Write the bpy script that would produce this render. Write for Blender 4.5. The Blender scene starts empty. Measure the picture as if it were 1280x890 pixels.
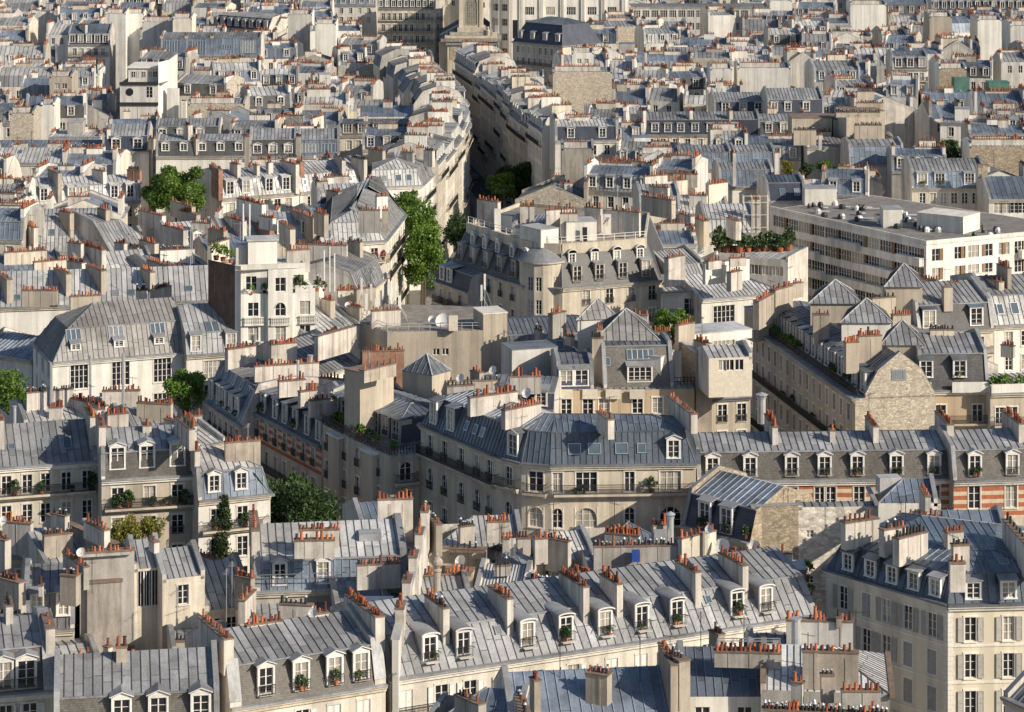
import bpy, math, random
from math import asin, sin, cos, pi, radians, sqrt, atan2, floor
rnd = random.Random(7)
# ---------------------------------------------------------------- camera model (level camera, shifted lens)
F, YH, H = 3200.0, -240.0, 85.0
def P(px, py, z):
    Y = F*(H-z)/(py-YH)
    return ((px-640)*Y/F, Y)
def PXM(Y): return F/Y
sc = bpy.context.scene
COL = sc.collection
# ---------------------------------------------------------------- materials
MATS = {}
def newmat(name):
    m = bpy.data.materials.new(name); m.use_nodes = True
    nt = m.node_tree; nt.nodes.clear()
    out = nt.nodes.new('ShaderNodeOutputMaterial'); bs = nt.nodes.new('ShaderNodeBsdfPrincipled')
    nt.links.new(bs.outputs[0], out.inputs[0]); MATS[name] = m
    return m, nt, bs
def N(nt, t, **kw):
    n = nt.nodes.new(t)
    for k, v in kw.items():
        if k in n.inputs: n.inputs[k].default_value = v
        else: setattr(n, k, v)
    return n
def mixc(nt, fac, a, b, blend='MIX'):
    n = nt.nodes.new('ShaderNodeMix'); n.data_type = 'RGBA'; n.blend_type = blend
    for sock, v in ((n.inputs[0], fac), (n.inputs[6], a), (n.inputs[7], b)):
        if hasattr(v, 'links') or hasattr(v, 'is_linked'): nt.links.new(v, sock)
        else: sock.default_value = v if not isinstance(v, tuple) else (v+(1,))[:4]
    return n.outputs[2]
def ramp(nt, src, pts):
    r = nt.nodes.new('ShaderNodeValToRGB'); e = r.color_ramp.elements
    e[0].position, e[0].color = pts[0][0], (pts[0][1],)*3+(1,)
    e[1].position, e[1].color = pts[-1][0], (pts[-1][1],)*3+(1,)
    for p, v in pts[1:-1]:
        q = e.new(p); q.color = (v,)*3+(1,)
    nt.links.new(src, r.inputs[0]); return r.outputs[0]
def coords(nt, sx=1, sy=1, sz=1):
    g = nt.nodes.new('ShaderNodeNewGeometry'); m = nt.nodes.new('ShaderNodeMapping')
    nt.links.new(g.outputs['Position'], m.inputs[0]); m.inputs['Scale'].default_value = (sx, sy, sz)
    return m.outputs[0]
def noise(nt, vec, scale, detail=4, rough=.6):
    n = N(nt, 'ShaderNodeTexNoise', Scale=scale, Detail=detail, Roughness=rough); nt.links.new(vec, n.inputs['Vector']); return n.outputs['Fac']
def bump(nt, bs, src, strength, dist):
    b = N(nt, 'ShaderNodeBump', Strength=strength, Distance=dist); nt.links.new(src, b.inputs['Height']); nt.links.new(b.outputs[0], bs.inputs['Normal'])
def vary(nt, col, lo, hi, node='rand'):
    """multiply by a per-object random tone"""
    oi = nt.nodes.new('ShaderNodeObjectInfo')
    r = ramp(nt, oi.outputs['Random'], [(0, lo), (1, hi)])
    return mixc(nt, 1.0, col, r, 'MULTIPLY')

def mat_metal(name, col, rough=.42, metal=.35, tone=.16, stain=.35):
    m, nt, bs = newmat(name)
    at = nt.nodes.new('ShaderNodeAttribute'); at.attribute_name = 'tone'
    tn = ramp(nt, at.outputs['Fac'], [(0, 1-tone), (1, 1+tone)])
    c = mixc(nt, 1.0, col, tn, 'MULTIPLY')
    n1 = noise(nt, coords(nt, 1, 1, .5), .55, 5, .65)
    c = mixc(nt, 1.0, c, ramp(nt, n1, [(.3, 1-stain), (.5, 1.0), (.75, 1.12)]), 'MULTIPLY')
    n2 = noise(nt, coords(nt, 5, 5, .8), 1.2, 3, .6)
    c = mixc(nt, 1.0, c, ramp(nt, n2, [(.35, .82), (.6, 1.05)]), 'MULTIPLY')
    pt = noise(nt, coords(nt), .16, 2, .4); c = mixc(nt, 1.0, c, ramp(nt, pt, [(.40, .78), (.43, 1.0), (.60, 1.0), (.62, 1.18)]), 'MULTIPLY')
    c = vary(nt, c, .8, 1.14)
    nt.links.new(c, bs.inputs['Base Color'])
    bs.inputs['Metallic'].default_value = metal
    nt.links.new(ramp(nt, n1, [(.3, rough+.12), (.7, rough-.06)]), bs.inputs['Roughness'])
    bump(nt, bs, noise(nt, coords(nt), 2.3, 3), .25, .04)
    return m
def mat_wall(name, col, dirt=(.27, .255, .235), amt=.45, rough=.9, var=(.88, 1.06), fine=.1):
    m, nt, bs = newmat(name)
    streak = noise(nt, coords(nt, 1.6, 1.6, .16), 1.0, 5, .65)
    blot = noise(nt, coords(nt), .33, 6, .68)
    f = ramp(nt, streak, [(.42, 0), (.72, amt)])
    f2 = ramp(nt, blot, [(.45, 0), (.7, amt)])
    c = mixc(nt, f, col, dirt); c = mixc(nt, f2, c, dirt)
    flue = noise(nt, coords(nt, .9, .9, .02), 1.0, 2, .5); c = mixc(nt, 1.0, c, ramp(nt, flue, [(.44, .86), (.47, 1.0), (.56, 1.0), (.58, 1.07)]), 'MULTIPLY')
    g = noise(nt, coords(nt), 9, 3)
    c = mixc(nt, 1.0, c, ramp(nt, g, [(.3, 1-fine), (.7, 1+fine)]), 'MULTIPLY')
    c = vary(nt, c, *var)
    nt.links.new(c, bs.inputs['Base Color']); bs.inputs['Roughness'].default_value = rough
    bump(nt, bs, g, .3, .02)
    return m
def mat_flat(name, col, rough=.6, metal=0, var=(.9, 1.08), spec=None):
    m, nt, bs = newmat(name)
    c = mixc(nt, 1.0, col, ramp(nt, noise(nt, coords(nt), 3, 4), [(.3, .85), (.7, 1.1)]), 'MULTIPLY')
    c = vary(nt, c, *var)
    nt.links.new(c, bs.inputs['Base Color']); bs.inputs['Roughness'].default_value = rough; bs.inputs['Metallic'].default_value = metal
    return m
# zinc in several tones, slate, lead
mat_metal('zinc', (.30, .31, .325), .5, .15, .24)
mat_metal('zinc_light', (.50, .505, .51), .55, .1, .2, .35)
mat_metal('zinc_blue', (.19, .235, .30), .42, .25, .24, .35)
mat_metal('zinc_dark', (.17, .185, .21), .5, .25, .2, .4)
mat_metal('zinc_brown', (.30, .29, .28), .55, .15, .15, .35)
mat_metal('lead', (.11, .135, .17), .42, .2, .2, .3)
mat_metal('seam_dark', (.12, .125, .135), .6, .1, .2, .2); mat_metal('seam_light', (.34, .37, .42), .4, .2, .2, .2)  # seam shadow and seam brightness put into rib colour, dark one also grime
mat_metal('copper_green', (.10, .22, .18), .6, .1)
def mat_slate(name, col):
    m, nt, bs = newmat(name)
    b = N(nt, 'ShaderNodeTexBrick', Scale=1.0); b.inputs['Brick Width'].default_value = .22; b.inputs['Row Height'].default_value = .16
    b.inputs['Mortar Size'].default_value = .012; b.inputs['Color1'].default_value = tuple(x*.78 for x in col)+(1,); b.inputs['Color2'].default_value = tuple(x*1.25 for x in col)+(1,)
    b.inputs['Mortar'].default_value = tuple(x*.4 for x in col)+(1,)
    g = nt.nodes.new('ShaderNodeNewGeometry'); s = nt.nodes.new('ShaderNodeSeparateXYZ'); nt.links.new(g.outputs['Position'], s.inputs[0])
    ad = N(nt, 'ShaderNodeMath', operation='ADD'); nt.links.new(s.outputs[0], ad.inputs[0]); nt.links.new(s.outputs[1], ad.inputs[1])
    cb = nt.nodes.new('ShaderNodeCombineXYZ'); nt.links.new(ad.outputs[0], cb.inputs[0]); nt.links.new(s.outputs[2], cb.inputs[1])
    nt.links.new(cb.outputs[0], b.inputs['Vector'])
    n1 = noise(nt, coords(nt, 1, 1, .4), .6, 5)
    c = mixc(nt, 1.0, b.outputs[0], ramp(nt, n1, [(.3, .7), (.7, 1.3)]), 'MULTIPLY'); c = vary(nt, c, .85, 1.15)
    nt.links.new(c, bs.inputs['Base Color']); bs.inputs['Roughness'].default_value = .55
    return m
mat_slate('slate', (.085, .085, .088)); mat_slate('slate_brown', (.13, .12, .108)); mat_slate('slate_blue', (.045, .055, .085))
mat_wall('cream', (.70, .635, .52)); mat_wall('white', (.77, .75, .695), amt=.22); mat_wall('stone', (.60, .53, .42), amt=.4)
mat_wall('beige', (.50, .435, .35), amt=.45); mat_wall('grey', (.44, .42, .395), (.2, .19, .17), .6); mat_wall('ochre', (.52, .40, .26), amt=.35)
mat_wall('yellowcream', (.68, .62, .49), amt=.12, fine=.04); mat_wall('pale', (.75, .70, .61), amt=.3); mat_wall('dirty', (.40, .37, .33), (.13, .12, .11), .75)
mat_wall('concrete', (.60, .59, .565), amt=.4); mat_wall('chim_white', (.66, .62, .565), (.24, .21, .19), .55); mat_wall('chim_beige', (.46, .405, .34), (.17, .15, .13), .6)
mat_wall('gravel', (.30, .27, .23), (.12, .11, .10), .6, fine=.25); mat_wall('roof_felt', (.27, .26, .25), (.12, .11, .10), .5, fine=.2); mat_wall('trim', (.74, .71, .65), amt=.2)
mat_wall('cap', (.24, .17, .13), (.09, .08, .07), .6)
def mat_brick(name, c1, c2, mortar, bw=.24, rh=.075, ms=.012, sc_=1.0):
    m, nt, bs = newmat(name)
    b = N(nt, 'ShaderNodeTexBrick', Scale=sc_); b.inputs['Brick Width'].default_value = bw; b.inputs['Row Height'].default_value = rh
    b.inputs['Mortar Size'].default_value = ms
    b.inputs['Color1'].default_value = c1+(1,); b.inputs['Color2'].default_value = c2+(1,); b.inputs['Mortar'].default_value = mortar+(1,)
    g = nt.nodes.new('ShaderNodeNewGeometry'); s = nt.nodes.new('ShaderNodeSeparateXYZ'); nt.links.new(g.outputs['Position'], s.inputs[0])
    ad = N(nt, 'ShaderNodeMath', operation='ADD'); nt.links.new(s.outputs[0], ad.inputs[0]); nt.links.new(s.outputs[1], ad.inputs[1])
    cb = nt.nodes.new('ShaderNodeCombineXYZ'); nt.links.new(ad.outputs[0], cb.inputs[0]); nt.links.new(s.outputs[2], cb.inputs[1])
    nt.links.new(cb.outputs[0], b.inputs['Vector'])
    c = mixc(nt, 1.0, b.outputs[0], ramp(nt, noise(nt, coords(nt), .8, 6, .7), [(.3, .6), (.7, 1.25)]), 'MULTIPLY')
    nt.links.new(c, bs.inputs['Base Color']); bs.inputs['Roughness'].default_value = .9
    return m
mat_brick('brick', (.30, .11, .06), (.38, .16, .09), (.32, .27, .22))
mat_brick('brick_dark', (.13, .06, .045), (.19, .09, .06), (.18, .15, .13))
def mat_rubble(name, base, holes, scale, thr, edge=.5):
    m, nt, bs = newmat(name)
    v = N(nt, 'ShaderNodeTexVoronoi', Scale=scale); v.feature = 'DISTANCE_TO_EDGE'; nt.links.new(coords(nt, 1, 1, 2.1), v.inputs['Vector'])
    v2 = N(nt, 'ShaderNodeTexVoronoi', Scale=scale); nt.links.new(coords(nt, 1, 1, 2.1), v2.inputs['Vector'])
    n1 = noise(nt, coords(nt), 1.3, 5, .7)
    bw = nt.nodes.new('ShaderNodeRGBToBW'); nt.links.new(v2.outputs['Color'], bw.inputs[0])
    c = mixc(nt, 1.0, base, ramp(nt, bw.outputs[0], [(.2, .72), (.8, 1.15)]), 'MULTIPLY')
    c = mixc(nt, ramp(nt, v.outputs['Distance'], [(0, edge*1.6), (.1, 0)]), c, tuple(x*.42 for x in base))
    n2 = noise(nt, coords(nt, 1, 1, 2.4), 2.6, 4, .7)
    c = mixc(nt, ramp(nt, n2, [(thr, 0), (thr+.05, 1)]), c, holes)
    c = mixc(nt, 1.0, c, ramp(nt, n1, [(.3, .75), (.7, 1.15)]), 'MULTIPLY')
    nt.links.new(c, bs.inputs['Base Color']); bs.inputs['Roughness'].default_value = .95
    bump(nt, bs, v.outputs['Distance'], .6, .05)
    return m
mat_rubble('rubble_white', (.74, .69, .61), (.25, .17, .11), 1.5, .615, .22)
mat_rubble('rubble', (.56, .50, .41), (.22, .18, .14), 2.9, .66, .5)
mat_rubble('rubble_brown', (.42, .35, .26), (.20, .15, .10), 2.6, .64)
# horizontally striped brick and stone
m, nt, bs = newmat('striped')
g = nt.nodes.new('ShaderNodeNewGeometry'); s = nt.nodes.new('ShaderNodeSeparateXYZ'); nt.links.new(g.outputs['Position'], s.inputs[0])
md = N(nt, 'ShaderNodeMath', operation='PINGPONG'); nt.links.new(s.outputs[2], md.inputs[0]); md.inputs[1].default_value = .42
gt = N(nt, 'ShaderNodeMath', operation='GREATER_THAN'); nt.links.new(md.outputs[0], gt.inputs[0]); gt.inputs[1].default_value = .20
c = mixc(nt, gt.outputs[0], (.58, .49, .36), (.40, .13, .07))
c = mixc(nt, 1.0, c, ramp(nt, noise(nt, coords(nt), 2.2, 5), [(.3, .75), (.7, 1.15)]), 'MULTIPLY')
nt.links.new(c, bs.inputs['Base Color']); bs.inputs['Roughness'].default_value = .9
# terracotta pots, each fired and sooted differently
m, nt, bs = newmat('pot')
oi = nt.nodes.new('ShaderNodeObjectInfo')
rr = nt.nodes.new('ShaderNodeValToRGB'); e = rr.color_ramp.elements
e[0].position, e[0].color = 0, (.06, .03, .022, 1); e[1].position, e[1].color = 1, (.55, .18, .07, 1)
for p_, c_ in ((.22, (.15, .05, .03, 1)), (.5, (.30, .085, .04, 1)), (.8, (.46, .14, .055, 1))):
    q = e.new(p_); q.color = c_
nt.links.new(oi.outputs['Random'], rr.inputs[0])
c = mixc(nt, 1.0, rr.outputs[0], ramp(nt, noise(nt, coords(nt), 6, 3), [(.3, .7), (.7, 1.15)]), 'MULTIPLY')
nt.links.new(c, bs.inputs['Base Color']); bs.inputs['Roughness'].default_value = .85
mat_flat('pot_black', (.03, .028, .027), .8); mat_flat('soot', (.05, .045, .04), .9)
mat_flat('paint_white', (.78, .77, .74), .5, var=(.85, 1.05)); mat_flat('iron', (.025, .027, .03), .5)
mat_flat('shutter', (.42, .40, .37), .7); mat_flat('shutter_white', (.70, .68, .64), .6); mat_flat('steel', (.45, .47, .5), .35, .6); mat_flat('galv', (.6, .62, .63), .4, .5)
mat_flat('dark', (.04, .04, .045), .7); mat_flat('wood', (.22, .13, .07), .7); mat_flat('red', (.45, .04, .03), .7); mat_flat('plaster_hut', (.66, .60, .50), .9)
mat_flat('bark', (.10, .075, .05), .95); mat_flat('bluebox', (.03, .08, .35), .5); mat_flat('rubber', (.02, .02, .02), .8)
mat_flat('carpaint', (.25, .26, .28), .25, .2, (.3, 1.6))
# glazing: most rooms dark, some with net curtains
def mat_glass(name, dark, curtain, thr):
    m, nt, bs = newmat(name)
    oi = nt.nodes.new('ShaderNodeObjectInfo')
    gt = N(nt, 'ShaderNodeMath', operation='GREATER_THAN'); nt.links.new(oi.outputs['Random'], gt.inputs[0]); gt.inputs[1].default_value = thr
    n_ = noise(nt, coords(nt, 8, 8, .4), 1.5, 2)
    cur = mixc(nt, 1.0, curtain, ramp(nt, n_, [(.35, .45), (.6, 1.05)]), 'MULTIPLY')
    c = mixc(nt, gt.outputs[0], mixc(nt, noise(nt, coords(nt), .9, 3), dark, tuple(x*2.5 for x in dark)), cur)
    nt.links.new(c, bs.inputs['Base Color']); bs.inputs['Roughness'].default_value = .08
    return m
mat_glass('glass', (.012, .013, .016), (.42, .39, .34), .68)
mat_glass('skyglass', (.05, .07, .09), (.25, .28, .30), .6)
def mat_leaf(name, c1, c2):
    m, nt, bs = newmat(name)
    at = nt.nodes.new('ShaderNodeAttribute'); at.attribute_name = 'tone'
    c = mixc(nt, at.outputs['Fac'], c1, c2)
    c = vary(nt, c, .85, 1.15)
    nt.links.new(c, bs.inputs['Base Color']); bs.inputs['Roughness'].default_value = .55
    bs.inputs['Subsurface Weight'].default_value = 0
    tr = nt.nodes.new('ShaderNodeBsdfTranslucent'); nt.links.new(c, tr.inputs[0]); mx = nt.nodes.new('ShaderNodeMixShader'); mx.inputs[0].default_value = .28
    out = [n for n in nt.nodes if n.type == 'OUTPUT_MATERIAL'][0]
    nt.links.new(bs.outputs[0], mx.inputs[1]); nt.links.new(tr.outputs[0], mx.inputs[2]); nt.links.new(mx.outputs[0], out.inputs[0])
mat_leaf('leaf_green', (.055, .12, .018), (.17, .29, .04)); mat_leaf('leaf_dark', (.025, .055, .018), (.07, .125, .035))
mat_leaf('leaf_yellow', (.13, .14, .025), (.28, .26, .05)); mat_leaf('leaf_flower', (.4, .03, .05), (.5, .12, .1))
m, nt, bs = newmat('asphalt')
c = mixc(nt, noise(nt, coords(nt), .4, 6, .7), (.035, .035, .037), (.075, .073, .07)); nt.links.new(c, bs.inputs['Base Color']); bs.inputs['Roughness'].default_value = .9
m, nt, bs = newmat('courtyard')
c = mixc(nt, noise(nt, coords(nt), .5, 6, .7), (.10, .095, .085), (.2, .19, .17)); nt.links.new(c, bs.inputs['Base Color']); bs.inputs['Roughness'].default_value = .9
mat_wall('pavement', (.24, .23, .22), (.12, .11, .11), .5)

# ---------------------------------------------------------------- mesh builder
class MB:
    def __init__(s): s.v = []; s.f = []; s.m = []; s.t = []; s.ms = []
    def mi(s, m):
        if m not in s.ms: s.ms.append(m)
        return s.ms.index(m)
    def face(s, pts, m, tone=.5):
        b = len(s.v); s.v.extend(pts); s.f.append(tuple(range(b, b+len(pts)))); s.m.append(s.mi(m)); s.t.append(tone)
    def hexa(s, c, m, tone=.5, skip=()):
        # c: 8 corners: bottom 4 ccw, top 4 ccw
        b = len(s.v); s.v.extend(c); k = s.mi(m)
        for i, f in enumerate(((3, 2, 1, 0), (4, 5, 6, 7), (0, 1, 5, 4), (1, 2, 6, 5), (2, 3, 7, 6), (3, 0, 4, 7))):
            if i in skip: continue
            s.f.append(tuple(b+j for j in f)); s.m.append(k); s.t.append(tone)
    def box(s, x0, y0, z0, x1, y1, z1, m, tone=.5, skip=()):
        s.hexa([(x0, y0, z0), (x1, y0, z0), (x1, y1, z0), (x0, y1, z0), (x0, y0, z1), (x1, y0, z1), (x1, y1, z1), (x0, y1, z1)], m, tone, skip)
    def obox(s, p, u, a0, a1, b0, b1, z0, z1, m, tone=.5, skip=()):
        """box in frame p + a*u + b*v, v = u turned left"""
        v = (-u[1], u[0])
        q = [(p[0]+a*u[0]+b*v[0], p[1]+a*u[1]+b*v[1]) for a, b in ((a0, b0), (a1, b0), (a1, b1), (a0, b1))]
        s.hexa([(x, y, z0) for x, y in q]+[(x, y, z1) for x, y in q], m, tone, skip)
    def prism(s, poly, z0, z1, m, caps=True, tone=.5):
        n = len(poly)
        for i in range(n):
            a, b = poly[i], poly[(i+1) % n]
            s.face([(a[0], a[1], z0), (b[0], b[1], z0), (b[0], b[1], z1), (a[0], a[1], z1)], m, tone)
        if caps:
            s.face([(x, y, z1) for x, y in poly], m, tone); s.face([(x, y, z0) for x, y in reversed(poly)], m, tone)
    def bar(s, p, q, r, m, n=4, r2=None, tone=.5):
        d = [q[i]-p[i] for i in range(3)]; L = sqrt(sum(x*x for x in d)) or 1e-6; d = [x/L for x in d]
        a = (0, 0, 1) if abs(d[2]) < .9 else (1, 0, 0)
        e = [d[1]*a[2]-d[2]*a[1], d[2]*a[0]-d[0]*a[2], d[0]*a[1]-d[1]*a[0]]; l = sqrt(sum(x*x for x in e)); e = [x/l for x in e]
        g = [d[1]*e[2]-d[2]*e[1], d[2]*e[0]-d[0]*e[2], d[0]*e[1]-d[1]*e[0]]
        r2 = r if r2 is None else r2; b = len(s.v); k = s.mi(m)
        for c, rr in ((p, r), (q, r2)):
            for i in range(n):
                t = 2*pi*(i+.5)/n
                s.v.append(tuple(c[j]+rr*(cos(t)*e[j]+sin(t)*g[j]) for j in range(3)))
        for i in range(n):
            s.f.append((b+i, b+(i+1) % n, b+n+(i+1) % n, b+n+i)); s.m.append(k); s.t.append(tone)
        s.f.append(tuple(b+i for i in reversed(range(n)))); s.f.append(tuple(b+n+i for i in range(n))); s.m += [k, k]; s.t += [tone, tone]
    def lathe(s, prof, m, n=10, c=(0, 0, 0)):
        b = len(s.v); k = s.mi(m)
        for r, z in prof:
            for i in range(n): s.v.append((c[0]+r*cos(2*pi*i/n), c[1]+r*sin(2*pi*i/n), c[2]+z))
        for j in range(len(prof)-1):
            for i in range(n):
                s.f.append((b+j*n+i, b+j*n+(i+1) % n, b+(j+1)*n+(i+1) % n, b+(j+1)*n+i)); s.m.append(k); s.t.append(.5)
        s.f.append(tuple(b+(len(prof)-1)*n+i for i in range(n))); s.m.append(k); s.t.append(.5)
    def mesh(s, name, origin=(0, 0, 0)):
        me = bpy.data.meshes.new(name); ox, oy, oz = origin
        me.from_pydata([(x-ox, y-oy, z-oz) for x, y, z in s.v], [], s.f)
        for m in s.ms: me.materials.append(MATS[m])
        me.polygons.foreach_set('material_index', s.m)
        a = me.attributes.new('tone', 'FLOAT', 'FACE'); a.data.foreach_set('value', s.t)
        return me
def link(name, data, parent=None, loc=(0, 0, 0), rz=0):
    o = bpy.data.objects.new(name, data); COL.objects.link(o)
    o.location = loc
    if rz: o.rotation_euler = (0, 0, rz)
    if parent: o.parent = parent
    return o
def tag(o, label=None, cat=None, group=None, kind=None):
    if label: o['label'] = label
    if cat: o['category'] = cat
    if group: o['group'] = group
    if kind: o['kind'] = kind
    return o
# ---------------------------------------------------------------- roofing: sheets with standing seams
def clip(poly, ax, val, keep_gt):
    out = []
    for i in range(len(poly)):
        a, b = poly[i], poly[(i+1) % len(poly)]
        ia = (a[ax] >= val) == keep_gt; ib = (b[ax] >= val) == keep_gt
        if ia: out.append(a)
        if ia != ib:
            t = (val-a[ax])/(b[ax]-a[ax]); out.append((a[0]+t*(b[0]-a[0]), a[1]+t*(b[1]-a[1])))
    return out
SEAM = {'zinc': 'seam_dark', 'zinc_light': 'seam_dark', 'zinc_brown': 'seam_dark', 'zinc_blue': 'seam_light'}  # painted contrast: dark ribs on lit zinc, pale ribs on shaded blue zinc
def sheet(mb, pts, mat, sp=.7, rib=(.04, .075), joints=True, thick=0):
    """planar convex 3-D polygon (outward normal by winding) covered in panels with raised seams running up the slope"""
    p0 = pts[0]
    nx = ny = nz = 0
    for i in range(len(pts)):
        a, b = pts[i], pts[(i+1) % len(pts)]
        nx += (a[1]-b[1])*(a[2]+b[2]); ny += (a[2]-b[2])*(a[0]+b[0]); nz += (a[0]-b[0])*(a[1]+b[1])
    l = sqrt(nx*nx+ny*ny+nz*nz)
    if l < 1e-6: return
    n = (nx/l, ny/l, nz/l)
    if n[2] < -1e-3: pts = list(reversed(pts)); n = (-n[0], -n[1], -n[2])
    h = sqrt(n[0]**2+n[1]**2)
    e = (-n[1]/h, n[0]/h, 0) if h > 1e-4 else (1, 0, 0)        # horizontal along eave
    g = (n[1]*e[2]-n[2]*e[1], n[2]*e[0]-n[0]*e[2], n[0]*e[1]-n[1]*e[0])   # up slope
    q = [((p[0]-p0[0])*e[0]+(p[1]-p0[1])*e[1]+(p[2]-p0[2])*e[2], (p[0]-p0[0])*g[0]+(p[1]-p0[1])*g[1]+(p[2]-p0[2])*g[2]) for p in pts]
    W = lambda a, b, k=0: (p0[0]+a*e[0]+b*g[0]+k*n[0], p0[1]+a*e[1]+b*g[1]+k*n[1], p0[2]+a*e[2]+b*g[2]+k*n[2])
    x0 = min(a for a, b in q); x1 = max(a for a, b in q); y0 = min(b for a, b in q); y1 = max(b for a, b in q)
    if x1-x0 > 80 or (x1-x0)/sp > 140: sp = (x1-x0)/140
    nst = max(1, int(round((x1-x0)/sp))); sp = (x1-x0)/nst
    for i in range(nst):
        st = clip(clip(q, 0, x0+i*sp, True), 0, x0+(i+1)*sp, False)
        if len(st) < 3: continue
        if joints and y1-y0 > 2.4:
            jy = y0+rnd.uniform(1.2, 2.6)
            lo = clip(st, 1, jy, False); hi = clip(st, 1, jy, True)
            for pc in (lo, hi):
                if len(pc) >= 3: mb.face([W(a, b) for a, b in pc], mat, rnd.random())
            ys = [a for a, b in lo if abs(b-jy) < 1e-6]
            if len(ys) >= 2:
                a0, a1 = min(ys), max(ys)
                mb.face([W(a0, jy-.03, .012), W(a1, jy-.03, .012), W(a1, jy+.02, .004), W(a0, jy+.02, .004)], 'soot', .5)
        else: mb.face([W(a, b) for a, b in st], mat, rnd.random())
    for i in range(1, nst):
        x = x0+i*sp; hit = []
        for k in range(len(q)):
            a, b = q[k], q[(k+1) % len(q)]
            if (a[0]-x)*(b[0]-x) < 0: t = (x-a[0])/(b[0]-a[0]); hit.append(a[1]+t*(b[1]-a[1]))
        if len(hit) < 2: continue
        ya, yb = min(hit), max(hit)
        if yb-ya < .25: continue
        w, r = rib
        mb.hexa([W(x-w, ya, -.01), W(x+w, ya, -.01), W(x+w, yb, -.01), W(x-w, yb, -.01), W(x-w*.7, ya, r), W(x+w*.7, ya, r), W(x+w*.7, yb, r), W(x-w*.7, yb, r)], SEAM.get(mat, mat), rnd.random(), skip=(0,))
# ---------------------------------------------------------------- cached unit pieces
CACHE = {}
def window_meshes(w, h, arch=False, bars=2, frame='paint_white', one=False):
    w, h = round(w, 1), round(h, 1); key = ('win', w, h, arch, bars, frame, one)
    if key in CACHE: return CACHE[key]
    mb = MB(); t = .06 if w < 1.8 else .05
    mb.box(0, 0, 0, t, .07, h, frame); mb.box(w-t, 0, 0, w, .07, h, frame); mb.box(t, 0, 0, w-t, .07, t, frame); mb.box(t, 0, h-t, w-t, .07, h, frame)
    nm = max(1, int(round(w/.62))-1)
    for i in range(nm):
        x = w*(i+1)/(nm+1); mb.box(x-.05, .005, t, x+.05, .065, h-t, frame)
    for i in range(bars):
        z = h*(i+1)/(bars+1); mb.box(t, .012, z-.018, w-t, .05, z+.018, frame)
    pb = mb if one else MB()
    pb.face([(t*.5, .055, t*.5), (w-t*.5, .055, t*.5), (w-t*.5, .055, h-t*.5), (t*.5, .055, h-t*.5)], 'glass')
    CACHE[key] = (mb.mesh('window'), None if one else pb.mesh('pane'))
    return CACHE[key]
def shutter_mesh(w, h, mat):
    w, h = round(w, 1), round(h, 1); key = ('sh', w, h, mat)
    if key in CACHE: return CACHE[key]
    mb = MB(); mb.box(0, -.05, 0, .06, 0, h, mat); mb.box(w-.06, -.05, 0, w, 0, h, mat)
    for z in (0, h*.5, h-.08): mb.box(.06, -.05, z, w-.06, 0, z+.08, mat)
    nl = int(h/.09)
    for i in range(nl):
        z = .08+i*(h-.16)/nl; mb.hexa([(.06, -.045, z), (w-.06, -.045, z), (w-.06, -.035, z), (.06, -.035, z), (.06, -.012, z+.07), (w-.06, -.012, z+.07), (w-.06, 0, z+.07), (.06, 0, z+.07)], mat)
    CACHE[key] = mb.mesh('shutter'); return CACHE[key]
def pot_meshes():
    if 'pots' in CACHE: return CACHE['pots']
    L = []
    for prof, m in (([(.15, 0), (.15, .08), (.12, .1), (.10, .55), (.125, .57), (.125, .63), (.085, .63), (.08, .4)], 'pot'),
                    ([(.13, 0), (.13, .06), (.11, .08), (.10, .36), (.12, .38), (.12, .43), (.085, .43), (.08, .3)], 'pot'),
                    ([(.14, 0), (.12, .1), (.10, .80), (.12, .82), (.12, .88), (.085, .88), (.08, .6)], 'pot'),
                    ([(.14, 0), (.13, .05), (.11, .5), (.135, .52), (.10, .58), (.08, .58), (.07, .4)], 'pot')):
        mb = MB(); mb.lathe(prof, m, 10); L.append(mb.mesh('chimney_pot'))
    mb = MB(); mb.lathe([(.14, 0), (.12, .1), (.10, .6), (.08, .6), (.08, .5)], 'pot_black', 8); L.append(mb.mesh('chimney_pot'))
    mb = MB(); mb.lathe([(.14, 0), (.12, .1), (.10, .5), (.08, .5)], 'pot_black', 8); mb.lathe([(.17, .58), (.05, .72), (.02, .73)], 'galv', 8)
    for i in range(3): mb.bar((.09*cos(i*2.1), .09*sin(i*2.1), .48), (.12*cos(i*2.1), .12*sin(i*2.1), .6), .012, 'galv', 3)
    L.append(mb.mesh('chimney_pot'))
    low = []
    for prof in ([(.15, 0), (.11, .1), (.11, .58), (.13, .63), (.08, .6)], [(.14, 0), (.11, .08), (.11, .4), (.13, .44), (.08, .4)], [(.14, 0), (.11, .1), (.10, .8), (.13, .85), (.08, .8)]):
        mb = MB(); mb.lathe(prof, 'pot', 6); low.append(mb.mesh('chimney_pot'))
    CACHE['pots'] = (L, low); return CACHE['pots']
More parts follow.
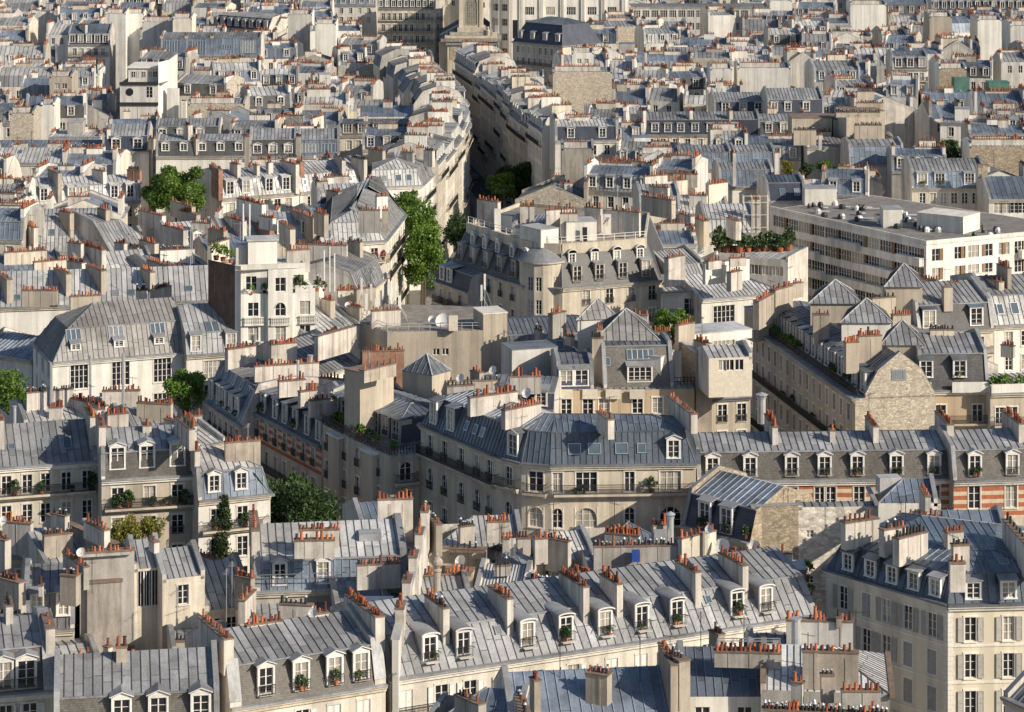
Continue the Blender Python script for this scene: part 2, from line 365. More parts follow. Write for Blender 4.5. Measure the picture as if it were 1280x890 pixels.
def dormer_mesh(w, h, dd, style, side, top, face):
    """front at y=0 facing -y, base z=0; opening w x h"""
    w, h, dd = round(w, 1), round(h, 1), round(dd, 1)
    key = ('dor', w, h, dd, style, side, top, face)
    if key in CACHE: return CACHE[key]
    mb = MB(); c = .16; hw = w/2+c; H_ = h+.16
    for sx in (-1, 1):
        x0, x1 = sorted((sx*hw, sx*(w/2)))
        mb.box(x0, 0, 0, x1, .22, H_, face)                         # jambs
        x0, x1 = sorted((sx*(hw-.02), sx*(w/2+.02))); mb.box(x0, .22, -.3, x1, dd, H_, side)
    mb.box(-w/2, 0, h, w/2, .22, H_, face); mb.box(-hw-.03, -.07, -.1, hw+.03, .2, 0, face)
    o = .14
    if style == 'flat':
        mb.hexa([(-hw-o, -o, H_), (hw+o, -o, H_), (hw+o, dd+.3, H_+.25), (-hw-o, dd+.3, H_+.25), (-hw-o, -o, H_+.09), (hw+o, -o, H_+.09), (hw+o, dd+.3, H_+.36), (-hw-o, dd+.3, H_+.36)], top, .7)
    elif style == 'gable':
        for sx in (-1, 1):
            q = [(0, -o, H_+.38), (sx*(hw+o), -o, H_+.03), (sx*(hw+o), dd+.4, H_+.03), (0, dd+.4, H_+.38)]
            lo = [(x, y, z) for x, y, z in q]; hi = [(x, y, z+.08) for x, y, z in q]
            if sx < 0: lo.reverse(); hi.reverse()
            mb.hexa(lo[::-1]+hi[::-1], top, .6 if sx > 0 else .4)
            mb.bar((sx*(hw+o), -o, H_+.08), (0, -o, H_+.44), .04, face)
        mb.face([(-hw, -.02, H_), (hw, -.02, H_), (0, -.02, H_+.36)], face)
    else:  # curved (segmental or full arch)
        n = 8; R = .2 if style == 'curve' else w*.55
        arc = [(-(hw+.1)*cos(pi*i/n), H_-.02+R*sin(pi*i/n)) for i in range(n+1)]
        for i in range(n):
            a, b = arc[i], arc[i+1]
            mb.hexa([(a[0], -o, a[1]), (a[0], dd+.4, a[1]), (b[0], dd+.4, b[1]), (b[0], -o, b[1]), (a[0], -o, a[1]+.08), (a[0], dd+.4, a[1]+.08), (b[0], dd+.4, b[1]+.08), (b[0], -o, b[1]+.08)][::-1], top, .6)
        mb.face([(x, -.03, z) for x, z in reversed(arc)], face); mb.face([(x, -.03, z) for x, z in arc], face)
        arc2 = [((x*1.02), z+.02) for x, z in arc]
        for i in range(n):
            mb.bar((arc2[i][0], -o-.01, arc2[i][1]+.03), (arc2[i+1][0], -o-.01, arc2[i+1][1]+.03), .07, face)
    CACHE[key] = mb.mesh('dormer'); return CACHE[key]
def unit(a, b):
    dx, dy = b[0]-a[0], b[1]-a[1]; l = sqrt(dx*dx+dy*dy) or 1e-9
    return (dx/l, dy/l), l
NPOT = 0
# ---------------------------------------------------------------- building
OCC = []; OCCP = []
class Bld:
    def __init__(s, label, name='apartment_building', cat='building', group=None, lod=0):
        s.label, s.name, s.cat, s.group, s.lod = label, name, cat, group, lod
        s.parts = {}; s.sub = []; s.org = None; s.chims = []; s.npot = 0; s.custom = []
    def part(s, n):
        if '#' not in n: n += '#%d' % getattr(s, 'rid', 0)
        if n not in s.parts: s.parts[n] = MB()
        return s.parts[n]
    # ---- a wall with openings.  p0->p1 with the outside on the right hand
    def wall(s, p0, p1, zb, zt, mat='cream', cols=None, n=0, fl=0, fh=3.05, top=.75, wh=1.9, ww=1.05, margin=.9, arch=(), shut=None, surround='trim', balc=(), guard=False, course=None, bars=2, px=None, hits=None, wide=None, doors=(), drop=None, frame='paint_white', plants=0, fhs=None, part='wall'):
        u, L = unit(p0, p1); v = (-u[1], u[0]); mb = s.part(part)
        if s.org is None: s.org = (p0[0], p0[1])
        W = lambda a, b, z: (p0[0]+a*u[0]+b*v[0], p0[1]+a*u[1]+b*v[1], z)
        if px is not None: cols = [s.sx(p0, u, x, 0) for x in px]
        if cols is None: cols = [margin+(L-2*margin)*(i+.5)/n for i in range(n)] if n else []
        cols = [c for c in cols if ww/2+.15 < c < L-ww/2-.15]
        ops = []; zz = zt-top
        for k in range(fl):
            hk = wh
            if zz-hk < zb+.3: break
            for ci, c in enumerate(cols):
                w2 = ww
                if wide and ci in wide: w2 = wide[ci]
                if drop and (k, ci) in drop: continue
                ops.append((c-w2/2, c+w2/2, zz-hk, zz, k, ci))
            if k in balc or 'all' in balc: s.balcony(p0, u, .3, L-.3, zz-hk-.05, plants)
            if course and k < fl:
                mb.obox(p0, u, 0, L, -.07, 0, zz-hk-.45, zz-hk-.27, course)
            zz -= (fhs[k] if fhs else fh)
        xs = sorted(set([0, L]+[round(o[0], 4) for o in ops]+[round(o[1], 4) for o in ops])); zs = sorted(set([zb, zt]+[round(o[2], 4) for o in ops]+[round(o[3], 4) for o in ops]))
        if not ops: mb.face([W(0, 0, zb), W(L, 0, zb), W(L, 0, zt), W(0, 0, zt)], mat)
        else:
            for j in range(len(zs)-1):
                zm = (zs[j]+zs[j+1])/2; run = None
                for i in range(len(xs)-1):
                    xm = (xs[i]+xs[i+1])/2
                    hole = any(o[0] < xm < o[1] and o[2] < zm < o[3] for o in ops)
                    if not hole and run is None: run = xs[i]
                    if hole and run is not None:
                        mb.face([W(run, 0, zs[j]), W(xs[i], 0, zs[j]), W(xs[i], 0, zs[j+1]), W(run, 0, zs[j+1])], mat); run = None
                if run is not None: mb.face([W(run, 0, zs[j]), W(L, 0, zs[j]), W(L, 0, zs[j+1]), W(run, 0, zs[j+1])], mat)
        rz = atan2(u[1], u[0]); d = .2
        for a0, a1, z0, z1, k, ci in ops:
            mb.face([W(a0, 0, z0), W(a0, d, z0), W(a0, d, z1), W(a0, 0, z1)], mat); mb.face([W(a1, d, z0), W(a1, 0, z0), W(a1, 0, z1), W(a1, d, z1)], mat)
            mb.face([W(a0, 0, z0), W(a1, 0, z0), W(a1, d, z0), W(a0, d, z0)], mat); mb.face([W(a0, d, z1), W(a1, d, z1), W(a1, 0, z1), W(a0, 0, z1)], mat)
            isarch = k in arch
            if isarch:
                r = (a1-a0)/2; cx = (a0+a1)/2; zc = z1-r; nn = 5
                for sg in (-1, 1):
                    pts = [W(cx+sg*r, -.012, z1)]+[W(cx+sg*r*cos(pi/2*i/nn), -.012, zc+r*sin(pi/2*i/nn)) for i in range(nn+1)]
                    mb.face(pts if sg < 0 else pts[::-1], mat)
                    for i in range(nn):
                        A = W(cx+sg*r*cos(pi/2*i/nn), -.03, zc+r*sin(pi/2*i/nn)); B = W(cx+sg*r*cos(pi/2*(i+1)/nn), -.03, zc+r*sin(pi/2*(i+1)/nn))
                        mb.bar(A, B, .06, mat)
            if surround and s.lod < 2:
                mb.obox(p0, u, a0-.12, a0, -.045, .0, z0-.02, z1, surround); mb.obox(p0, u, a1, a1+.12, -.045, .0, z0-.02, z1, surround)
                if not isarch: mb.obox(p0, u, a0-.15, a1+.15, -.06, 0, z1, z1+.16, surround)
                mb.obox(p0, u, a0-.12, a1+.12, -.12, 0, z0-.12, z0-.02, surround)
            s.sub.append(('window', W(a0, d-.1, z0), rz, a1-a0, z1-z0, isarch, bars, frame))
            if guard and s.lod < 2: s.railing_mb(s.gpart(), p0, u, a0-.05, a1+.05, -.18, z0-.02, .85, side=True)
            if shut and s.lod < 2:
                r_ = rnd.random(); sw = (a1-a0)/2
                m_ = shut
                if r_ < .35:
                    for x in (a0, a0+sw): s.sub.append(('shutter', W(x, .08, z0), rz, sw, z1-z0, m_))
                else:
                    s.sub.append(('shutter', W(a0-sw-.13, -.07, z0), rz, sw, z1-z0, m_))
                    s.sub.append(('shutter', W(a1+.13, -.07, z0), rz, sw, z1-z0, m_))
    def gpart(s):
        s.bid = getattr(s, 'bid', 0)+1; return s.part('window_guard#g%d' % s.bid)
    def railing_mb(s, mb, p0, u, a0, a1, off, z, h=.95, side=False):
        v = (-u[1], u[0]); W = lambda a, b, zz: (p0[0]+a*u[0]+b*v[0], p0[1]+a*u[1]+b*v[1], zz)
        sp, t = ((.11, .014) if s.lod == 0 else (.2, .02)) if s.lod < 2 else (.5, .03)
        mb.obox(p0, u, a0, a1, off-.03, off+.03, z+h-.05, z+h, 'iron'); mb.obox(p0, u, a0, a1, off-.02, off+.02, z+.08, z+.12, 'iron'); mb.obox(p0, u, a0, a1, off-.012, off+.012, z+h*.72, z+h*.75, 'iron')
        n = int((a1-a0)/sp)
        for i in range(n+1):
            a = a0+(a1-a0)*i/max(1, n); mb.obox(p0, u, a-t, a+t, off-t, off+t, z, z+h-.05, 'iron', skip=(0, 1))
        if side:
            for a in (a0, a1): mb.obox(p0, u, a-.015, a+.015, off, 0, z+h-.05, z+h, 'iron'); mb.obox(p0, u, a-.01, a+.01, off/2-.01, off/2+.01, z, z+h, 'iron')
            mb.obox(p0, u, a0, a1, off, 0, z-.03, z, 'trim')
    def balcony(s, p0, u, a0, a1, z, plants=0, proj=.75, slab='stone'):
        v = (-u[1], u[0])
        s.bid = getattr(s, 'bid', 0)+1; bn = 'balcony#b%d' % s.bid
        s.part(bn).obox(p0, u, a0, a1, -proj, 0, z-.22, z, slab); s.part(bn).obox(p0, u, a0+.05, a1-.05, -proj*.6, 0, z-.45, z-.22, slab)
        mb = s.part('railing#b%d' % s.bid); s.railing_mb(mb, p0, u, a0, a1, -proj+.06, z)
        if s.lod < 2:
            for a in (a0, a1): mb.obox(p0, u, a-.02, a+.02, -proj+.06, 0, z+.9, z+.95, 'iron'); mb.obox(p0, u, a-.02, a+.02, -proj+.06, 0, z+.1, z+.14, 'iron')
            for i in range(plants):
                a = rnd.uniform(a0+.3, a1-.3); s.plant((p0[0]+a*u[0]-.4*v[0], p0[1]+a*u[1]-.4*v[1], z), rnd.uniform(.35, .8))
    def plant(s, p, r, mat='leaf_dark'):
        s.sub.append(('plant', p, 0, r, mat))
    @staticmethod
    def sx(p0, u, px, t):
        """distance along the wall at which picture column px falls"""
        v = (-u[1], u[0]); k = (px-640)/F
        return (k*(p0[1]+v[1]*t)-(p0[0]+v[0]*t))/(u[0]-k*u[1])
    # ---- a range: rectangular plan with an extruded roof profile
    def row(s, A, B, z, h1=2.6, d1=1.0, h2=1.4, d2=4.5, D=None, steep='slate', top='zinc', wall='cream', zb=0, hipL=False, hipR=False,
            parL=True, parR=True, par='chim_white', pt=.35, ph=.45, dorm=None, dn=0, dw=1.05, dh=1.75, dst='gable', dside=None, dtop=None, dface='paint_white', dz=.35, dt=None, cornice='stone', seam=.7, gut='zinc', flat_front=False,
            win=None, sideL=None, sideR=None, backwin=None, chim=(), sky=(), world=False, drail=False, dplants=0, backwall=None, h3=None, base_zinc=False):
        a = A if world else P(A[0], A[1], z); b = B if world else P(B[0], B[1], z)
        s.rid = getattr(s, 'rid', 0)+1
        u, L = unit(a, b); v = (-u[1], u[0])
        if D is None: D = 2*(d1+d2)
        OCC.append((a, u, L, D))
        s.fr = (a, u, L)
        s.org = s.org or ((a[0]+b[0])/2+v[0]*D/2, (a[1]+b[1])/2+v[1]*D/2)
        W = lambda x, t, zz: (a[0]+x*u[0]+t*v[0], a[1]+x*u[1]+t*v[1], zz)
        tr = d1+d2
        db1, hb1 = (d1, h1) if D >= 2*tr-1e-3 else (0, h1 if h3 is None else h3)
        if D < 2*tr-1e-3: prof = [(0, z, 0), (d1, z+h1, d1), (tr, z+h1+h2, tr), (D, z+hb1, tr)]
        else: prof = [(0, z, 0), (d1, z+h1, d1), (tr, z+h1+h2, tr), (D-d1, z+h1, d1), (D, z, 0)]
        if D > 2*tr+.05: prof[3:3] = [(D-tr, z+h1+h2, tr)]
        if h1 <= 0.01: prof = [p for i, p in enumerate(prof) if not (abs(p[0]-d1) < 1e-6 or abs(p[0]-(D-d1)) < 1e-6)]
        s.prof = prof
        def zp(t):
            for i in range(len(prof)-1):
                if prof[i][0] <= t <= prof[i+1][0]+1e-9:
                    q = (t-prof[i][0])/max(1e-6, prof[i+1][0]-prof[i][0]); return prof[i][1]+q*(prof[i+1][1]-prof[i][1])
            return z
        s.zp = zp
        ov = .18
        rib = (.028, .07) if s.lod < 2 else (.04, .08)
        for i in range(len(prof)-1):
            (t0, z0, i0), (t1, z1, i1) = prof[i], prof[i+1]
            sl = steep if (i == 0 or i == len(prof)-2) and h1 > .01 and D >= 2*tr-1e-3 or (i == 0 and h1 > .01) else top
            l0, l1 = (i0, i1) if hipL else (0, 0); r0, r1 = (i0, i1) if hipR else (0, 0)
            q = [W(l0, t0, z0), W(L-r0, t0, z0), W(L-r1, t1, z1), W(l1, t1, z1)]
            nm = 'roof' if sl == top else 'mansard#%d%s' % (s.rid, 'f' if i == 0 else 'b')
            if sl.startswith('slate'): s.part(nm).face(q, sl)
            else: sheet(s.part(nm), q, sl, seam, rib, s.lod < 2)
        if h1 > .01 and s.lod < 2: s.part('roof').obox((a[0]+v[0]*d1, a[1]+v[1]*d1), u, d1 if hipL else 0, L-(d1 if hipR else 0), -.12, .08, z+h1-.06, z+h1+.07, gut)
        # hips
        for hip, sgn in ((hipL, -1), (hipR, 1)):
            if not hip: continue
            X = lambda q: (q if sgn < 0 else L-q)
            npair = len(prof)//2
            for i in range(npair):
                f0, f1 = prof[i], prof[i+1]; b0, b1 = prof[len(prof)-1-i], prof[len(prof)-2-i]
                if f1[0] > b1[0]+1e-6: b1 = f1
                q = [W(X(f0[2]), f0[0], f0[1]), W(X(b0[2]), b0[0], b0[1]), W(X(b1[2]), b1[0], b1[1])]
                if abs(b1[0]-f1[0]) > .01: q.append(W(X(f1[2]), f1[0], f1[1]))
                sl = steep if i == 0 and h1 > .01 else top
                nm = 'roof' if sl == top else 'mansard#%d%s' % (s.rid, 'f')
                if sl.startswith('slate'): s.part(nm).face(q[::-1] if sgn < 0 else q, sl)
                else: sheet(s.part(nm), q, sl, seam, rib, s.lod < 2)
                s.part('roof').bar(W(X(f0[2]), f0[0], f0[1]+.03), W(X(f1[2]), f1[0], f1[1]+.03), .07, gut)
        # gable ends and parapets
        for side, hip, parap, spec in ((0, hipL, parL, sideL), (L, hipR, parR, sideR)):
            mb = s.part('wall')
            dd = W(side, 0, 0), W(side, D, 0)
            p0_, p1_ = (dd[1][:2], dd[0][:2]) if side == 0 else (dd[0][:2], dd[1][:2])
            sp_ = dict(spec) if spec else {}
            sm = sp_.pop('mat', wall if hip else par)
            s.wall(p0_, p1_, zb, z, sm, **sp_)
            if hip: continue
            pts = [W(side, t, zz) for t, zz, _ in prof]+([W(side, D, z)] if prof[-1][1] > z+.01 else []); mb.face(pts if side == 0 else pts[::-1], sm)
            if parap:
                pm = s.part('parapet#%d%s' % (s.rid, 'l' if side == 0 else 'r')); x0, x1 = (0-.02, pt) if side == 0 else (L-pt, L+.02)
                for i in range(len(prof)-1):
                    (t0, z0, _), (t1, z1, _) = prof[i], prof[i+1]
                    if z1-z0 > 1.2 and abs(t1-t0) < 1.4: t0 -= 0; z0b = z0
                    c = [W(x0, t0, z0-.3), W(x1, t0, z0-.3), W(x1, t1, z1-.3), W(x0, t1, z1-.3)]
                    e = [W(x0, t0, z0+ph), W(x1, t0, z0+ph), W(x1, t1, z1+ph), W(x0, t1, z1+ph)]
                    pm.hexa(c+e, sm if sm not in ('rubble_white', 'rubble_brown') else sm)
                    lx0, lx1 = x0-.03, x1+.03
                    pm.hexa([W(lx0, t0, z0+ph), W(lx1, t0, z0+ph), W(lx1, t1, z1+ph), W(lx0, t1, z1+ph), W(lx0, t0, z0+ph+.05), W(lx1, t0, z0+ph+.05), W(lx1, t1, z1+ph+.05), W(lx0, t1, z1+ph+.05)], gut)
        s.wall(a, b, zb, z, wall, **(win or {}))
        if D < 2*tr-1e-3: s.wall(W(L, D, 0)[:2], W(0, D, 0)[:2], zb, prof[-1][1], backwall or par, **(backwin or {}))
        else: s.wall(W(L, D, 0)[:2], W(0, D, 0)[:2], zb, z, backwall or wall, **(backwin or {}))
        if cornice:
            cm = s.part('cornice')
            cm.obox(a, u, -.02, L+.02, -.38, .1, z-.16, z-.02, cornice); cm.obox(a, u, 0, L, -.22, 0, z-.42, z-.16, cornice); cm.obox(a, u, -.02, L+.02, -.46, .06, z-.02, z+.14, gut, tone=.6)
        if hipL: cm = s.part('cornice'); aa = W(0, D, 0)[:2]; cm.obox(aa, (-v[0], -v[1]), -.3, D+.3, -.4, 0, z-.16, z+.1, gut)
        if hipR: cm = s.part('cornice'); aa = W(L, 0, 0)[:2]; cm.obox(aa, v, -.3, D+.3, -.4, 0, z-.16, z+.1, gut)
        # dormers
        if dt is None: dt = .12*d1 if h1/d1 > 1.6 else d1*.28
        pos = []
        if dorm: pos = [s.sx(a, u, x, dt) for x in dorm]
        elif dn: pos = [L*(i+.5)/dn for i in range(dn)]
        sl = h1/max(d1, .01)
        for x in pos:
            if not .7 < x < L-.7: continue
            zf = z+sl*dt+dz
            dd = min((dh+.4-dz)/sl if (dh+.4) < h1-sl*dt else d1-dt+1.2, d1+1.8)
            s.sub.append(('dormer', W(x, dt, zf), atan2(u[1], u[0]), dw, dh, max(.6, dd), dst, dside or (steep if not steep.startswith('slate') else steep), dtop or gut, dface))
            if drail: s.railing_mb(s.gpart(), a, u, x-dw/2-.1, x+dw/2+.1, dt-.25, zf-.05, .8, side=True)
        for k in range(dplants):
            if pos:
                x = rnd.choice(pos); s.plant(W(x+rnd.uniform(-.4, .4), dt-.25, z+sl*dt+dz), rnd.uniform(.3, .55), 'leaf_dark' if rnd.random() < .7 else 'leaf_green')
        for c in chim: s.rchim(c)
        for k in sky: s.skylight(*k)
        return s
    def rchim(s, c):
        """c: dict(px or x, t0, t1, up, n, th, mat) slab standing across the roof"""
        a, u, L = s.fr; v = (-u[1], u[0])
        c = dict(c); t0, t1 = c.get('t0', 1.0), c.get('t1', 4.5)
        x = c['x'] if 'x' in c else (c['f']*L if 'f' in c else s.sx(a, u, c['px'], t0))
        zr = max(p[1] for p in s.prof); zt = zr+c.get('up', 1.0); zb = min(s.zp(t0), s.zp(t1))-.3
        th = c.get('th', .55)
        if c.get('along'):   # slab parallel to the facade
            w = c['along']
            p = (a[0]+(x-w/2)*u[0]+t0*v[0], a[1]+(x-w/2)*u[1]+t0*v[1]); q = (a[0]+(x+w/2)*u[0]+t0*v[0], a[1]+(x+w/2)*u[1]+t0*v[1])
            zb = s.zp(t0)-.5
        else:
            p = (a[0]+x*u[0]+t0*v[0], a[1]+x*u[1]+t0*v[1]); q = (a[0]+x*u[0]+t1*v[0], a[1]+x*u[1]+t1*v[1])
        s.chimney(p, q, zb, zt, th, c.get('n'), c.get('mat', 'chim_white'), c.get('pot', 'pot'), c.get('rows', 1))
    def pchim(s, A, B, zt, hgt=2.5, th=.55, n=None, mat='chim_white', pot='pot', rows=1):
        """slab whose TOP edge runs between two picture points at height zt"""
        p, q = P(A[0], A[1], zt), P(B[0], B[1], zt)
        s.chimney(p, q, zt-hgt, zt, th, n, mat, pot, rows)
    def chimney(s, p, q, zb, zt, th=.55, n=None, mat='chim_white', pot='pot', rows=1):
        if s.org is None: s.org = p
        u, L = unit(p, q)
        if n is None: n = max(2, int(L/.42))
        s.chims.append((p, u, L, zb, zt, th, n, mat, pot, rows))
    def skylight(s, px, t, w=.9, l=1.3, open_=False):
        a, u, L = s.fr; v = (-u[1], u[0]); x = s.sx(a, u, px, t) if px > 0 else -px
        z0, z1 = s.zp(t-.05), s.zp(t+.05); sl = (z1-z0)/.1; k = sqrt(1+sl*sl); dt = l/k/2
        n = (-sl/k, 1/k)    # in (t,z)
        mb = MB()
        W = lambda xx, q, up: (a[0]+xx*u[0]+(t+q/k+n[0]*up)*v[0], a[1]+xx*u[1]+(t+q/k+n[0]*up)*v[1], s.zp(t)+q*sl/k+n[1]*up)
        def bx(x0, x1, q0, q1, u0, u1, m):
            mb.hexa([W(x0, q0, u0), W(x1, q0, u0), W(x1, q1, u0), W(x0, q1, u0), W(x0, q0, u1), W(x1, q0, u1), W(x1, q1, u1), W(x0, q1, u1)], m)
        hw, hl = w/2, l/2
        bx(x-hw, x+hw, -hl, -hl+.08, -.05, .12, 'steel'); bx(x-hw, x+hw, hl-.08, hl, -.05, .12, 'steel'); bx(x-hw, x-hw+.08, -hl+.08, hl-.08, -.05, .12, 'steel'); bx(x+hw-.08, x+hw, -hl+.08, hl-.08, -.05, .12, 'steel')
        bx(x-hw+.08, x+hw-.08, -hl+.08, hl-.08, -.05, .08, 'skyglass')
        if w > 1.6:
            for i in range(1, int(w/.6)): bx(x-hw+i*w/int(w/.6)-.03, x-hw+i*w/int(w/.6)+.03, -hl+.08, hl-.08, .0, .11, 'paint_white')
        s.custom.append(('skylight', mb))
    # ---- polygonal block with mansard ring
    def poly(s, pts, z, rings=((.9, 2.8), (4, 1.0)), steep='slate', top='zinc', wall='cream', zb=0, specs=None, world=False, cornice='stone', seam=.7, gut='zinc', dorm=None, cap=None, para=0, wins=None):
        pg = [p if world else P(p[0], p[1], z) for p in pts]
        n = len(pg); cx = sum(p[0] for p in pg)/n; cy = sum(p[1] for p in pg)/n; s.org = s.org or (cx, cy)
        def inset(pg, d):
            out = []
            for i in range(n):
                p, c, q = pg[i-1], pg[i], pg[(i+1) % n]
                u1, _ = unit(p, c); u2, _ = unit(c, q); n1, n2 = (-u1[1], u1[0]), (-u2[1], u2[0])
                den = 1+n1[0]*n2[0]+n1[1]*n2[1]; den = max(den, .3)
                out.append((c[0]+d*(n1[0]+n2[0])/den, c[1]+d*(n1[1]+n2[1])/den))
            return out
        cur, zc = pg, z; s.pg = pg; s.pz = z; s.ring = rings
        rib = (.028, .07) if s.lod < 2 else (.04, .08)
        for k, (d, h) in enumerate(rings):
            nx = inset(cur, d)
            for i in range(n):
                j = (i+1) % n
                q = [cur[i]+(zc,), cur[j]+(zc,), nx[j]+(zc+h,), nx[i]+(zc+h,)]
                sl = steep if k == 0 else top; nm = 'mansard' if k == 0 else 'roof'
                if sl.startswith('slate') or sl in ('white', 'cream', 'stone', 'concrete'): s.part(nm).face(q, sl)
                else: sheet(s.part(nm), q, sl, seam, rib, s.lod < 2)
                s.part('roof').bar(cur[i]+(zc+.03,), nx[i]+(zc+h+.03,), .06, gut)
                if h > .3 and k == 0: s.part('roof').bar(nx[i]+(zc+h,), nx[j]+(zc+h,), .09, gut)
            cur, zc = nx, zc+h
        capm = cap or top
        if capm.startswith('zinc') or capm == 'lead': sheet(s.part('roof'), [p+(zc+.02,) for p in cur], capm, seam, rib, s.lod < 2)
        else: s.part('roof').face([p+(zc,) for p in cur], capm)
        s.cap = (cur, zc)
        if para:
            for i in range(n):
                u, L = unit(cur[i], cur[(i+1) % n]); s.part('parapet').obox(cur[i], u, 0, L, 0, .3, zc-.2, zc+para, wall)
        wins = wins or {}
        for i in range(n):
            p0, p1 = pg[i], pg[(i+1) % n]; s.wall(p0, p1, zb, z, **dict({'mat': wall}, **wins.get(i, {})))
            if cornice:
                u, L = unit(p0, p1); cm = s.part('cornice')
                cm.obox(p0, u, -.1, L+.1, -.38, .1, z-.16, z-.02, cornice); cm.obox(p0, u, 0, L, -.22, 0, z-.42, z-.16, cornice); cm.obox(p0, u, -.1, L+.1, -.46, .06, z-.02, z+.14, gut, tone=.6)
        for i, spec in (dorm or {}).items():
            p0, p1 = pg[i], pg[(i+1) % n]; u, L = unit(p0, p1); v = (-u[1], u[0]); sp = dict(spec)
            d1, h1 = rings[0]; dt = sp.get('dt', .12*d1 if h1/d1 > 1.6 else .28*d1); slp = h1/d1
            xs = [s.sx(p0, u, x, dt) for x in sp['px']] if 'px' in sp else [L*(q+.5)/sp['n'] for q in range(sp['n'])]
            dw, dh, dz = sp.get('w', 1.05), sp.get('h', 1.8), sp.get('dz', .35)
            zf = z+slp*dt+dz; dd = sp.get('dd', min((dh+.4)/slp, d1+1.5))
            for x in xs:
                s.sub.append(('dormer', (p0[0]+x*u[0]+dt*v[0], p0[1]+x*u[1]+dt*v[1], zf), atan2(u[1], u[0]), dw, dh, max(.6, dd), sp.get('st', 'gable'), sp.get('side', steep), sp.get('top', gut), sp.get('face', 'paint_white')))
                if sp.get('rail'): s.railing_mb(s.gpart(), p0, u, x-dw/2-.1, x+dw/2+.1, dt-.3, zf-.05, .8, side=True)
        return s
    def pyramid(s, pts, z, h, mat='zinc_brown', wall='white', zb=None, ridge=None, world=False, ov=.25, win=None):
        pg = [p if world else P(p[0], p[1], z) for p in pts]; cx = sum(p[0] for p in pg)/len(pg); cy = sum(p[1] for p in pg)/len(pg)
        s.org = s.org or (cx, cy)
        big = [(cx+(p[0]-cx)*(1+ov/4), cy+(p[1]-cy)*(1+ov/4)) for p in pg]
        for i in range(len(pg)):
            j = (i+1) % len(pg)
            sheet(s.part('roof'), [big[i]+(z,), big[j]+(z,), (cx, cy, z+h)], mat, .75, (.03, .06), s.lod < 2)
            s.part('roof').bar(big[i]+(z+.03,), (cx, cy, z+h+.03), .07, 'zinc_light'); s.part('roof').face([big[j]+(z,), big[i]+(z,), pg[i]+(z-.1,), pg[j]+(z-.1,)], 'zinc')
            s.wall(pg[i], pg[j], z-2.5 if zb is None else zb, z-.1, wall, **((win or {}).get(i, {})))
    def boxp(s, part, A, B, z, D, h, mat, world=False, cap=None, ov=0):
        """box whose front top edge runs A->B (picture) at height z, going back D and down h"""
        a = A if world else P(A[0], A[1], z); b = B if world else P(B[0], B[1], z)
        u, L = unit(a, b); s.org = s.org or a
        s.part(part).obox(a, u, 0, L, 0, D, z-h, z, mat)
        if cap: s.part(part).obox(a, u, -.06-ov, L+.06+ov, -.06-ov, D+.06+ov, z, z+.1, cap)
        s.fr = (a, u, L)
    def mast(s, A, z, h, r=.03, yagi=True, mat='iron'):
        p = P(A[0], A[1], z) if len(A) == 2 else A[:2]
        s.bid = getattr(s, 'bid', 0)+1; mb = s.part(('antenna#a%d' if yagi else 'vent_pipe#a%d') % s.bid); mb.bar((p[0], p[1], z-.5), (p[0], p[1], z+h), r, mat, 6)
        if yagi:
            t = rnd.uniform(0, pi); zz = z+h*.93; L = rnd.uniform(.5, .9)
            mb.bar((p[0]-L*cos(t), p[1]-L*sin(t), zz), (p[0]+L*cos(t), p[1]+L*sin(t), zz), .018, mat)
            for k in range(6):
                q = -L+2*L*k/5; w = .32-.03*k; x, y = p[0]+q*cos(t), p[1]+q*sin(t)
                mb.bar((x-w*sin(t), y+w*cos(t), zz), (x+w*sin(t), y-w*cos(t), zz), .01, mat, 3)
    def dish(s, A, z, r=.45, az=-2.2, mat='paint_white'):
        p = P(A[0], A[1], z) if len(A) == 2 else A[:2]
        mb = MB(); d = (cos(az)*.85, sin(az)*.85, .5); e = (-sin(az), cos(az), 0); g = (-d[2]*e[1], d[2]*e[0], d[0]*e[1]-d[1]*e[0]); n = 14
        rings = [(0, -.16), (.5, -.12), (.85, -.045), (1, 0)]; V = []
        for k in range(3):
            for i in range(n):
                t0, t1 = 2*pi*i/n, 2*pi*(i+1)/n
                q = []
                for rr, t in ((k, t0), (k+1, t0), (k+1, t1), (k, t1)):
                    R, o = rings[rr]; R *= r; o *= r*2
                    q.append(tuple(c+R*cos(t)*e[j]+R*sin(t)*g[j]+o*d[j] for j, c in enumerate((p[0], p[1], z+.5))))
                mb.face(q, mat)
        mb.bar((p[0], p[1], z-.4), (p[0]-.15*d[0], p[1]-.15*d[1], z+.45), .03, 'steel'); mb.bar((p[0], p[1], z+.3), (p[0]+r*d[0]*1.1, p[1]+r*d[1]*1.1, z+.5+r*.5), .015, 'steel')
        s.custom.append(('satellite_dish', mb))
    def pipe(s, A, z, h, r=.2, cowl=True):
        p = P(A[0], A[1], z); s.bid = getattr(s, 'bid', 0)+1; mb = s.part('vent_pipe#p%d' % s.bid); mb.lathe([(r, -.8), (r, h), (r*1.25, h), (r*1.25, h+.08), (r*.9, h+.08)], 'galv', 10, (p[0], p[1], z))
        if cowl: mb.lathe([(r*1.5, h+.3), (r*1.5, h+.36), (.02, h+.6)], 'galv', 10, (p[0], p[1], z)); [mb.bar((p[0]+r*cos(k*2.1), p[1]+r*sin(k*2.1), z+h), (p[0]+r*1.2*cos(k*2.1), p[1]+r*1.2*sin(k*2.1), z+h+.32), .02, 'galv', 3) for k in range(3)]
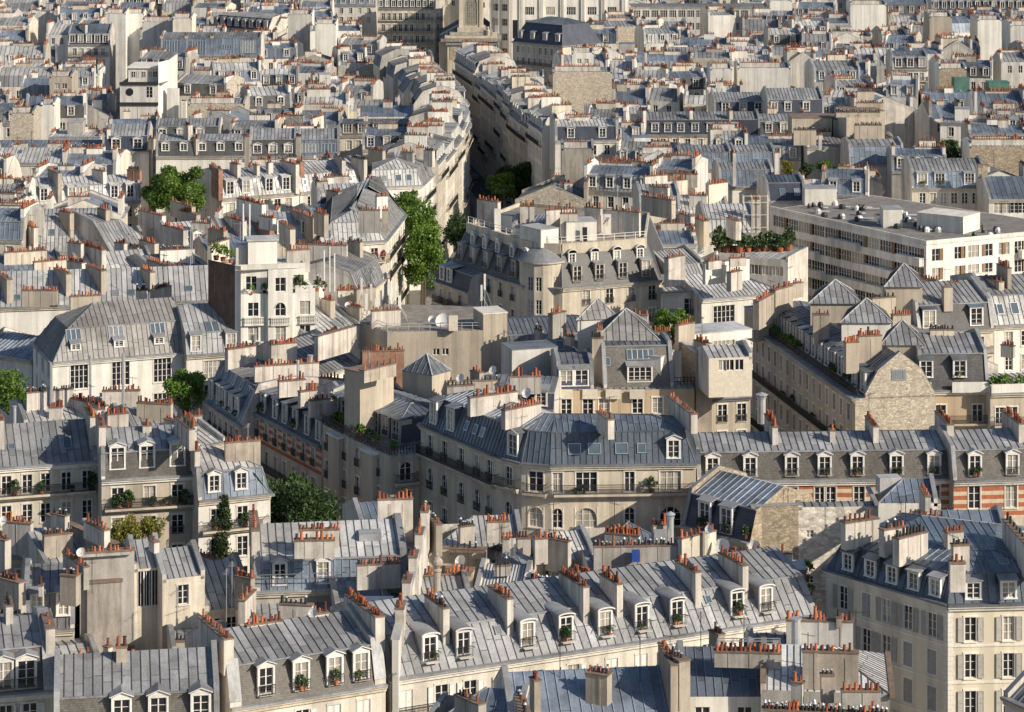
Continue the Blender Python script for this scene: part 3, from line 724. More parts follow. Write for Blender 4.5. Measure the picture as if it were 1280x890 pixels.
    # ---- make the objects
    def done(s):
        global NPOT
        for c_ in (s.chims if s.lod < 2 else ()):
            if rnd.random() < .2: q_ = rnd.uniform(0, c_[2]); s.mast((c_[0][0]+c_[1][0]*q_, c_[0][1]+c_[1][1]*q_, 0), c_[4]-.2, rnd.uniform(1.4, 3.2), .022)
            elif rnd.random() < .06: s.dish((c_[0][0], c_[0][1]-.4, 0), c_[4]-.4, .4, rnd.uniform(-2.6, -1.6))
        ox, oy = s.org; root = link(s.name, None, None, (ox, oy, 0)); root.empty_display_size = .5
        tag(root, s.label, s.cat, s.group); par = {}; cnt_ = {}
        order = sorted(s.parts, key=lambda n: n.split('#')[0] in ('parapet', 'cornice', 'railing', 'antenna', 'vent_pipe', 'window_guard', 'trim'))
        for n in order:
            mb = s.parts[n]
            if not mb.f: continue
            pa = root; n, k_ = n.split('#')
            if n == 'railing' and par.get('balcony#'+k_): pa = par['balcony#'+k_]
            par[n+'#'+k_] = link(n, mb.mesh(n, (ox, oy, 0)), pa)
        lo = s.lod >= 2
        for it in s.sub:
            k, p, rz = it[0], it[1], it[2]; loc = (p[0]-ox, p[1]-oy, p[2])
            if k == 'window':
                me, pm = window_meshes(it[3], it[4], it[5], it[6], it[7], lo)
                o = link('window', me, root, loc, rz)
                if pm: link('pane', pm, o)
            elif k == 'shutter': link('shutter', shutter_mesh(it[3], it[4], it[5]), root, loc, rz)
            elif k == 'dormer':
                _, _, _, w, h, dd, st, side, top, face = it
                o = link('dormer', dormer_mesh(w, h, dd, st, side, top, face), root, loc, rz)
                me, _ = window_meshes(w, h, False, 2, 'paint_white', True); link('window', me, o, (-round(w, 1)/2, .1, 0))
            elif k == 'plant':
                link('balcony_plant', plant_mesh(it[4]), root, loc, rnd.uniform(0, 6)).scale = (it[3], it[3], it[3]*rnd.uniform(.8, 1.4))
        for n, mb in s.custom: link(n, mb.mesh(n, (ox, oy, 0)), root)
        hi, low = pot_meshes(); cnt = 0
        for p, u, L, zb, zt, th, n, mat, pot, rows in s.chims:
            mb = MB(); v = (-u[1], u[0]); o2 = (p[0], p[1], zb)
            mb.obox((0, 0), u, 0, L, -th/2, th/2, 0, zt-zb-.1, mat); mb.obox((0, 0), u, -.06, L+.06, -th/2-.06, th/2+.06, zt-zb-.1, zt-zb, 'cap')
            if L > 1.6 and s.lod < 2:
                for q_ in range(int(L/1.5)): x_ = (q_+.5)*L/int(L/1.5)+rnd.uniform(-.2, .2); mb.obox((0, 0), u, x_, x_+rnd.choice([.05, .12, .3]), -th/2-.035, th/2+.035, 0, zt-zb-.1-rnd.choice([0, 0, .35]), rnd.choice([mat, mat, 'chim_beige']))
            st = link('chimney_stack', mb.mesh('chimney_stack'), root, (p[0]-ox, p[1]-oy, zb))
            n = int(n*1.15+.5) if n else 0
            if pot == 'pot' and rnd.random() < .12: pot = rnd.choice(['cowl', 'black'])
            ks = rnd.uniform(.85, 1.12)
            if cnt+n*rows > 100: n = max(0, (100-cnt)//max(1, rows))
            for r_ in range(rows):
                for i in range(n):
                    if n > 3 and rnd.random() < .1: continue
                    x = L*(i+.5)/n+rnd.uniform(-.05, .05); y = 0 if rows == 1 else (r_-(rows-1)/2)*th*.5
                    y += rnd.uniform(-.04, .04)
                    me = (hi[4] if pot == 'black' and rnd.random() < .8 else hi[5]) if pot in ('black', 'cowl') and not lo and (pot == 'black' or rnd.random() < .7) else rnd.choice(low if lo else hi[:4]+[hi[0]]*2+([hi[4]] if rnd.random() < .1 else []))
                    if pot == 'black' and lo: me = hi[4]
                    o = link('chimney_pot', me, st, (x*u[0]+y*v[0], x*u[1]+y*v[1], zt-zb-.02))
                    k = ks*rnd.uniform(.75, 1.15)*(1.1 if lo else .98); o.scale = (k, k, k*rnd.uniform(.6, 1.1)); cnt += 1
        NPOT += cnt
        return root
# ---------------------------------------------------------------- foliage
def plant_mesh(mat):
    key = ('plant', mat, rnd.randrange(3))
    if key in CACHE: return CACHE[key]
    mb = MB()
    mb.lathe([(.3, 0), (.4, .45), (.3, .45)], 'pot', 8)
    for i in range(130):
        t, ph, r = rnd.uniform(0, 2*pi), rnd.uniform(-.3, 1.5), rnd.uniform(.3, 1)**.6
        leaf(mb, (r*cos(t)*cos(ph)*.8, r*sin(t)*cos(ph)*.8, .9+r*sin(ph)*.9), .22, mat)
    CACHE[key] = mb.mesh('balcony_plant'); return CACHE[key]
def leaf(mb, c, r, mat, tone=None):
    a, b = rnd.uniform(0, 2*pi), rnd.uniform(-1, 1); sb = sqrt(1-b*b)
    e = (cos(a)*sb, sin(a)*sb, b); t = rnd.uniform(0, 2*pi); f0 = (-sin(a), cos(a), 0); g = (e[1]*f0[2]-e[2]*f0[1], e[2]*f0[0]-e[0]*f0[2], e[0]*f0[1]-e[1]*f0[0])
    f = [cos(t)*f0[i]+sin(t)*g[i] for i in range(3)]; g = [-sin(t)*f0[i]+cos(t)*g[i] for i in range(3)]
    r1 = r*rnd.uniform(.6, 1.2)
    mb.face([tuple(c[i]-r1*f[i] for i in range(3)), tuple(c[i]-r1*.5*g[i] for i in range(3)), tuple(c[i]+r1*f[i] for i in range(3)), tuple(c[i]+r1*.5*g[i] for i in range(3))], mat, rnd.random() if tone is None else tone)
def tree(label, px, py, z, rx, rz, mat='leaf_green', name='tree', n=7000, lf=.2, ry=None, shape='round', group='trees among the houses', zb=0):
    """crown centred at picture point (px,py) at height z; rx, rz are half sizes in metres"""
    x, y = P(px, py, z); ry = ry or rx
    root = link(name, None, None, (x, y, zb)); tag(root, label, 'tree', group)
    tb = MB(); top = z-rz*.2
    tb.bar((x, y, zb), (x+.2, y, top), .28, 'bark', 8, .14)
    cl = []
    OCC.append(((x-rx*.7, y-ry*.7), (1, 0), rx*1.4, ry*1.4))
    for i in range(int(26*max(1, rz/rx)*max(1, ry/rx))):
        t, ph = rnd.uniform(0, 2*pi), asin(rnd.uniform(-.85, .97)); rr = rnd.uniform(.4, .82)
        if shape == 'cone':
            q = rnd.random(); c = (x+cos(t)*rx*(1-q)*.6, y+sin(t)*ry*(1-q)*.6, z-rz+2*rz*q); R = rx*(.5-.3*q)
        else:
            c = (x+rr*rx*cos(t)*cos(ph), y+rr*ry*sin(t)*cos(ph), z+rr*rz*sin(ph)); R = rnd.uniform(.28, .45)*min(rx, rz)
        cl.append((c, R)); st = (x+.1, y, max(zb+2, top-rnd.uniform(.5, 3))); tb.bar(st, tuple(st[k]*.1+c[k]*.9 for k in range(3)), .09, 'bark', 5, .03)
    link('trunk', tb.mesh('trunk', (x, y, zb)), root)
    cb = MB()
    for i in range(n):
        c, R = cl[i % len(cl)]; t, b = rnd.uniform(0, 2*pi), rnd.uniform(-1, 1); k = R*rnd.uniform(.35, 1)**.5*rnd.uniform(.8, 1.15); sb = sqrt(1-b*b)
        ct = (i % len(cl))/len(cl)
        leaf(cb, (c[0]+k*cos(t)*sb, c[1]+k*sin(t)*sb, c[2]+k*b*.85), lf, mat, min(1, max(0, rnd.gauss(.35+.4*ct, .22))))
    link('crown', cb.mesh('crown', (x, y, zb)), root)
def wdict(_base=None, **k): return dict(_base or {}, **k)
def _edge(s, i):
    p0, p1 = s.pg[i], s.pg[(i+1) % len(s.pg)]; u, L = unit(p0, p1); s.fr = (p0, u, L); z = s.pz; R = s.ring
    prof = [(0, z, 0)]
    for d, h in R: prof.append((prof[-1][0]+d, prof[-1][1]+h, 0))
    s.prof = prof
    def zp(t):
        for k in range(len(prof)-1):
            if t <= prof[k+1][0]: q = (t-prof[k][0])/(prof[k+1][0]-prof[k][0]); return prof[k][1]+q*(prof[k+1][1]-prof[k][1])
        return prof[-1][1]
    s.zp = zp
    return s
Bld.edge = _edge
def _terrace_rail(s, pts, z, h=1.0, mat='paint_white', sp=1.4, world=False):
    mb = s.part('guard_rail'); pg = [p if world else P(p[0], p[1], z) for p in pts]
    for i in range(len(pg)-1):
        u, L = unit(pg[i], pg[i+1]); n = max(1, int(L/sp))
        for k in range(n+1): mb.obox(pg[i], u, L*k/n-.035, L*k/n+.035, -.035, .035, z, z+h, mat)
        for hh in (h-.06, h*.5): mb.obox(pg[i], u, 0, L, -.03, .03, z+hh, z+hh+.06, mat)
Bld.rail = _terrace_rail

def _achim(s, A, B, zt, hgt=2.5, th=.55, n=None, mat='chim_white', pot='pot', rows=1):
    """like pchim, but the height is chosen so that the stack really stands on this roof"""
    a, u, L = s.fr; v = (-u[1], u[0]); ridge = max(p[1] for p in s.prof); Dm = s.prof[-1][0]; best = None
    st = lambda q: ((q[0]-a[0])*u[0]+(q[1]-a[1])*u[1], (q[0]-a[0])*v[0]+(q[1]-a[1])*v[1])
    M = ((A[0]+B[0])/2, (A[1]+B[1])/2); z = ridge-.6
    while z < ridge+4:
        x, t = st(P(M[0], M[1], z))
        if .6 < t < Dm-.3 and -1.5 < x < L+1.5:
            e = abs(z-s.zp(t)-1.9)
            if best is None or e < best[0]: best = (e, z)
        z += .1
    if best is None or best[0] > 2.2: return s.pchim(A, B, zt, hgt, th, n, mat, pot, rows)
    z = best[1]; zb = min([s.zp(min(max(st(P(q[0], q[1], z))[1], .1), Dm-.1)) for q in (A, B)])-.3
    s.pchim(A, B, z, z-zb, min(th, .75), n, mat, pot, rows)
Bld.achim = _achim
# ================================================================= front edge of the view
G0 = 'houses in the nearest rows'
b = Bld('long zinc roofed house with nine white arched dormers and six tall pale chimney slabs', group=G0)
b.row((487, 850), (1024, 769), 16, h1=2.7, d1=2.7, h2=1.3, d2=4.6, D=13.5, h3=1.5, steep='zinc', top='zinc', wall='pale', seam=.75,
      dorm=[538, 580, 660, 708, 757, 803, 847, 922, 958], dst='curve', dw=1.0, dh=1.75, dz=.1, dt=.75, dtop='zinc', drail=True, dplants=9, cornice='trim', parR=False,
      win=wdict(px=[508, 552, 588, 632, 671, 717, 765, 802, 838, 885, 930, 980], fl=5, top=1.0, wh=2.0, ww=1.05, shut='shutter_white', balc=(0, 3)),
      chim=[wdict(px=558, t0=1.6, t1=5.6, up=.55, n=9), wdict(px=638, t0=1.6, t1=5.6, up=.6, n=9), wdict(px=733, t0=1.6, t1=6.4, up=.7, n=11), wdict(px=775, t0=1.7, t1=5, up=.5, n=8), wdict(px=873, t0=1.7, t1=5.4, up=.6, n=8), wdict(px=932, t0=1.7, t1=6, up=.6, n=9)],
      sky=[(622, 2.0, .6, .8), (885, 2.0, .6, .8), (690, 2.9, .5, .5)])
b.done()
b = Bld('brown slate mansard with five white dormers, left of the long zinc roof with arched dormers', group=G0)
b.row((288, 887), (482, 856), 16, h1=3.0, d1=.9, h2=1.3, d2=5, D=11, h3=2, steep='slate_brown', top='zinc', wall='pale', dorm=[297, 333, 377, 419, 452], dw=1.1, dh=2.0, dst='gable', dz=.35,
      drail=True, dplants=4, win=wdict(px=[305, 340, 378, 418, 455], fl=5, top=.9, wh=1.9, shut='shutter_white'), pt=.9, ph=.5,
      chim=[wdict(f=.012, t0=.8, t1=7, up=.9, n=12, th=.8), wdict(f=.99, t0=.8, t1=7.5, up=.9, n=12, th=.8), wdict(px=330, t0=5.8, along=3, up=.1, n=7), wdict(px=400, t0=6, along=1.2, up=.2, n=3, th=.8)])
b.done()
b = Bld('low zinc roof over slates with three dormers cut by the bottom edge, lower left', group=G0)
b.row((68, 917), (274, 905), 16.5, h1=2.3, d1=.8, h2=1.9, d2=4.2, D=9, steep='slate_brown', top='zinc', wall='cream', dorm=[152, 198, 251], dw=1.2, dh=1.7, dst='gable', dz=.2, win=wdict(n=6, fl=4),
      chim=[wdict(px=152, t0=4.2, along=.8, up=.7, n=2, th=.7, mat='chim_beige')], parL=True)
b.done()
b = Bld('curved slate mansard house with twin balcony dormers in the lower left corner', group=G0)
b.row((-40, 874), (68, 864), 17, h1=3.1, d1=1.5, h2=1.2, d2=4, D=10, steep='slate_brown', top='zinc', wall='cream', dorm=[4, 33], dw=1.3, dh=2.0, dst='gable', dz=.1, drail=True, cornice='trim',
      win=wdict(px=[-20, 8, 37], fl=4, shut='shutter_white'), chim=[wdict(px=12, t0=4.5, t1=7, up=1.2, n=6, pot='black'), wdict(f=.97, t0=1, t1=5, up=.3, n=2, th=.7)], pt=.8)
b.done()
b = Bld('deep blue zinc roof cut by the bottom edge, in front of the long white house', group=G0)
b.row((640, 925), (852, 915), 18, h1=0, d1=.01, h2=3, d2=5.4, D=11, top='zinc_blue', wall='beige', seam=.8, chim=[wdict(px=750, t0=3.0, along=1.5, up=.5, n=4, th=1.0, mat='chim_beige'), wdict(px=843, t0=1, t1=6, up=1.6, n=6, mat='chim_beige')])
b.pchim((735, 838), (762, 842), 23.4, 2.2, .9, 4, 'chim_beige', 'cowl'); b.pchim((649, 868), (657, 892), 22.5, 4, .7, 5, 'chim_beige', 'cowl'); b.pchim((666, 845), (672, 850), 23, 2.5, .5, 2, 'chim_beige')
b.mast((700, 850), 20.5, 3); b.mast((800, 850), 20.5, 3.4)
b.done()
b = Bld('blue hipped roof end poking up at the bottom edge with two sooty chimney stacks', group=G0)
b.row((525, 915), (645, 925), 18, h1=0, d1=.01, h2=2.2, d2=4, D=8, hipL=True, top='zinc_blue', wall='grey')
b.pchim((573, 866), (603, 879), 22.6, 3.5, .7, 6, 'grey', 'cowl'); b.mast((490, 880), 21, 2.2)
b.done()
b = Bld('blue zinc roof on a white house, long double pot row along its ridge, bottom right', group=G0)
b.row((852, 871), (980, 871), 19.5, h1=0, d1=.01, h2=2.3, d2=4.3, D=8.6, top='zinc_blue', wall='white', seam=.65, cornice=None, parR=True, win=wdict(px=[878, 931], fl=5, top=.75, wh=1.4, ww=1.1, surround=None))
b.pchim((893, 812), (976, 814), 22.6, 1.2, .7, 12, 'grey', 'pot', 2); b.pchim((840, 815), (856, 825), 22.8, 4, .9, 4, 'chim_beige', 'cowl'); b.mast((930, 812), 21.5, 2.5); b.mast((876, 815), 21.5, 3)
b.rail([(897, 806), (975, 806)], 23, .5, 'steel', 1)
b.done()
b = Bld('cracked grey wall with white capped black pots along the bottom edge, zinc gable behind', group=G0)
b.row((951, 862), (1112, 868), 20.5, h1=0, d1=.01, h2=1.9, d2=4.4, D=9, top='zinc_light', wall='grey', seam=.5, cornice=None, gut='cap', hipR=True)
b.pchim((953, 884), (1110, 892), 21.4, 2, .7, 26, 'grey', 'cowl', 2)
b.pchim((1003, 812), (1073, 814), 23.4, 3.2, .6, 9, 'chim_beige'); b.pchim((1026, 842), (1042, 842), 23.3, 2, .6, 3, 'chim_beige', 'cowl'); b.pchim((990, 850), (1004, 852), 22.6, 2, .5, 2); b.pchim((1052, 862), (1100, 862), 22.6, 2, .5, 6, 'grey')
b.mast((1070, 820), 22, 3.5); b.mast((1010, 835), 22, 2.6); b.pipe((995, 800), 21.5, 1.6, .35, False)
b.done()
b = Bld('small zinc lean-to roof squeezed between the hooded-pot roof and the cracked grey wall', group=G0)
b.row((940, 838), (1010, 838), 19, h1=0, d1=.01, h2=1.8, d2=3.4, D=6.8, top='zinc', wall='beige', cornice=None)
b.pchim((983, 773), (1066, 775), 22.6, 4.5, .7, 13, 'concrete'); b.pchim((1045, 770), (1052, 770), 23, .8, .5, 1, 'chim_beige', 'black'); b.pchim((890, 786), (902, 792), 21, 2, .6, 4, 'chim_beige', 'cowl')
b.done()
b = Bld('low dark roof of a corner house at the bottom right edge, with white guttering', group=G0)
b.row((1256, 872), (1330, 905), 19.5, h1=0, d1=.01, h2=2.6, d2=4, D=8, top='zinc_dark', wall='white', seam=.7, win=wdict(n=4, fl=4, guard=True))
b.done()
b = Bld('cream corner house with grey shutters and dark blue zinc mansard, white quoins at its angle', group=G0)
b.poly([(1033, 712), (1185, 757), (1310, 754), (1310, 690), (1120, 668)], 19, rings=((1.1, 2.3), (3.3, .9)), steep='lead', top='zinc_blue', wall='yellowcream', gut='zinc_dark', cornice='trim',
       wins={0: wdict(px=[1054, 1083, 1108, 1135, 1165], fl=6, top=1.0, wh=2.0, ww=.95, fh=3.05, shut='shutter', course='trim'), 1: wdict(px=[1213, 1261], fl=6, top=1.0, wh=2.0, ww=.95, fh=3.05, shut='shutter', course='trim')},
       dorm={0: wdict(px=[1059, 1087, 1114, 1141, 1168], st='flat', w=.95, h=1.3, side='zinc', dz=.2, top='zinc'), 1: wdict(px=[1217, 1261], st='flat', w=1.1, h=1.3, side='zinc', dz=.2, top='zinc')})
c0, c1 = b.pg[1], b.pg[2]; u0, _ = unit(b.pg[0], b.pg[1]); u1, _ = unit(c0, c1); L0 = unit(b.pg[0], b.pg[1])[1]
for i in range(36):
    w_ = .55 if i % 2 else .4
    b.part('wall').obox(b.pg[0], u0, L0-w_, L0+.02, -.04, 0, 18.4-i*.4, 18.4-i*.4+.35, 'trim'); b.part('wall').obox(c0, u1, -.02, w_, -.04, 0, 18.4-i*.4, 18.4-i*.4+.35, 'trim')
    b.part('wall').obox(b.pg[0], u0, -.02, w_, -.04, 0, 18.4-i*.4, 18.4-i*.4+.35, 'trim')
for A_, B_, n_, p_ in (((1054, 652), (1096, 646), 6, 'pot'), ((1102, 661), (1130, 656), 5, 'pot'), ((1120, 672), (1156, 663), 8, 'black'), ((1182, 664), (1202, 662), 4, 'pot'), ((1190, 680), (1210, 679), 5, 'black'), ((1187, 702), (1206, 702), 3, 'pot')):
    b.pchim(A_, B_, 23.6, 2.4, .75, n_, 'chim_white', p_)
b.pchim((1258, 648), (1296, 690), 24, 3, .7, 9); b.edge(1); b.skylight(1254, 2.6, .9, .9)
b.mast((1132, 655), 23, 2.6); b.mast((1230, 700), 22, 2)
b.done()
b = Bld('plain blue zinc roofed wing standing directly behind the cream shuttered corner house', group=G0)
b.row((1168, 677), (1262, 677), 18, h1=0, d1=.01, h2=1.7, d2=4.4, D=8.8, top='zinc_blue', wall='cream', seam=.95, win=wdict(n=4, fl=1, wh=1.2))
b.pchim((1122, 643), (1180, 645), 20.8, 2, .7, 8)
b.done()
b = Bld('windowless whitewashed rubble party wall block with three tiny windows, right of the long zinc roof', group=G0)
b.row((998, 634), (1176, 632), 19, h1=0, d1=.01, h2=.15, d2=.9, D=1.8, top='zinc', wall='rubble_white', par='rubble_white', cornice=None, ph=.15, gut='zinc', win=wdict(cols=[1.1], fl=2, top=2.2, wh=.7, ww=.7, fh=4.3, bars=1, surround=None))
b.wall(P(939, 640, 18.7), P(998, 634, 19), 0, 19.2, 'rubble_brown')
q0, q1 = P(939, 640, 18.7), P(998, 634, 19); uu, LL = unit(q0, q1); b.part('coping').obox(q0, uu, -.05, LL, -.05, .4, 19.2, 19.35, 'zinc')
b.pchim((915, 692), (990, 690), 19.2, 4, .6, 9, 'chim_white'); b.mast((985, 655), 17, 3.5)
b.done()
b = Bld('dark navy mansard house with three tall white dormers, its flank against the whitewashed rubble wall', group=G0)
b.row((853, 657), (937, 680), 16, h1=3.0, d1=1.0, h2=1.5, d2=4, D=10, steep='slate_blue', top='zinc_blue', wall='beige', hipL=False, dorm=[880, 907, 934], dw=1.25, dh=2.2, dz=.1, dst='flat', drail=True, dplants=5, parR=False, par='rubble_brown', win=wdict(n=3, fl=3), gut='zinc')
b.dish((943, 690), 17.2, .6)
b.done()
b = Bld('small half-hipped blue zinc roof on top of the whitewashed rubble block', group=G0, name='rooftop_pavilion', cat='roof pavilion')
b.row((1098, 629), (1172, 629), 19.5, h1=0, d1=.01, h2=1.6, d2=2.8, D=5.6, zb=17, hipL=True, top='zinc_blue', wall='white', cornice=None)
b.pchim((1152, 608), (1160, 620), 22, 2, .5, 4); b.boxp('hatch', (1100, 598), (1127, 597), 21.2, 1.5, 1.5, 'zinc_light')
b.done()
# ---- slate row on the right
b = Bld('long brown slate mansard with seven pedimented dormers, right of the rounded corner building', group=G0)
b.row((872, 603), (1191, 599), 17, h1=2.8, d1=.9, h2=1.0, d2=4, D=9.8, steep='slate_brown', top='zinc', wall='striped', zb=13.3, dorm=[891, 938, 990, 1031, 1072, 1121, 1168], dw=1.05, dh=1.8, dst='gable', dz=.25, drail=True, dplants=6, cornice='trim',
      win=wdict(px=[900, 945, 990, 1025, 1038, 1074, 1120, 1168], fl=1, top=.6, wh=2.0, ww=1.1), par='chim_white',
      chim=[wdict(px=969, t0=2.2, t1=8, up=1.2, n=14), wdict(px=1041, t0=2.5, t1=3.6, up=.7, n=2), wdict(px=1095, t0=2.3, t1=7, up=1.1, n=12), wdict(px=1188, t0=2.0, t1=8, up=1.3, n=13, th=.7)])
a_, u_, L_ = b.fr; b.wall(a_, (a_[0]+u_[0]*L_, a_[1]+u_[1]*L_), 0, 13.3, 'stone', px=[900, 945, 990, 1038, 1074, 1120, 1168], fl=4, top=.6, balc=(0,))
b.pipe((952, 520), 19, 2, .45)
b.done()
b = Bld('slate mansard end house with two pedimented dormers above striped brick at the right edge', group=G0)
b.row((1192, 602), (1330, 598), 17.2, h1=2.9, d1=.9, h2=1.1, d2=4, D=9.8, steep='slate_brown', top='zinc', wall='striped', zb=13.3, dorm=[1219, 1266], dw=1.1, dh=1.9, dst='gable', dz=.25, drail=True, dplants=3, cornice='trim', win=wdict(px=[1218, 1264], fl=1, top=.5, wh=2.3, ww=1.2),
      chim=[wdict(px=1277, t0=2, t1=8, up=1.2, n=13)])
a_, u_, L_ = b.fr; b.wall(a_, (a_[0]+u_[0]*L_, a_[1]+u_[1]*L_), 0, 13.3, 'stone', px=[1218, 1264], fl=4, top=.6)
b.done()
# ---- rounded corner building, middle
b = Bld('large stone building with rounded corner, blue zinc mansard and continuous iron balcony, centre', group=G0)
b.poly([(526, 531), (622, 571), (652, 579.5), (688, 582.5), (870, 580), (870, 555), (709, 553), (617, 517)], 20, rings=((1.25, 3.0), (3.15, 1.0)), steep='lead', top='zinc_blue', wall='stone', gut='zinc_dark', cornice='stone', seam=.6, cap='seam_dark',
       wins={0: wdict(px=[538, 556, 577, 597, 612], fl=5, top=.65, wh=2.1, ww=1.1, fh=3.5, guard=True, arch=(1,), balc=(0,)), 1: wdict(px=[636], fl=5, top=.65, wh=1.9, ww=1.0, fh=3.5, arch=(1,), balc=(0,)), 2: wdict(n=1, margin=.1, fl=5, top=.65, wh=2.0, ww=1.5, fh=3.5, arch=(1,), balc=(0,)), 3: wdict(px=[697, 733, 787, 838], wide={1: 2.1, 3: 2.1}, fl=5, top=.65, wh=2.0, ww=1.0, fh=3.5, arch=(1,), balc=(0,), plants=3)},
       dorm={0: wdict(px=[541, 562], w=1.1, h=2.1, side='lead', dz=.3, st='flat'), 1: wdict(px=[640], w=1.2, h=2.0, side='lead', dz=.2), 3: wdict(px=[842], w=1.1, h=1.7, side='lead', dz=.25)})
b.edge(3)
for x_ in (718, 743, 777): b.skylight(x_, .62, 1.3, 1.1)
b.skylight(802, .62, .9, 1.0); b.edge(0)
for x_ in (584, 595, 604): b.skylight(x_, .65, .8, 1.0)
for A_, B_, n_ in (((629, 512), (674, 503), 11), ((586, 496), (645, 488), 12), ((749, 513), (764, 524), 5), ((838, 494), (868, 517), 12)):
    b.pchim(A_, B_, 25, 2.0, .65, n_)
b.dish((658, 497), 25, .55); b.mast((762, 520), 24, 2); b.mast((700, 528), 24, 2.5)
for y_ in (640, 672): pass
b.done()
# ---- art nouveau house with set-back floor
b = Bld('pale undulating house with bays and planted roof terrace, left of the rounded corner building', group=G0)
b.poly([(403, 530), (440, 549), (489, 571), (524, 567), (560, 520), (440, 494)], 17, rings=((.4, .3), (1.2, .05)), steep='zinc', top='zinc', wall='beige', cap='zinc_dark', cornice=None,
       wins={0: wdict(px=[409, 420, 431], fl=5, top=.7, wh=1.9, ww=.9, arch=(0,), guard=True), 1: wdict(px=[447, 459, 473], fl=5, top=.7, wh=1.9, ww=.9, arch=(0,), guard=True), 2: wdict(px=[507], fl=5, top=.7, wh=2.0, ww=1.3, arch=(0,), balc=(0,))})
b.rail([(403, 528), (440, 547), (489, 569), (524, 565)], 17.3, .9, 'iron', .35)
for i, (t_, e_) in enumerate(((0, 10), (1, 10))):
    q0, q1 = b.pg[t_], b.pg[t_+1]; uu, LL = unit(q0, q1)
    for k in range(e_):
        a = rnd.uniform(.3, LL-.3); b.plant((q0[0]+uu[0]*a-uu[1]*.6, q0[1]+uu[1]*a+uu[0]*.6, 17.3), rnd.uniform(.4, .8), rnd.choice(['leaf_dark', 'leaf_green']))
# bays projecting
for px_ in (424, 466):
    q0, q1 = b.pg[0], b.pg[2]; uu, LL = unit(q0, q1); a = b.sx(q0, uu, px_, 0)
    b.part('bay').obox(q0, uu, a-1.3, a+1.3, -.7, .1, 7, 16.6, 'beige'); b.part('bay').obox(q0, uu, a-1.5, a+1.5, -.85, .1, 16.6, 16.8, 'trim')
b.row((411, 521), (500, 557), 17.1, h1=2.6, d1=.4, h2=.8, d2=3, D=8, steep='slate_blue', top='lead', wall='beige', zb=17, dn=7, dw=1.3, dh=2.0, dz=.1, dst='flat', cornice=None, drail=False, dside='beige', dtop='lead', dface='beige', hipR=True)
b.boxp('parapet_wall', (450, 466), (492, 457), 24.2, 2.5, 9, 'beige', cap='cap')
b.pchim((452, 462), (492, 453), 25.2, 1.4, .8, 4, 'chim_beige')
b.pyramid([(503, 463), (540, 469), (563, 463), (528, 457)], 22.2, 1.9, 'zinc_dark', 'beige', zb=19)
b.pchim((560, 476), (624, 474), 22, 2, .6, 8, 'chim_beige', 'black')
b.done()
b = Bld('dark roof crowded with chimneys and dishes, just behind the rounded corner building', group=G0)
b.row((596, 511), (692, 514), 18.6, h1=1.8, d1=.8, h2=.8, d2=4, D=10, steep='slate_blue', top='zinc_dark', wall='grey', parL=False, parR=False, dn=3, dst='flat', dside='lead', dh=1.4)
b.pchim((558, 482), (592, 480), 22.8, 2.2, .6, 6, 'grey', 'black'); b.pchim((637, 470), (676, 469), 22.6, 2, .6, 8, 'grey'); b.dish((575, 478), 22.5, .5); b.dish((616, 468), 22.5, .5); b.pchim((590, 462), (602, 465), 22.8, 1.5, .6, 3, 'grey')
b.done()
# ---- brick banded house and its left neighbour
b = Bld('house banded in red brick and stone under a dark mansard with seven tall dormers', group=G0)
b.row((302, 507), (402, 558), 14.4, h1=2.5, d1=.8, h2=.5, d2=4, D=10, steep='slate_blue', top='zinc', wall='striped', zb=11.1, dorm=[314, 328, 343, 355, 368, 383, 397], dw=.95, dh=2.0, dz=.2, dst='flat', dside='zinc_dark', dplants=3, cornice='zinc_blue', gut='zinc_blue', par='chim_white',
      win=wdict(n=8, fl=1, top=.6, wh=2.0, ww=1.0, guard=True))
a_, u_, L_ = b.fr; b.wall(a_, (a_[0]+u_[0]*L_, a_[1]+u_[1]*L_), 0, 11.1, 'stone', n=8, fl=4, top=.6, wh=2.0, balc=(0,))
for A_, B_, n_ in (((318, 457), (398, 452), 17), ((348, 476), (381, 473), 8), ((374, 489), (396, 486), 5), ((387, 500), (427, 495), 12), ((400, 471), (440, 475), 9)): b.pchim(A_, B_, 19.5, 1.9, .7, n_)
b.pipe((372, 470), 18, 1.8, .22, False); b.pipe((388, 468), 18, 2.2, .3, False)
b.done()
b = Bld('tall zinc mansard with five tight dormers, left neighbour of the brick banded house', group=G0)
b.row((257, 502), (303, 533), 13, h1=4.3, d1=2.0, h2=.5, d2=4, D=10, steep='zinc_blue', top='zinc', wall='grey', dorm=[263, 272, 279, 287, 295], dw=.9, dh=2.0, dz=.1, dst='flat', dplants=3, win=wdict(n=6, fl=4, guard=True), sky=[(294, 1.7, .9, 1.2), (303, 1.7, .9, 1.2)])
b.pchim((283, 436), (318, 431), 19.8, 2.8, .8, 8)
b.done()
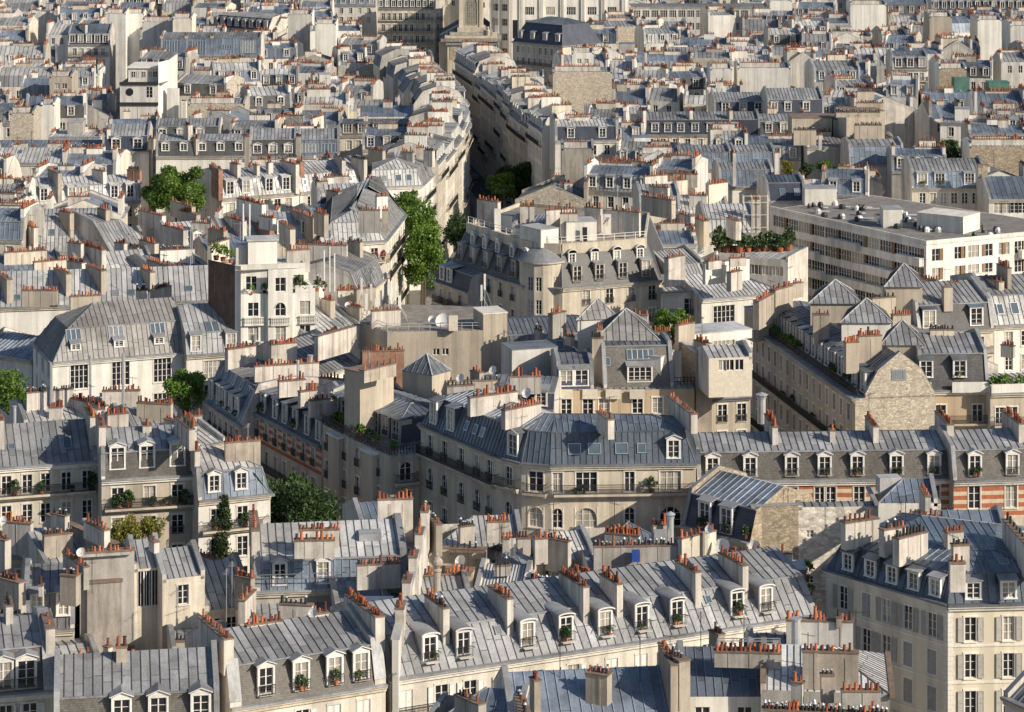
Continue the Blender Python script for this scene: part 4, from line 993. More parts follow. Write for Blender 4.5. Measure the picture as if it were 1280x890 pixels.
# ---- left, middle distance of the front
b = Bld('cream house under a broad zinc slope with skylights, planted balcony below, left edge', group=G0)
b.row((-60, 590), (122, 577), 17.5, h1=0, d1=.01, h2=3.1, d2=6, D=12, top='zinc', wall='cream', seam=.75, cornice='trim', win=wdict(px=[-40, -15, 8, 34, 57, 83, 109], fl=5, top=.8, wh=1.95, ww=1.0, balc=(0, 3), plants=9), sky=[(58, 2.8, .9, 1.9), (84, 2.8, .9, 1.9), (14, 2.8, .7, .9)],
      chim=[wdict(px=2, t0=2.5, t1=5, up=1.3, n=5), wdict(f=.985, t0=1.6, t1=7, up=1.2, n=12, th=.7)])
b.pipe((18, 520), 19.8, 1, .2, False)
b.done()
b = Bld('grey stone house with three wide white dormers and a long planted balcony, left', group=G0)
b.row((127, 601), (245, 594), 17, h1=2.7, d1=.3, h2=1.4, d2=4.6, D=10, steep='slate_brown', top='zinc', wall='beige', dorm=[147, 184, 222], dw=1.3, dh=2.1, dst='gable', dz=.2, dt=.1, cornice='trim', win=wdict(px=[147, 187, 222], fl=5, top=.8, wh=1.95, ww=1.2, balc=(0, 3), guard=True, plants=8),
      chim=[wdict(f=.015, t0=.8, t1=6, up=1.2, n=9, th=.7), wdict(px=184, t0=3.6, t1=5, up=.4, n=5, th=.9), wdict(f=.985, t0=.8, t1=5.6, up=.8, n=10, th=.7)])
b.pchim((222, 520), (240, 536), 22.6, 2.2, .6, 7)
b.done()
b = Bld('white house with pale zinc roof and three small dormers, beside the dark round tree', group=G0)
b.row((248, 627), (338, 618), 15, h1=2.7, d1=.7, h2=1.6, d2=4.4, D=10, steep='zinc_blue', top='zinc_light', wall='white', hipR=True, dorm=[268, 302, 333], dw=1.0, dh=1.6, dst='gable', dz=.5, win=wdict(px=[270, 303, 330], fl=4, top=.9, wh=2.0, balc=(0,), plants=4),
      chim=[wdict(px=303, t0=2.0, t1=4, up=.7, n=4, mat='chim_beige', th=.8), wdict(f=.02, t0=1, t1=4.5, up=.6, n=8)])
b.pchim((281, 552), (325, 549), 20.2, 3.2, .7, 10, 'chim_beige'); b.mast((310, 560), 19, 2.5, mat='galv')
b.done()
# ================================================================= lower-left cluster
G1 = 'small houses crowded in the lower left'
b = Bld('plastered studio house with tall barred atelier window and twin zinc gables, lower left', group=G1)
b.row((166, 772), (256, 760), 14.5, h1=0, d1=.01, h2=.9, d2=1.6, D=1.6, top='zinc', wall='cream', cornice=None, parL=False, parR=False, win=wdict(px=[194, 231, 268], fl=4, top=.75, wh=1.9, ww=1.0), backwall='cream')
b.row((167, 712), (203, 709), 19.2, h1=0, d1=.01, h2=1.6, d2=3.4, D=6.8, top='zinc', wall='cream', zb=12, cornice=None, seam=.6, win=wdict(cols=[1.24], fl=1, top=.2, wh=3.1, ww=1.9, bars=0, surround=None))
q_ = b.fr[0]; u_ = b.fr[1]
for k_ in range(8): b.part('glazing_bar#%d' % k_).obox(q_, u_, .36+k_*.245, .40+k_*.245, .05, .11, 15.95, 18.95, 'paint_white')
b.row((203, 725), (256, 719), 18.6, h1=0, d1=.01, h2=1.7, d2=3.4, D=6.8, top='zinc', wall='cream', zb=12, cornice=None, seam=.55, win=wdict(px=[229], fl=1, top=.6, wh=1.7, ww=.95))
b.row((256, 764), (318, 757), 14.5, h1=0, d1=.01, h2=2.6, d2=6, D=12, top='zinc_light', wall='cream', cornice=None, win=wdict(px=[268, 290], fl=3))
b.pchim((189, 673), (196, 677), 21.8, 1, .5, 1); b.done()
b = Bld('tall stained grey party wall with pots on top, left of the barred studio window', name='party_wall', cat='wall', group=G1)
q0, q1 = P(109, 730, 18.5), P(152, 727, 18.5); uu, LL = unit(q0, q1); b.org = q0
b.part('wall').obox(q0, uu, 0, LL, 0, 8, 0, 18.5, 'dirty'); b.part('coping').obox(q0, uu, -.1, LL+.1, -.1, 8.1, 18.5, 18.7, 'cap')
q0, q1 = P(100, 692, 21), P(168, 688, 21); uu, LL = unit(q0, q1)
b.part('wall').obox(q0, uu, 0, LL, 0, .6, 12, 21, 'grey'); b.part('coping').obox(q0, uu, -.05, LL+.05, -.05, .65, 21, 21.15, 'cap'); b.part('wall').obox(P(152, 727, 18.5), uu, 0, 1.1, .05, 8, 0, 12.8, 'brick_dark')
b.pchim((102, 690), (165, 686), 21.2, .4, .6, 11, 'grey'); b.pchim((82, 690), (108, 708), 20.6, 2, .5, 8, 'grey'); b.pchim((78, 716), (98, 718), 20.2, 2.6, .9, 4, 'chim_beige', 'cowl')
b.mast((112, 760), 16, 3); b.mast((115, 735), 18.5, 2.5); b.done()
b = Bld('long sloping parapet wall running down behind the studio house', name='party_wall', cat='wall', group=G1)
q0, q1 = P(58, 644, 19.5), P(166, 692, 19.5); b.org = q0; uu, LL = unit(q0, q1); b.part('wall').obox(q0, uu, 0, LL, 0, .5, 0, 19.5, 'grey'); b.part('coping').obox(q0, uu, -.1, LL, -.12, .62, 19.5, 19.65, 'cap')
b.pchim((66, 640), (84, 644), 21, 2, .6, 4); b.pchim((108, 650), (134, 662), 20.8, 1.6, .6, 5); b.pchim((5, 650), (40, 653), 20.2, 3, .6, 9, 'grey'); b.done()
b = Bld('little grey house with zinc dome-shaped roof and one dark window, lower left edge', group=G1)
b.row((10, 699), (56, 696), 16.5, h1=0, d1=.01, h2=1.6, d2=4, D=8, hipL=True, hipR=True, top='zinc_light', wall='beige', zb=0, win=wdict(px=[30], fl=3, top=1.0, wh=1.4, ww=1.5))
b.pchim((0, 672), (10, 674), 20, 6, .8, 2, 'chim_white'); b.pchim((54, 668), (90, 664), 19.8, 3.5, .8, 8, 'chim_beige', 'cowl'); b.done()
b = Bld('blue-grey zinc roof sloping down to a dark courtyard beside the sloping parapet wall', group=G1)
b.row((58, 712), (135, 700), 17.2, h1=0, d1=.01, h2=2, d2=5.5, D=11, top='zinc_light', wall='white', cornice=None, win=wdict(n=3, fl=2, top=.5)); b.done()
b = Bld('low zinc roof with two narrow white dormers, left of the stained party wall', group=G1)
b.row((30, 790), (93, 787), 14.6, h1=3.0, d1=.8, h2=1.3, d2=4.4, D=9, steep='zinc', top='zinc', wall='grey', dorm=[46, 79], dw=.9, dh=1.8, dz=.9, dst='flat', dface='trim', dside='zinc')
b.pchim((49, 730), (54, 730), 20.2, 1, .5, 1); b.mast((60, 735), 19, 2); b.done()
b = Bld('small white cube-shaped annexe with flat zinc lid below the stained party wall', group=G1, name='annexe', cat='annexe')
b.row((70, 830), (124, 824), 13.6, h1=0, d1=.01, h2=.5, d2=3, D=6, top='zinc_light', wall='white', cornice=None, win=wdict(n=1, fl=1, ww=.7)); b.pchim((90, 823), (112, 822), 15.2, 2.5, .6, 5); b.pchim((132, 806), (138, 808), 16.5, 3, .5, 1, 'chim_white'); b.pchim((148, 822), (167, 820), 16, 2.5, .6, 6, 'chim_beige'); b.pchim((146, 824), (157, 826), 17.2, 2.5, .8, 2, 'chim_beige'); b.done()
b = Bld('stub of blue roof and white chimney block with black pots on the left edge', group=G1)
b.row((-40, 805), (38, 800), 15.6, h1=0, d1=.01, h2=1.6, d2=4, D=8, top='zinc_blue', wall='white'); b.pchim((-5, 764), (36, 775), 19.4, 3, .8, 8, 'chim_white', 'black'); b.pchim((-5, 718), (28, 727), 20.2, 6, .8, 5, 'chim_beige'); b.done()
b = Bld('little roof with a black-potted beige chimney wall beside the studio house', group=G1, name='annexe', cat='annexe')
b.row((215, 815), (285, 810), 14, h1=0, d1=.01, h2=.8, d2=3, D=6, top='zinc', wall='cream', cornice=None); b.pchim((220, 800), (262, 798), 17.2, 4, .6, 9, 'beige', 'black'); b.pchim((243, 690), (270, 698), 17.2, 4, .6, 7); b.done()
# ================================================================= lower middle cluster
G2 = 'small houses crowded behind the long zinc roof'
b = Bld('blue zinc clad house with two white dormers, left of the diagonal pot lined wall', group=G2)
b.row((318, 741), (508, 733), 16.5, h1=2.6, d1=.4, h2=1.8, d2=5.4, D=11, steep='zinc_blue', top='zinc_light', wall='zinc_blue' if False else 'grey', seam=.7, dorm=[350, 404], dw=1.0, dh=1.8, dst='gable', dz=.3, parL=True, pt=.5,
      chim=[wdict(f=.01, t0=.6, t1=7, up=.9, n=9, th=.7)])
b.pchim((374, 661), (424, 660), 21.8, 1.6, .6, 12); b.pchim((368, 674), (418, 673), 21.6, 1.6, .8, 7, 'chim_white'); b.rail([(318, 733), (500, 727)], 17.2, 1.0, 'steel', 1.6); b.done()
b = Bld('low grey zinc lean-to with four black pots, below the blue-clad house', group=G2)
b.row((300, 785), (480, 775), 14.5, h1=0, d1=.01, h2=1.9, d2=6, D=12, top='zinc', wall='beige'); b.pchim((350, 753), (391, 755), 18.2, 2.2, .6, 6, 'chim_white', 'black'); b.pchim((390, 769), (410, 769), 18.6, 2, .7, 3); b.pchim((320, 781), (347, 780), 18, 1.4, .5, 5); b.pchim((296, 718), (316, 722), 18.4, 3, .6, 6, 'chim_beige'); b.pchim((302, 750), (316, 736), 18.4, 2, .6, 4); b.mast((395, 755), 17, 3.6); b.mast((283, 770), 17, 4, mat='galv'); b.mast((290, 760), 17, 4, mat='galv'); b.done()
b = Bld('dark blue zinc roof with a flat white rooflight, touching the diagonal party wall', group=G2)
b.row((425, 790), (492, 786), 15, h1=0, d1=.01, h2=2.2, d2=7, D=14, top='zinc_blue', wall='grey'); b.boxp('rooflight', (451, 757), (490, 757), 18.6, 2.6, .8, 'white'); b.done()
b = Bld('narrow pale diagonal party wall lined with orange pots, lower middle', name='party_wall', cat='wall', group=G2)
q0, q1 = P(490, 800, 19.5), P(531, 640, 19.5); b.org = q0; uu, LL = unit(q0, q1)
b.part('wall').obox(q0, uu, 0, LL, -.5, 0, 0, 19.5, 'white'); b.part('coping').obox(q0, uu, 0, LL, -.6, .1, 19.5, 19.65, 'zinc_light')
for k_ in range(5): a = LL*(k_+.5)/5.2; p_ = (q0[0]+uu[0]*a+.3, q0[1]+uu[1]*a); b.chimney(p_, (p_[0]+uu[0]*2.2, p_[1]+uu[1]*2.2), 17, 20.9, .7, 5)
b.done()
b = Bld('blue zinc roof with a grey vent box, left of the diagonal pot lined wall', group=G2)
b.row((448, 715), (512, 712), 17, h1=0, d1=.01, h2=2.2, d2=6, D=12, top='zinc_blue', wall='white'); b.pchim((446, 705), (500, 702), 19.6, 2.2, .6, 10, 'chim_white'); b.boxp('vent_box', (449, 668), (477, 667), 20.5, 1.6, .9, 'zinc'); b.done()
b = Bld('small blue roof with a white chimney block, below the pale undulating house', group=G2)
b.row((455, 672), (507, 668), 17.4, h1=0, d1=.01, h2=1.9, d2=5, D=10, top='zinc_blue', wall='white'); b.pchim((472, 623), (516, 622), 22, 4, .6, 8, 'chim_white'); b.boxp('vent_box', (482, 664), (488, 664), 20, .8, 1.4, 'white'); b.done()
b = Bld('pale zinc roof with bright seams at the foot of the rounded corner building', group=G2)
b.row((538, 690), (655, 686), 15, h1=0, d1=.01, h2=2.0, d2=4.6, D=9.2, top='zinc_light', wall='white', hipL=True, seam=.55); b.pchim((574, 657), (592, 655), 18.4, 1.6, .6, 5); b.pchim((608, 651), (636, 650), 18.4, 2, .6, 7); b.pchim((540, 645), (549, 655), 19.4, 3, .6, 3, 'chim_beige', 'cowl'); b.pchim((628, 672), (663, 671), 17.6, 2, .6, 8); b.boxp('cowl_box', (637, 676), (645, 676), 18, .8, 1.4, 'white'); b.done()
b = Bld('beige rendered wall with brown coping and four pots, right of the diagonal party wall', name='party_wall', cat='wall', group=G2)
b.boxp('wall', (524, 685), (608, 687), 16.5, .6, 16.5, 'beige', cap='cap'); b.pchim((562, 684), (606, 685), 16.9, .4, .5, 5, 'cap'); b.done()
b = Bld('low beige wall with a white dish and ten pots, behind the urn topped flue', name='party_wall', cat='wall', group=G2)
b.boxp('wall', (540, 713), (591, 715), 16.2, 1.2, 16.2, 'beige', cap='cap'); b.pchim((529, 718), (588, 714), 16.6, .4, .5, 11, 'cap'); b.dish((575, 708), 16.7, .55); b.mast((585, 712), 16, 2.4)
b.boxp('low_wall', (515, 722), (540, 722), 15.6, 1, 15.6, 'grey', cap='cap'); b.done()
b = Bld('light grey seamed roof lying flat behind the left end of the long zinc roof', group=G2)
b.row((492, 795), (600, 790), 14.5, h1=0, d1=.01, h2=1.9, d2=10, D=12, top='zinc_light', wall='grey', seam=.45)
p_ = P(546, 712, 19.6); b.part('urn_flue').lathe([(.32, -4.5), (.32, -.2), (.42, -.1), (.42, .0), (.2, .1), (.5, .5), (.52, .75), (.3, 1.05), (.12, 1.15), (.2, 1.25), (.02, 1.5)], 'chim_beige', 12, (p_[0], p_[1], 19.6)); b.done()
b = Bld('closely ribbed metal roof with steel masts, middle of the crowded lower roofs', group=G2)
b.row((588, 762), (652, 765), 14, h1=0, d1=.01, h2=2.2, d2=6.5, D=13, top='zinc_light', wall='grey', seam=.28, cornice=None); b.mast((620, 735), 16, 3.2, .06, False); b.mast((625, 735), 16, 3.2, .06, False); b.mast((632, 738), 16, 3); b.done()
b = Bld('low blue-grey hipped roof on a plain beige cube, right of the ribbed metal roof', group=G2)
b.row((615, 713), (682, 706), 15.5, h1=0, d1=.01, h2=1.3, d2=3.4, D=6.8, hipL=True, hipR=True, top='zinc_blue', wall='beige', cornice=None); b.pchim((618, 706), (638, 705), 16.8, 1, .5, 5, 'grey'); b.pchim((661, 720), (692, 733), 18.6, 4, .7, 10, 'chim_white', 'cowl'); b.mast((640, 712), 16, 3.5); b.done()
b = Bld('tiny cream house with two dark square windows, behind the long zinc roof', group=G2)
b.row((690, 702), (745, 697), 16, h1=0, d1=.01, h2=1.6, d2=3.6, D=7.2, top='zinc_light', wall='cream', seam=.5, cornice=None, win=wdict(px=[700, 709], fl=3, top=.5, wh=1.2, ww=.55, surround=None, bars=1)); b.pchim((719, 713), (740, 722), 17.6, 3, .6, 7); b.pchim((668, 672), (684, 671), 18.6, 2.4, .6, 5); b.pchim((684, 671), (712, 676), 18.2, 3, .6, 6); b.mast((692, 668), 18, 3); b.done()
b = Bld('grey roof packed with pots and a blue box, before the rounded corner building', group=G2)
b.row((740, 725), (850, 718), 15.5, h1=0, d1=.01, h2=1.2, d2=3.6, D=7.2, top='zinc', wall='grey', cornice=None)
b.pchim((742, 682), (855, 680), 18.8, 2.2, .6, 22, 'grey'); b.pchim((757, 664), (800, 668), 19.4, 1.5, .6, 10, 'grey', 'pot', 2); b.pchim((815, 656), (839, 653), 19.6, 2.4, .6, 6, 'chim_beige'); b.boxp('blue_box', (790, 690), (800, 690), 18.6, .8, .9, 'bluebox')
b.part('duct').bar(P(760, 705, 17)+(17,), P(794, 692, 18)+(18,), .22, 'galv', 8); b.pipe((838, 672), 18.6, 1.8, .3); b.boxp('vent_box', (818, 666), (834, 666), 19.4, 1.2, 1.6, 'galv'); b.mast((830, 655), 19, 3.2); b.mast((768, 668), 19, 3); b.done()
b = Bld('lead-blue curved roof tucked under the front of the rounded corner building', group=G2)
b.row((738, 695), (855, 690), 14.8, h1=0, d1=.01, h2=1.8, d2=4.6, D=9.2, hipL=True, hipR=True, top='zinc_blue', wall='grey', cornice=None); b.done()
b = Bld('pair of crossing zinc roofs with bright ribs, behind the middle of the long zinc roof', group=G2)
b.row((770, 752), (875, 735), 15, h1=0, d1=.01, h2=2.8, d2=6.5, D=12, top='zinc_blue', wall='white', seam=.6, hipL=True); b.row((880, 740), (985, 737), 15, h1=0, d1=.01, h2=2.6, d2=6.5, D=12, top='zinc_light', wall='white', seam=.55, hipR=True)
b.pchim((850, 672), (893, 662), 19.6, 3.2, .5, 7, 'cream'); b.dish((902, 690), 18, .8); b.dish((886, 668), 20, .4); b.mast((880, 690), 18, 1.8, .16, False, 'chim_white'); b.boxp('hutch', (968, 712), (1008, 712), 18.4, 2.5, 3, 'zinc_dark', cap='zinc_light'); b.plant(P(1008, 725, 16)+(16,), .9, 'leaf_green'); b.plant(P(1012, 745, 15)+(15.0,), .7, 'leaf_green'); b.done()
# ================================================================= trees of the lower half
tree('dark dense round tree in the street, lower left of centre', 364, 642, 12.5, 4.9, 4.6, 'leaf_dark', n=13000, lf=.22)
tree('narrow dark conifer beside the dark round tree', 281, 668, 11.5, 1.7, 3.8, 'leaf_dark', 'conifer_tree', n=5000, lf=.15, shape='cone')
tree('yellow-green shrubby tree in front of the grey stone house with long balcony', 171, 664, 13, 2.9, 1.9, 'leaf_yellow', n=5200, lf=.16)
tree('light green tree at the left edge below the hipped mansion', 12, 490, 13, 4.2, 3.6, 'leaf_green', n=6000, lf=.2)
tree('leafy green tree in front of the tall barred windows of the hipped mansion', 232, 490, 13.5, 3.4, 2.8, 'leaf_green', n=6500, lf=.18)
# ================================================================= middle distance
G3 = 'buildings in the middle distance'
b = Bld('hipped zinc mansion with tall barred windows and three big roof lights', name='mansion', cat='mansion', group=G3)
b.row((66, 454), (232, 441), 16, h1=3.7, d1=2.4, h2=2.2, d2=4.2, D=13.2, steep='zinc_brown', top='zinc_brown', wall='white', hipL=True, parR=False, seam=.65, dorm=[95, 149, 199], dw=1.0, dh=.7, dz=.25, dst='flat', cornice='trim',
      win=wdict(px=[99, 151, 203], fl=2, top=.35, wh=3.1, ww=2.2, bars=3, fh=4.5), sideL=wdict(n=3, fl=2, top=.5, wh=1.8, ww=1.0), sky=[(92, 1.8, 1.9, 1.9), (145, 1.8, 1.9, 1.9), (197, 1.8, 1.9, 1.9)])
b.done()
b = Bld('lower zinc-roofed wing with a green-framed roof light, attached right of the hipped mansion', group=G3)
b.row((233, 445), (306, 440), 16, h1=2.7, d1=.8, h2=2.7, d2=5, D=11.6, steep='zinc', top='zinc', wall='white', parL=False, dorm=[245, 289], dw=1.1, dh=1.9, dz=.2, dst='flat', win=wdict(px=[266], fl=2, top=.8, wh=2.4, ww=2.2), sky=[(265, 1.6, 1.7, 2.0)])
b.done()
b = Bld('white stepped modernist apartment house with stone balustrades and a dark brick flank', group=G3)
a, c_ = P(303, 368, 23.4), P(394, 365, 23.4); u, L = unit(a, c_); b.org = a
b.rid = 1
R_ = lambda x, t: (a[0]+x*u[0]-t*u[1], a[1]+x*u[1]+t*u[0])
cols = wdict(fl=6, top=1.1, wh=1.75, ww=1.35, fh=3.1, mat='white', surround=None, bars=1)
b.wall(R_(-.2, 0), R_(2.9, 0), 0, 23.4, n=1, margin=0, **cols); b.wall(R_(2.9, 0), R_(3.2, -.8), 0, 23.4, 'white'); b.wall(R_(3.2, -.8), R_(6.3, -.8), 0, 26.6, n=1, margin=0, arch=(1,), **cols); b.wall(R_(6.3, -.8), R_(6.6, 0), 0, 23.4, 'white'); b.wall(R_(6.6, 0), R_(L, 0), 0, 23.4, n=1, margin=0, **cols)
b.wall(R_(L, 0), R_(L, 9), 0, 23.4, 'white'); b.wall(R_(L, 9), R_(-.8, 9), 0, 26.4, 'white'); b.wall(R_(-4, 5.5), R_(-.9, .6), 0, 27.0, 'brick_dark'); b.wall(R_(-.9, .6), R_(-.2, 0), 0, 27.0, 'white')
b.part('terrace').face([R_(-.2, 0)+(23.41,), R_(L, 0)+(23.41,), R_(L, 9)+(23.41,), R_(-.2, 9)+(23.41,)], 'concrete')
b.part('terrace_wall').obox(a, u, 6.7, L, -.02, .2, 23.4, 24.3, 'white')
for k in range(3):
    for x0 in (0.2, 3.5, 7.2):
        z_ = 20.5-k*3.1-.9; yy = -.95 if x0 == 3.5 else -.25
        b.part('balustrade#%d%d' % (k, x0*10)).obox(a, u, x0, x0+2.5, yy-.12, yy+.12, z_+.78, z_+.9, 'white'); b.part('balustrade#%d%d' % (k, x0*10)).obox(a, u, x0, x0+2.5, yy-.12, yy+.3, z_-.15, z_, 'white')
        for i in range(11): q = R_(x0+.12+i*.225, yy); b.part('balustrade#%d%d' % (k, x0*10)).lathe([(.07, 0), (.05, .2), (.085, .4), (.05, .7), (.06, .78)], 'white', 6, (q[0], q[1], z_))
b.rid = 2
b.wall(R_(-.9, .8), R_(3.2, .8), 23.4, 26.6, n=1, margin=0, **wdict(cols, fl=1)); b.wall(R_(6.3, .8), R_(L-1.2, .8), 23.4, 26.6, n=1, margin=0, **wdict(cols, fl=1)); b.wall(R_(L-1.2, .8), R_(L-1.2, 9), 23.4, 26.6, 'white')
b.part('roof').face([R_(-.9, -.8+.8)+(26.4,), R_(L-1.2, 0.8)+(26.4,), R_(L-1.2, 9)+(26.4,), R_(-.9, 9)+(26.4,)], 'concrete'); b.part('parapet').obox(a, u, -.9, L-1.2, .78, 1.0, 26.4, 27.0, 'white')
b.part('roof_cabin').obox(a, u, .9, 4.6, 2.4, 5.4, 26.4, 29.7, 'white'); b.part('roof_cabin').obox(a, u, .7, 4.8, 2.2, 5.6, 29.7, 29.9, 'zinc_light')
b.part('roof_cabin').obox(a, u, -.6, .9, 3.4, 5.4, 26.4, 29.0, 'concrete')
for x_, t_, r_ in ((-3, 4.9, 1.0), (-2.2, 3.8, .9), (-1.3, 2.5, .8), (1.2, -.1, .5), (2.8, .3, .6), (8, .4, .7), (9.5, .4, .8), (7.2, .5, .9), (10.4, .3, .6)): b.plant(R_(x_, t_)+(27.0 if x_ < 0 else 23.4,), r_, 'leaf_green' if x_ < 5 else 'leaf_dark')
b.mast(R_(0, 4)+(0,), 28, 4, mat='galv'); b.mast(R_(5.4, 4)+(0,), 26, 3); b.chimney(R_(6, 5), R_(9, 5.5), 25, 28, .7, 7, 'grey')
OCC.append((R_(-4, -1), u, L+4, 11)); b.done()
# beige windowless block with antennas
b = Bld('windowless beige block with a flat roof full of phone antennas and dishes', group=G3)
b.poly([(450, 402), (484, 415), (604, 413), (634, 411), (604, 383), (480, 380)], 22, rings=((.25, .02),), steep='zinc', top='zinc_light', wall='beige', cap='gravel', cornice=None,
       wins={1: wdict(cols=[5.9, 7.0, 11.5], fl=1, top=2.1, wh=.8, ww=.8, bars=0, surround=None), 0: wdict(n=1, fl=1, top=2.0, wh=.8, ww=.8, bars=0, surround=None)})
q0, q1 = b.pg[2], b.pg[3]; uu, LL = unit(q0, q1); b.part('stair_tower').obox(q0, uu, 0, LL, -.03, 4, 12, 23.9, 'beige'); b.part('stair_tower').obox(q0, uu, -.08, LL+.08, -.1, 4.1, 23.9, 24.05, 'trim')
b.rail([(452, 400), (484, 413), (604, 411)], 22.1, .8, 'galv', 1.2)
b.dish((554, 406), 22.2, 1.0, -1.9); b.dish((540, 404), 22.2, .5, -1.9); b.boxp('air_conditioner', (561, 396), (572, 396), 23.9, .8, 1.7, 'plaster_hut')
for x_, y_, h_ in ((452, 398, 5), (458, 404, 3.6), (464, 402, 4.6), (470, 408, 3.4), (476, 402, 3.8), (486, 404, 5.4), (493, 404, 4.8), (500, 402, 3.2), (602, 386, 3), (606, 384, 4.2), (474, 396, 2.6), (499, 396, 2.6)):
    p_ = P(x_, y_, 22); mb = b.part('phone_antenna#%d' % (x_*1000+y_)); mb.bar((p_[0], p_[1], 22), (p_[0], p_[1], 22+h_), .05, 'galv', 6)
    mb.box(p_[0]-.13, p_[1]-.1, 22+h_-2.0, p_[0]+.13, p_[1]+.1, 22+h_, 'paint_white'); mb.bar((p_[0], p_[1], 22+h_*.6), (p_[0]+.9, p_[1]+.4, 22), .03, 'galv'); mb.bar((p_[0], p_[1], 22+h_*.6), (p_[0]-.8, p_[1]+.5, 22), .03, 'galv')
b.pchim((464, 388), (500, 386), 24, 2.2, .6, 7); b.done()
b = Bld('house with a reddish brick chimney wall topped by eleven pots, below the windowless beige block', group=G3)
b.row((440, 510), (510, 500), 18.5, h1=0, d1=.01, h2=1.6, d2=4.5, D=9, top='zinc_dark', wall='grey'); b.pchim((453, 438), (505, 437), 23.5, 5.5, .7, 15, 'brick'); b.pchim((395, 420), (448, 405), 22, 3, .6, 0, 'chim_white'); b.done()
# ---- grand stone building with two-tier mansard
b = Bld('grand stone apartment building with rounded corner turret, arched attic dormers and a railed roof terrace', group=G3)
b.poly([(565, 328), (655, 358), (703, 361), (826, 351), (830, 312), (640, 296)], 20, rings=((2.1, 5.2),), steep='slate', top='zinc', wall='stone', cap='gravel', gut='zinc', cornice='stone', para=.5,
       wins={0: wdict(px=[572, 583, 597, 611, 626, 641], fl=5, top=.5, wh=1.95, ww=1.0, fh=3.1, balc=(1,), guard=True), 1: wdict(n=0), 2: wdict(px=[733, 762, 789, 815], fl=5, top=.5, wh=1.95, ww=1.05, fh=3.1, guard=True)},
       dorm={0: wdict(px=[575, 590, 607, 624, 642], w=1.0, h=2.0, st='flat', side='stone', face='stone', dz=.2, rail=True), 2: wdict(px=[722, 750, 779, 808], w=1.1, h=2.0, st='flat', side='stone', face='stone', dz=.2, rail=True)})
for ed, pxs in ((0, [591, 606, 622, 640, 658]), (2, [715, 743, 771, 800])):
    b.edge(ed); a_, u_, L_ = b.fr; v_ = (-u_[1], u_[0])
    for x_ in pxs:
        x = b.sx(a_, u_, x_, 1.3); b.sub.append(('dormer', (a_[0]+x*u_[0]+1.2*v_[0], a_[1]+x*u_[1]+1.2*v_[1], 23.15), atan2(u_[1], u_[0]), .85, 1.2, 1.3, 'arch', 'zinc_light', 'zinc_light', 'paint_white'))
p0_, p1_ = b.pg[1], b.pg[2]; cx_, cy_ = (p0_[0]+p1_[0])/2, (p0_[1]+p1_[1])/2+2.4; RR = 3.2
ring = [(cx_+RR*cos(t), cy_+RR*sin(t)) for t in [radians(180+180*i/8) for i in range(9)]]
for i in range(8):
    b.wall(ring[i], ring[i+1], 0, 23.4, 'stone', n=1 if i in (2, 3, 5) else 0, fl=7, top=1.9, wh=1.9, ww=.8, fh=3.1, margin=.05, surround=None)
mb = b.part('turret_roof')
for i in range(16):
    t0, t1 = radians(180+180*i/16), radians(180+180*(i+1)/16)
    for k_ in range(5):
        f0, f1 = k_/5, (k_+1)/5; g0, g1 = f0**.8, f1**.8; R0, R1 = (RR+.22)*(1-f0), (RR+.22)*(1-f1); o0, o1 = 2.4*g0, 2.4*g1; z0, z1 = 23.5+2.3*sin(f0*pi/2), 23.5+2.3*sin(f1*pi/2)
        mb.face([(cx_+R0*cos(t0), cy_+o0+R0*sin(t0), z0), (cx_+R0*cos(t1), cy_+o0+R0*sin(t1), z0), (cx_+R1*cos(t1), cy_+o1+R1*sin(t1), z1), (cx_+R1*cos(t0), cy_+o1+R1*sin(t0), z1)], 'zinc')
    mb.face([(cx_+(RR+.22)*cos(t0), cy_+(RR+.22)*sin(t0), 23.3), (cx_+(RR+.22)*cos(t1), cy_+(RR+.22)*sin(t1), 23.3), (cx_+(RR+.22)*cos(t1), cy_+(RR+.22)*sin(t1), 23.5), (cx_+(RR+.22)*cos(t0), cy_+(RR+.22)*sin(t0), 23.5)], 'stone')
b.rid = 9
cu, zc = b.cap
b.rail(cu[:1]+cu[1:2]+cu[2:3]+cu[3:4], zc+.5, .9, 'paint_white', 1.5, True)
for i in (0, 1, 2): uu, LL = unit(cu[i], cu[i+1]); b.part('stone_band#%d' % i).obox(cu[i], uu, 0, LL, -.35, 0, zc-.9, zc+.5, 'stone')
# terrace structures
b.part('ladder').bar(P(790, 299, 24.5)+(24.5,), P(797, 345, 20.4)+(20.4,), .06, 'galv'); b.part('ladder').bar(P(794, 299, 24.5)+(24.5,), P(801, 345, 20.4)+(20.4,), .06, 'galv')
for i in range(14):
    f = i/14; A_ = P(790+7*f, 299+46*f, 24.5-4.1*f); B_ = P(794+7*f, 299+46*f, 24.5-4.1*f); b.part('ladder').bar(A_+(24.5-4.1*f,), B_+(24.5-4.1*f,), .03, 'galv')
b.boxp('roof_cabin#1', (622, 268), (640, 270), 27.3, 3, 2.2, 'white', cap='zinc'); b.boxp('roof_cabin#2', (650, 282), (676, 288), 27.5, 3, 2.4, 'white', cap='zinc_light'); b.boxp('roof_cabin#3', (708, 278), (746, 277), 27.8, 4, 2.8, 'white', cap='zinc_light'); b.boxp('roof_cabin#4', (746, 272), (766, 272), 27.6, 3, 2.4, 'white')
b.boxp('terrace_door', (728, 284), (734, 284), 27.2, .1, 2.0, 'iron')
b.row(( 640, 285), (692, 289), 26, h1=0, d1=.01, h2=1.5, d2=3.5, D=7, zb=25, top='zinc_blue', wall='white', cornice=None, seam=.5)
b.rid = 10
for A_, B_, n_ in (((598, 248), (624, 252), 6), ((682, 262), (718, 260), 9), ((650, 257), (668, 257), 5), ((765, 262), (800, 265), 8), ((700, 266), (722, 266), 5), ((732, 258), (752, 260), 5)): b.pchim(A_, B_, 29, 3.4, .6, n_)
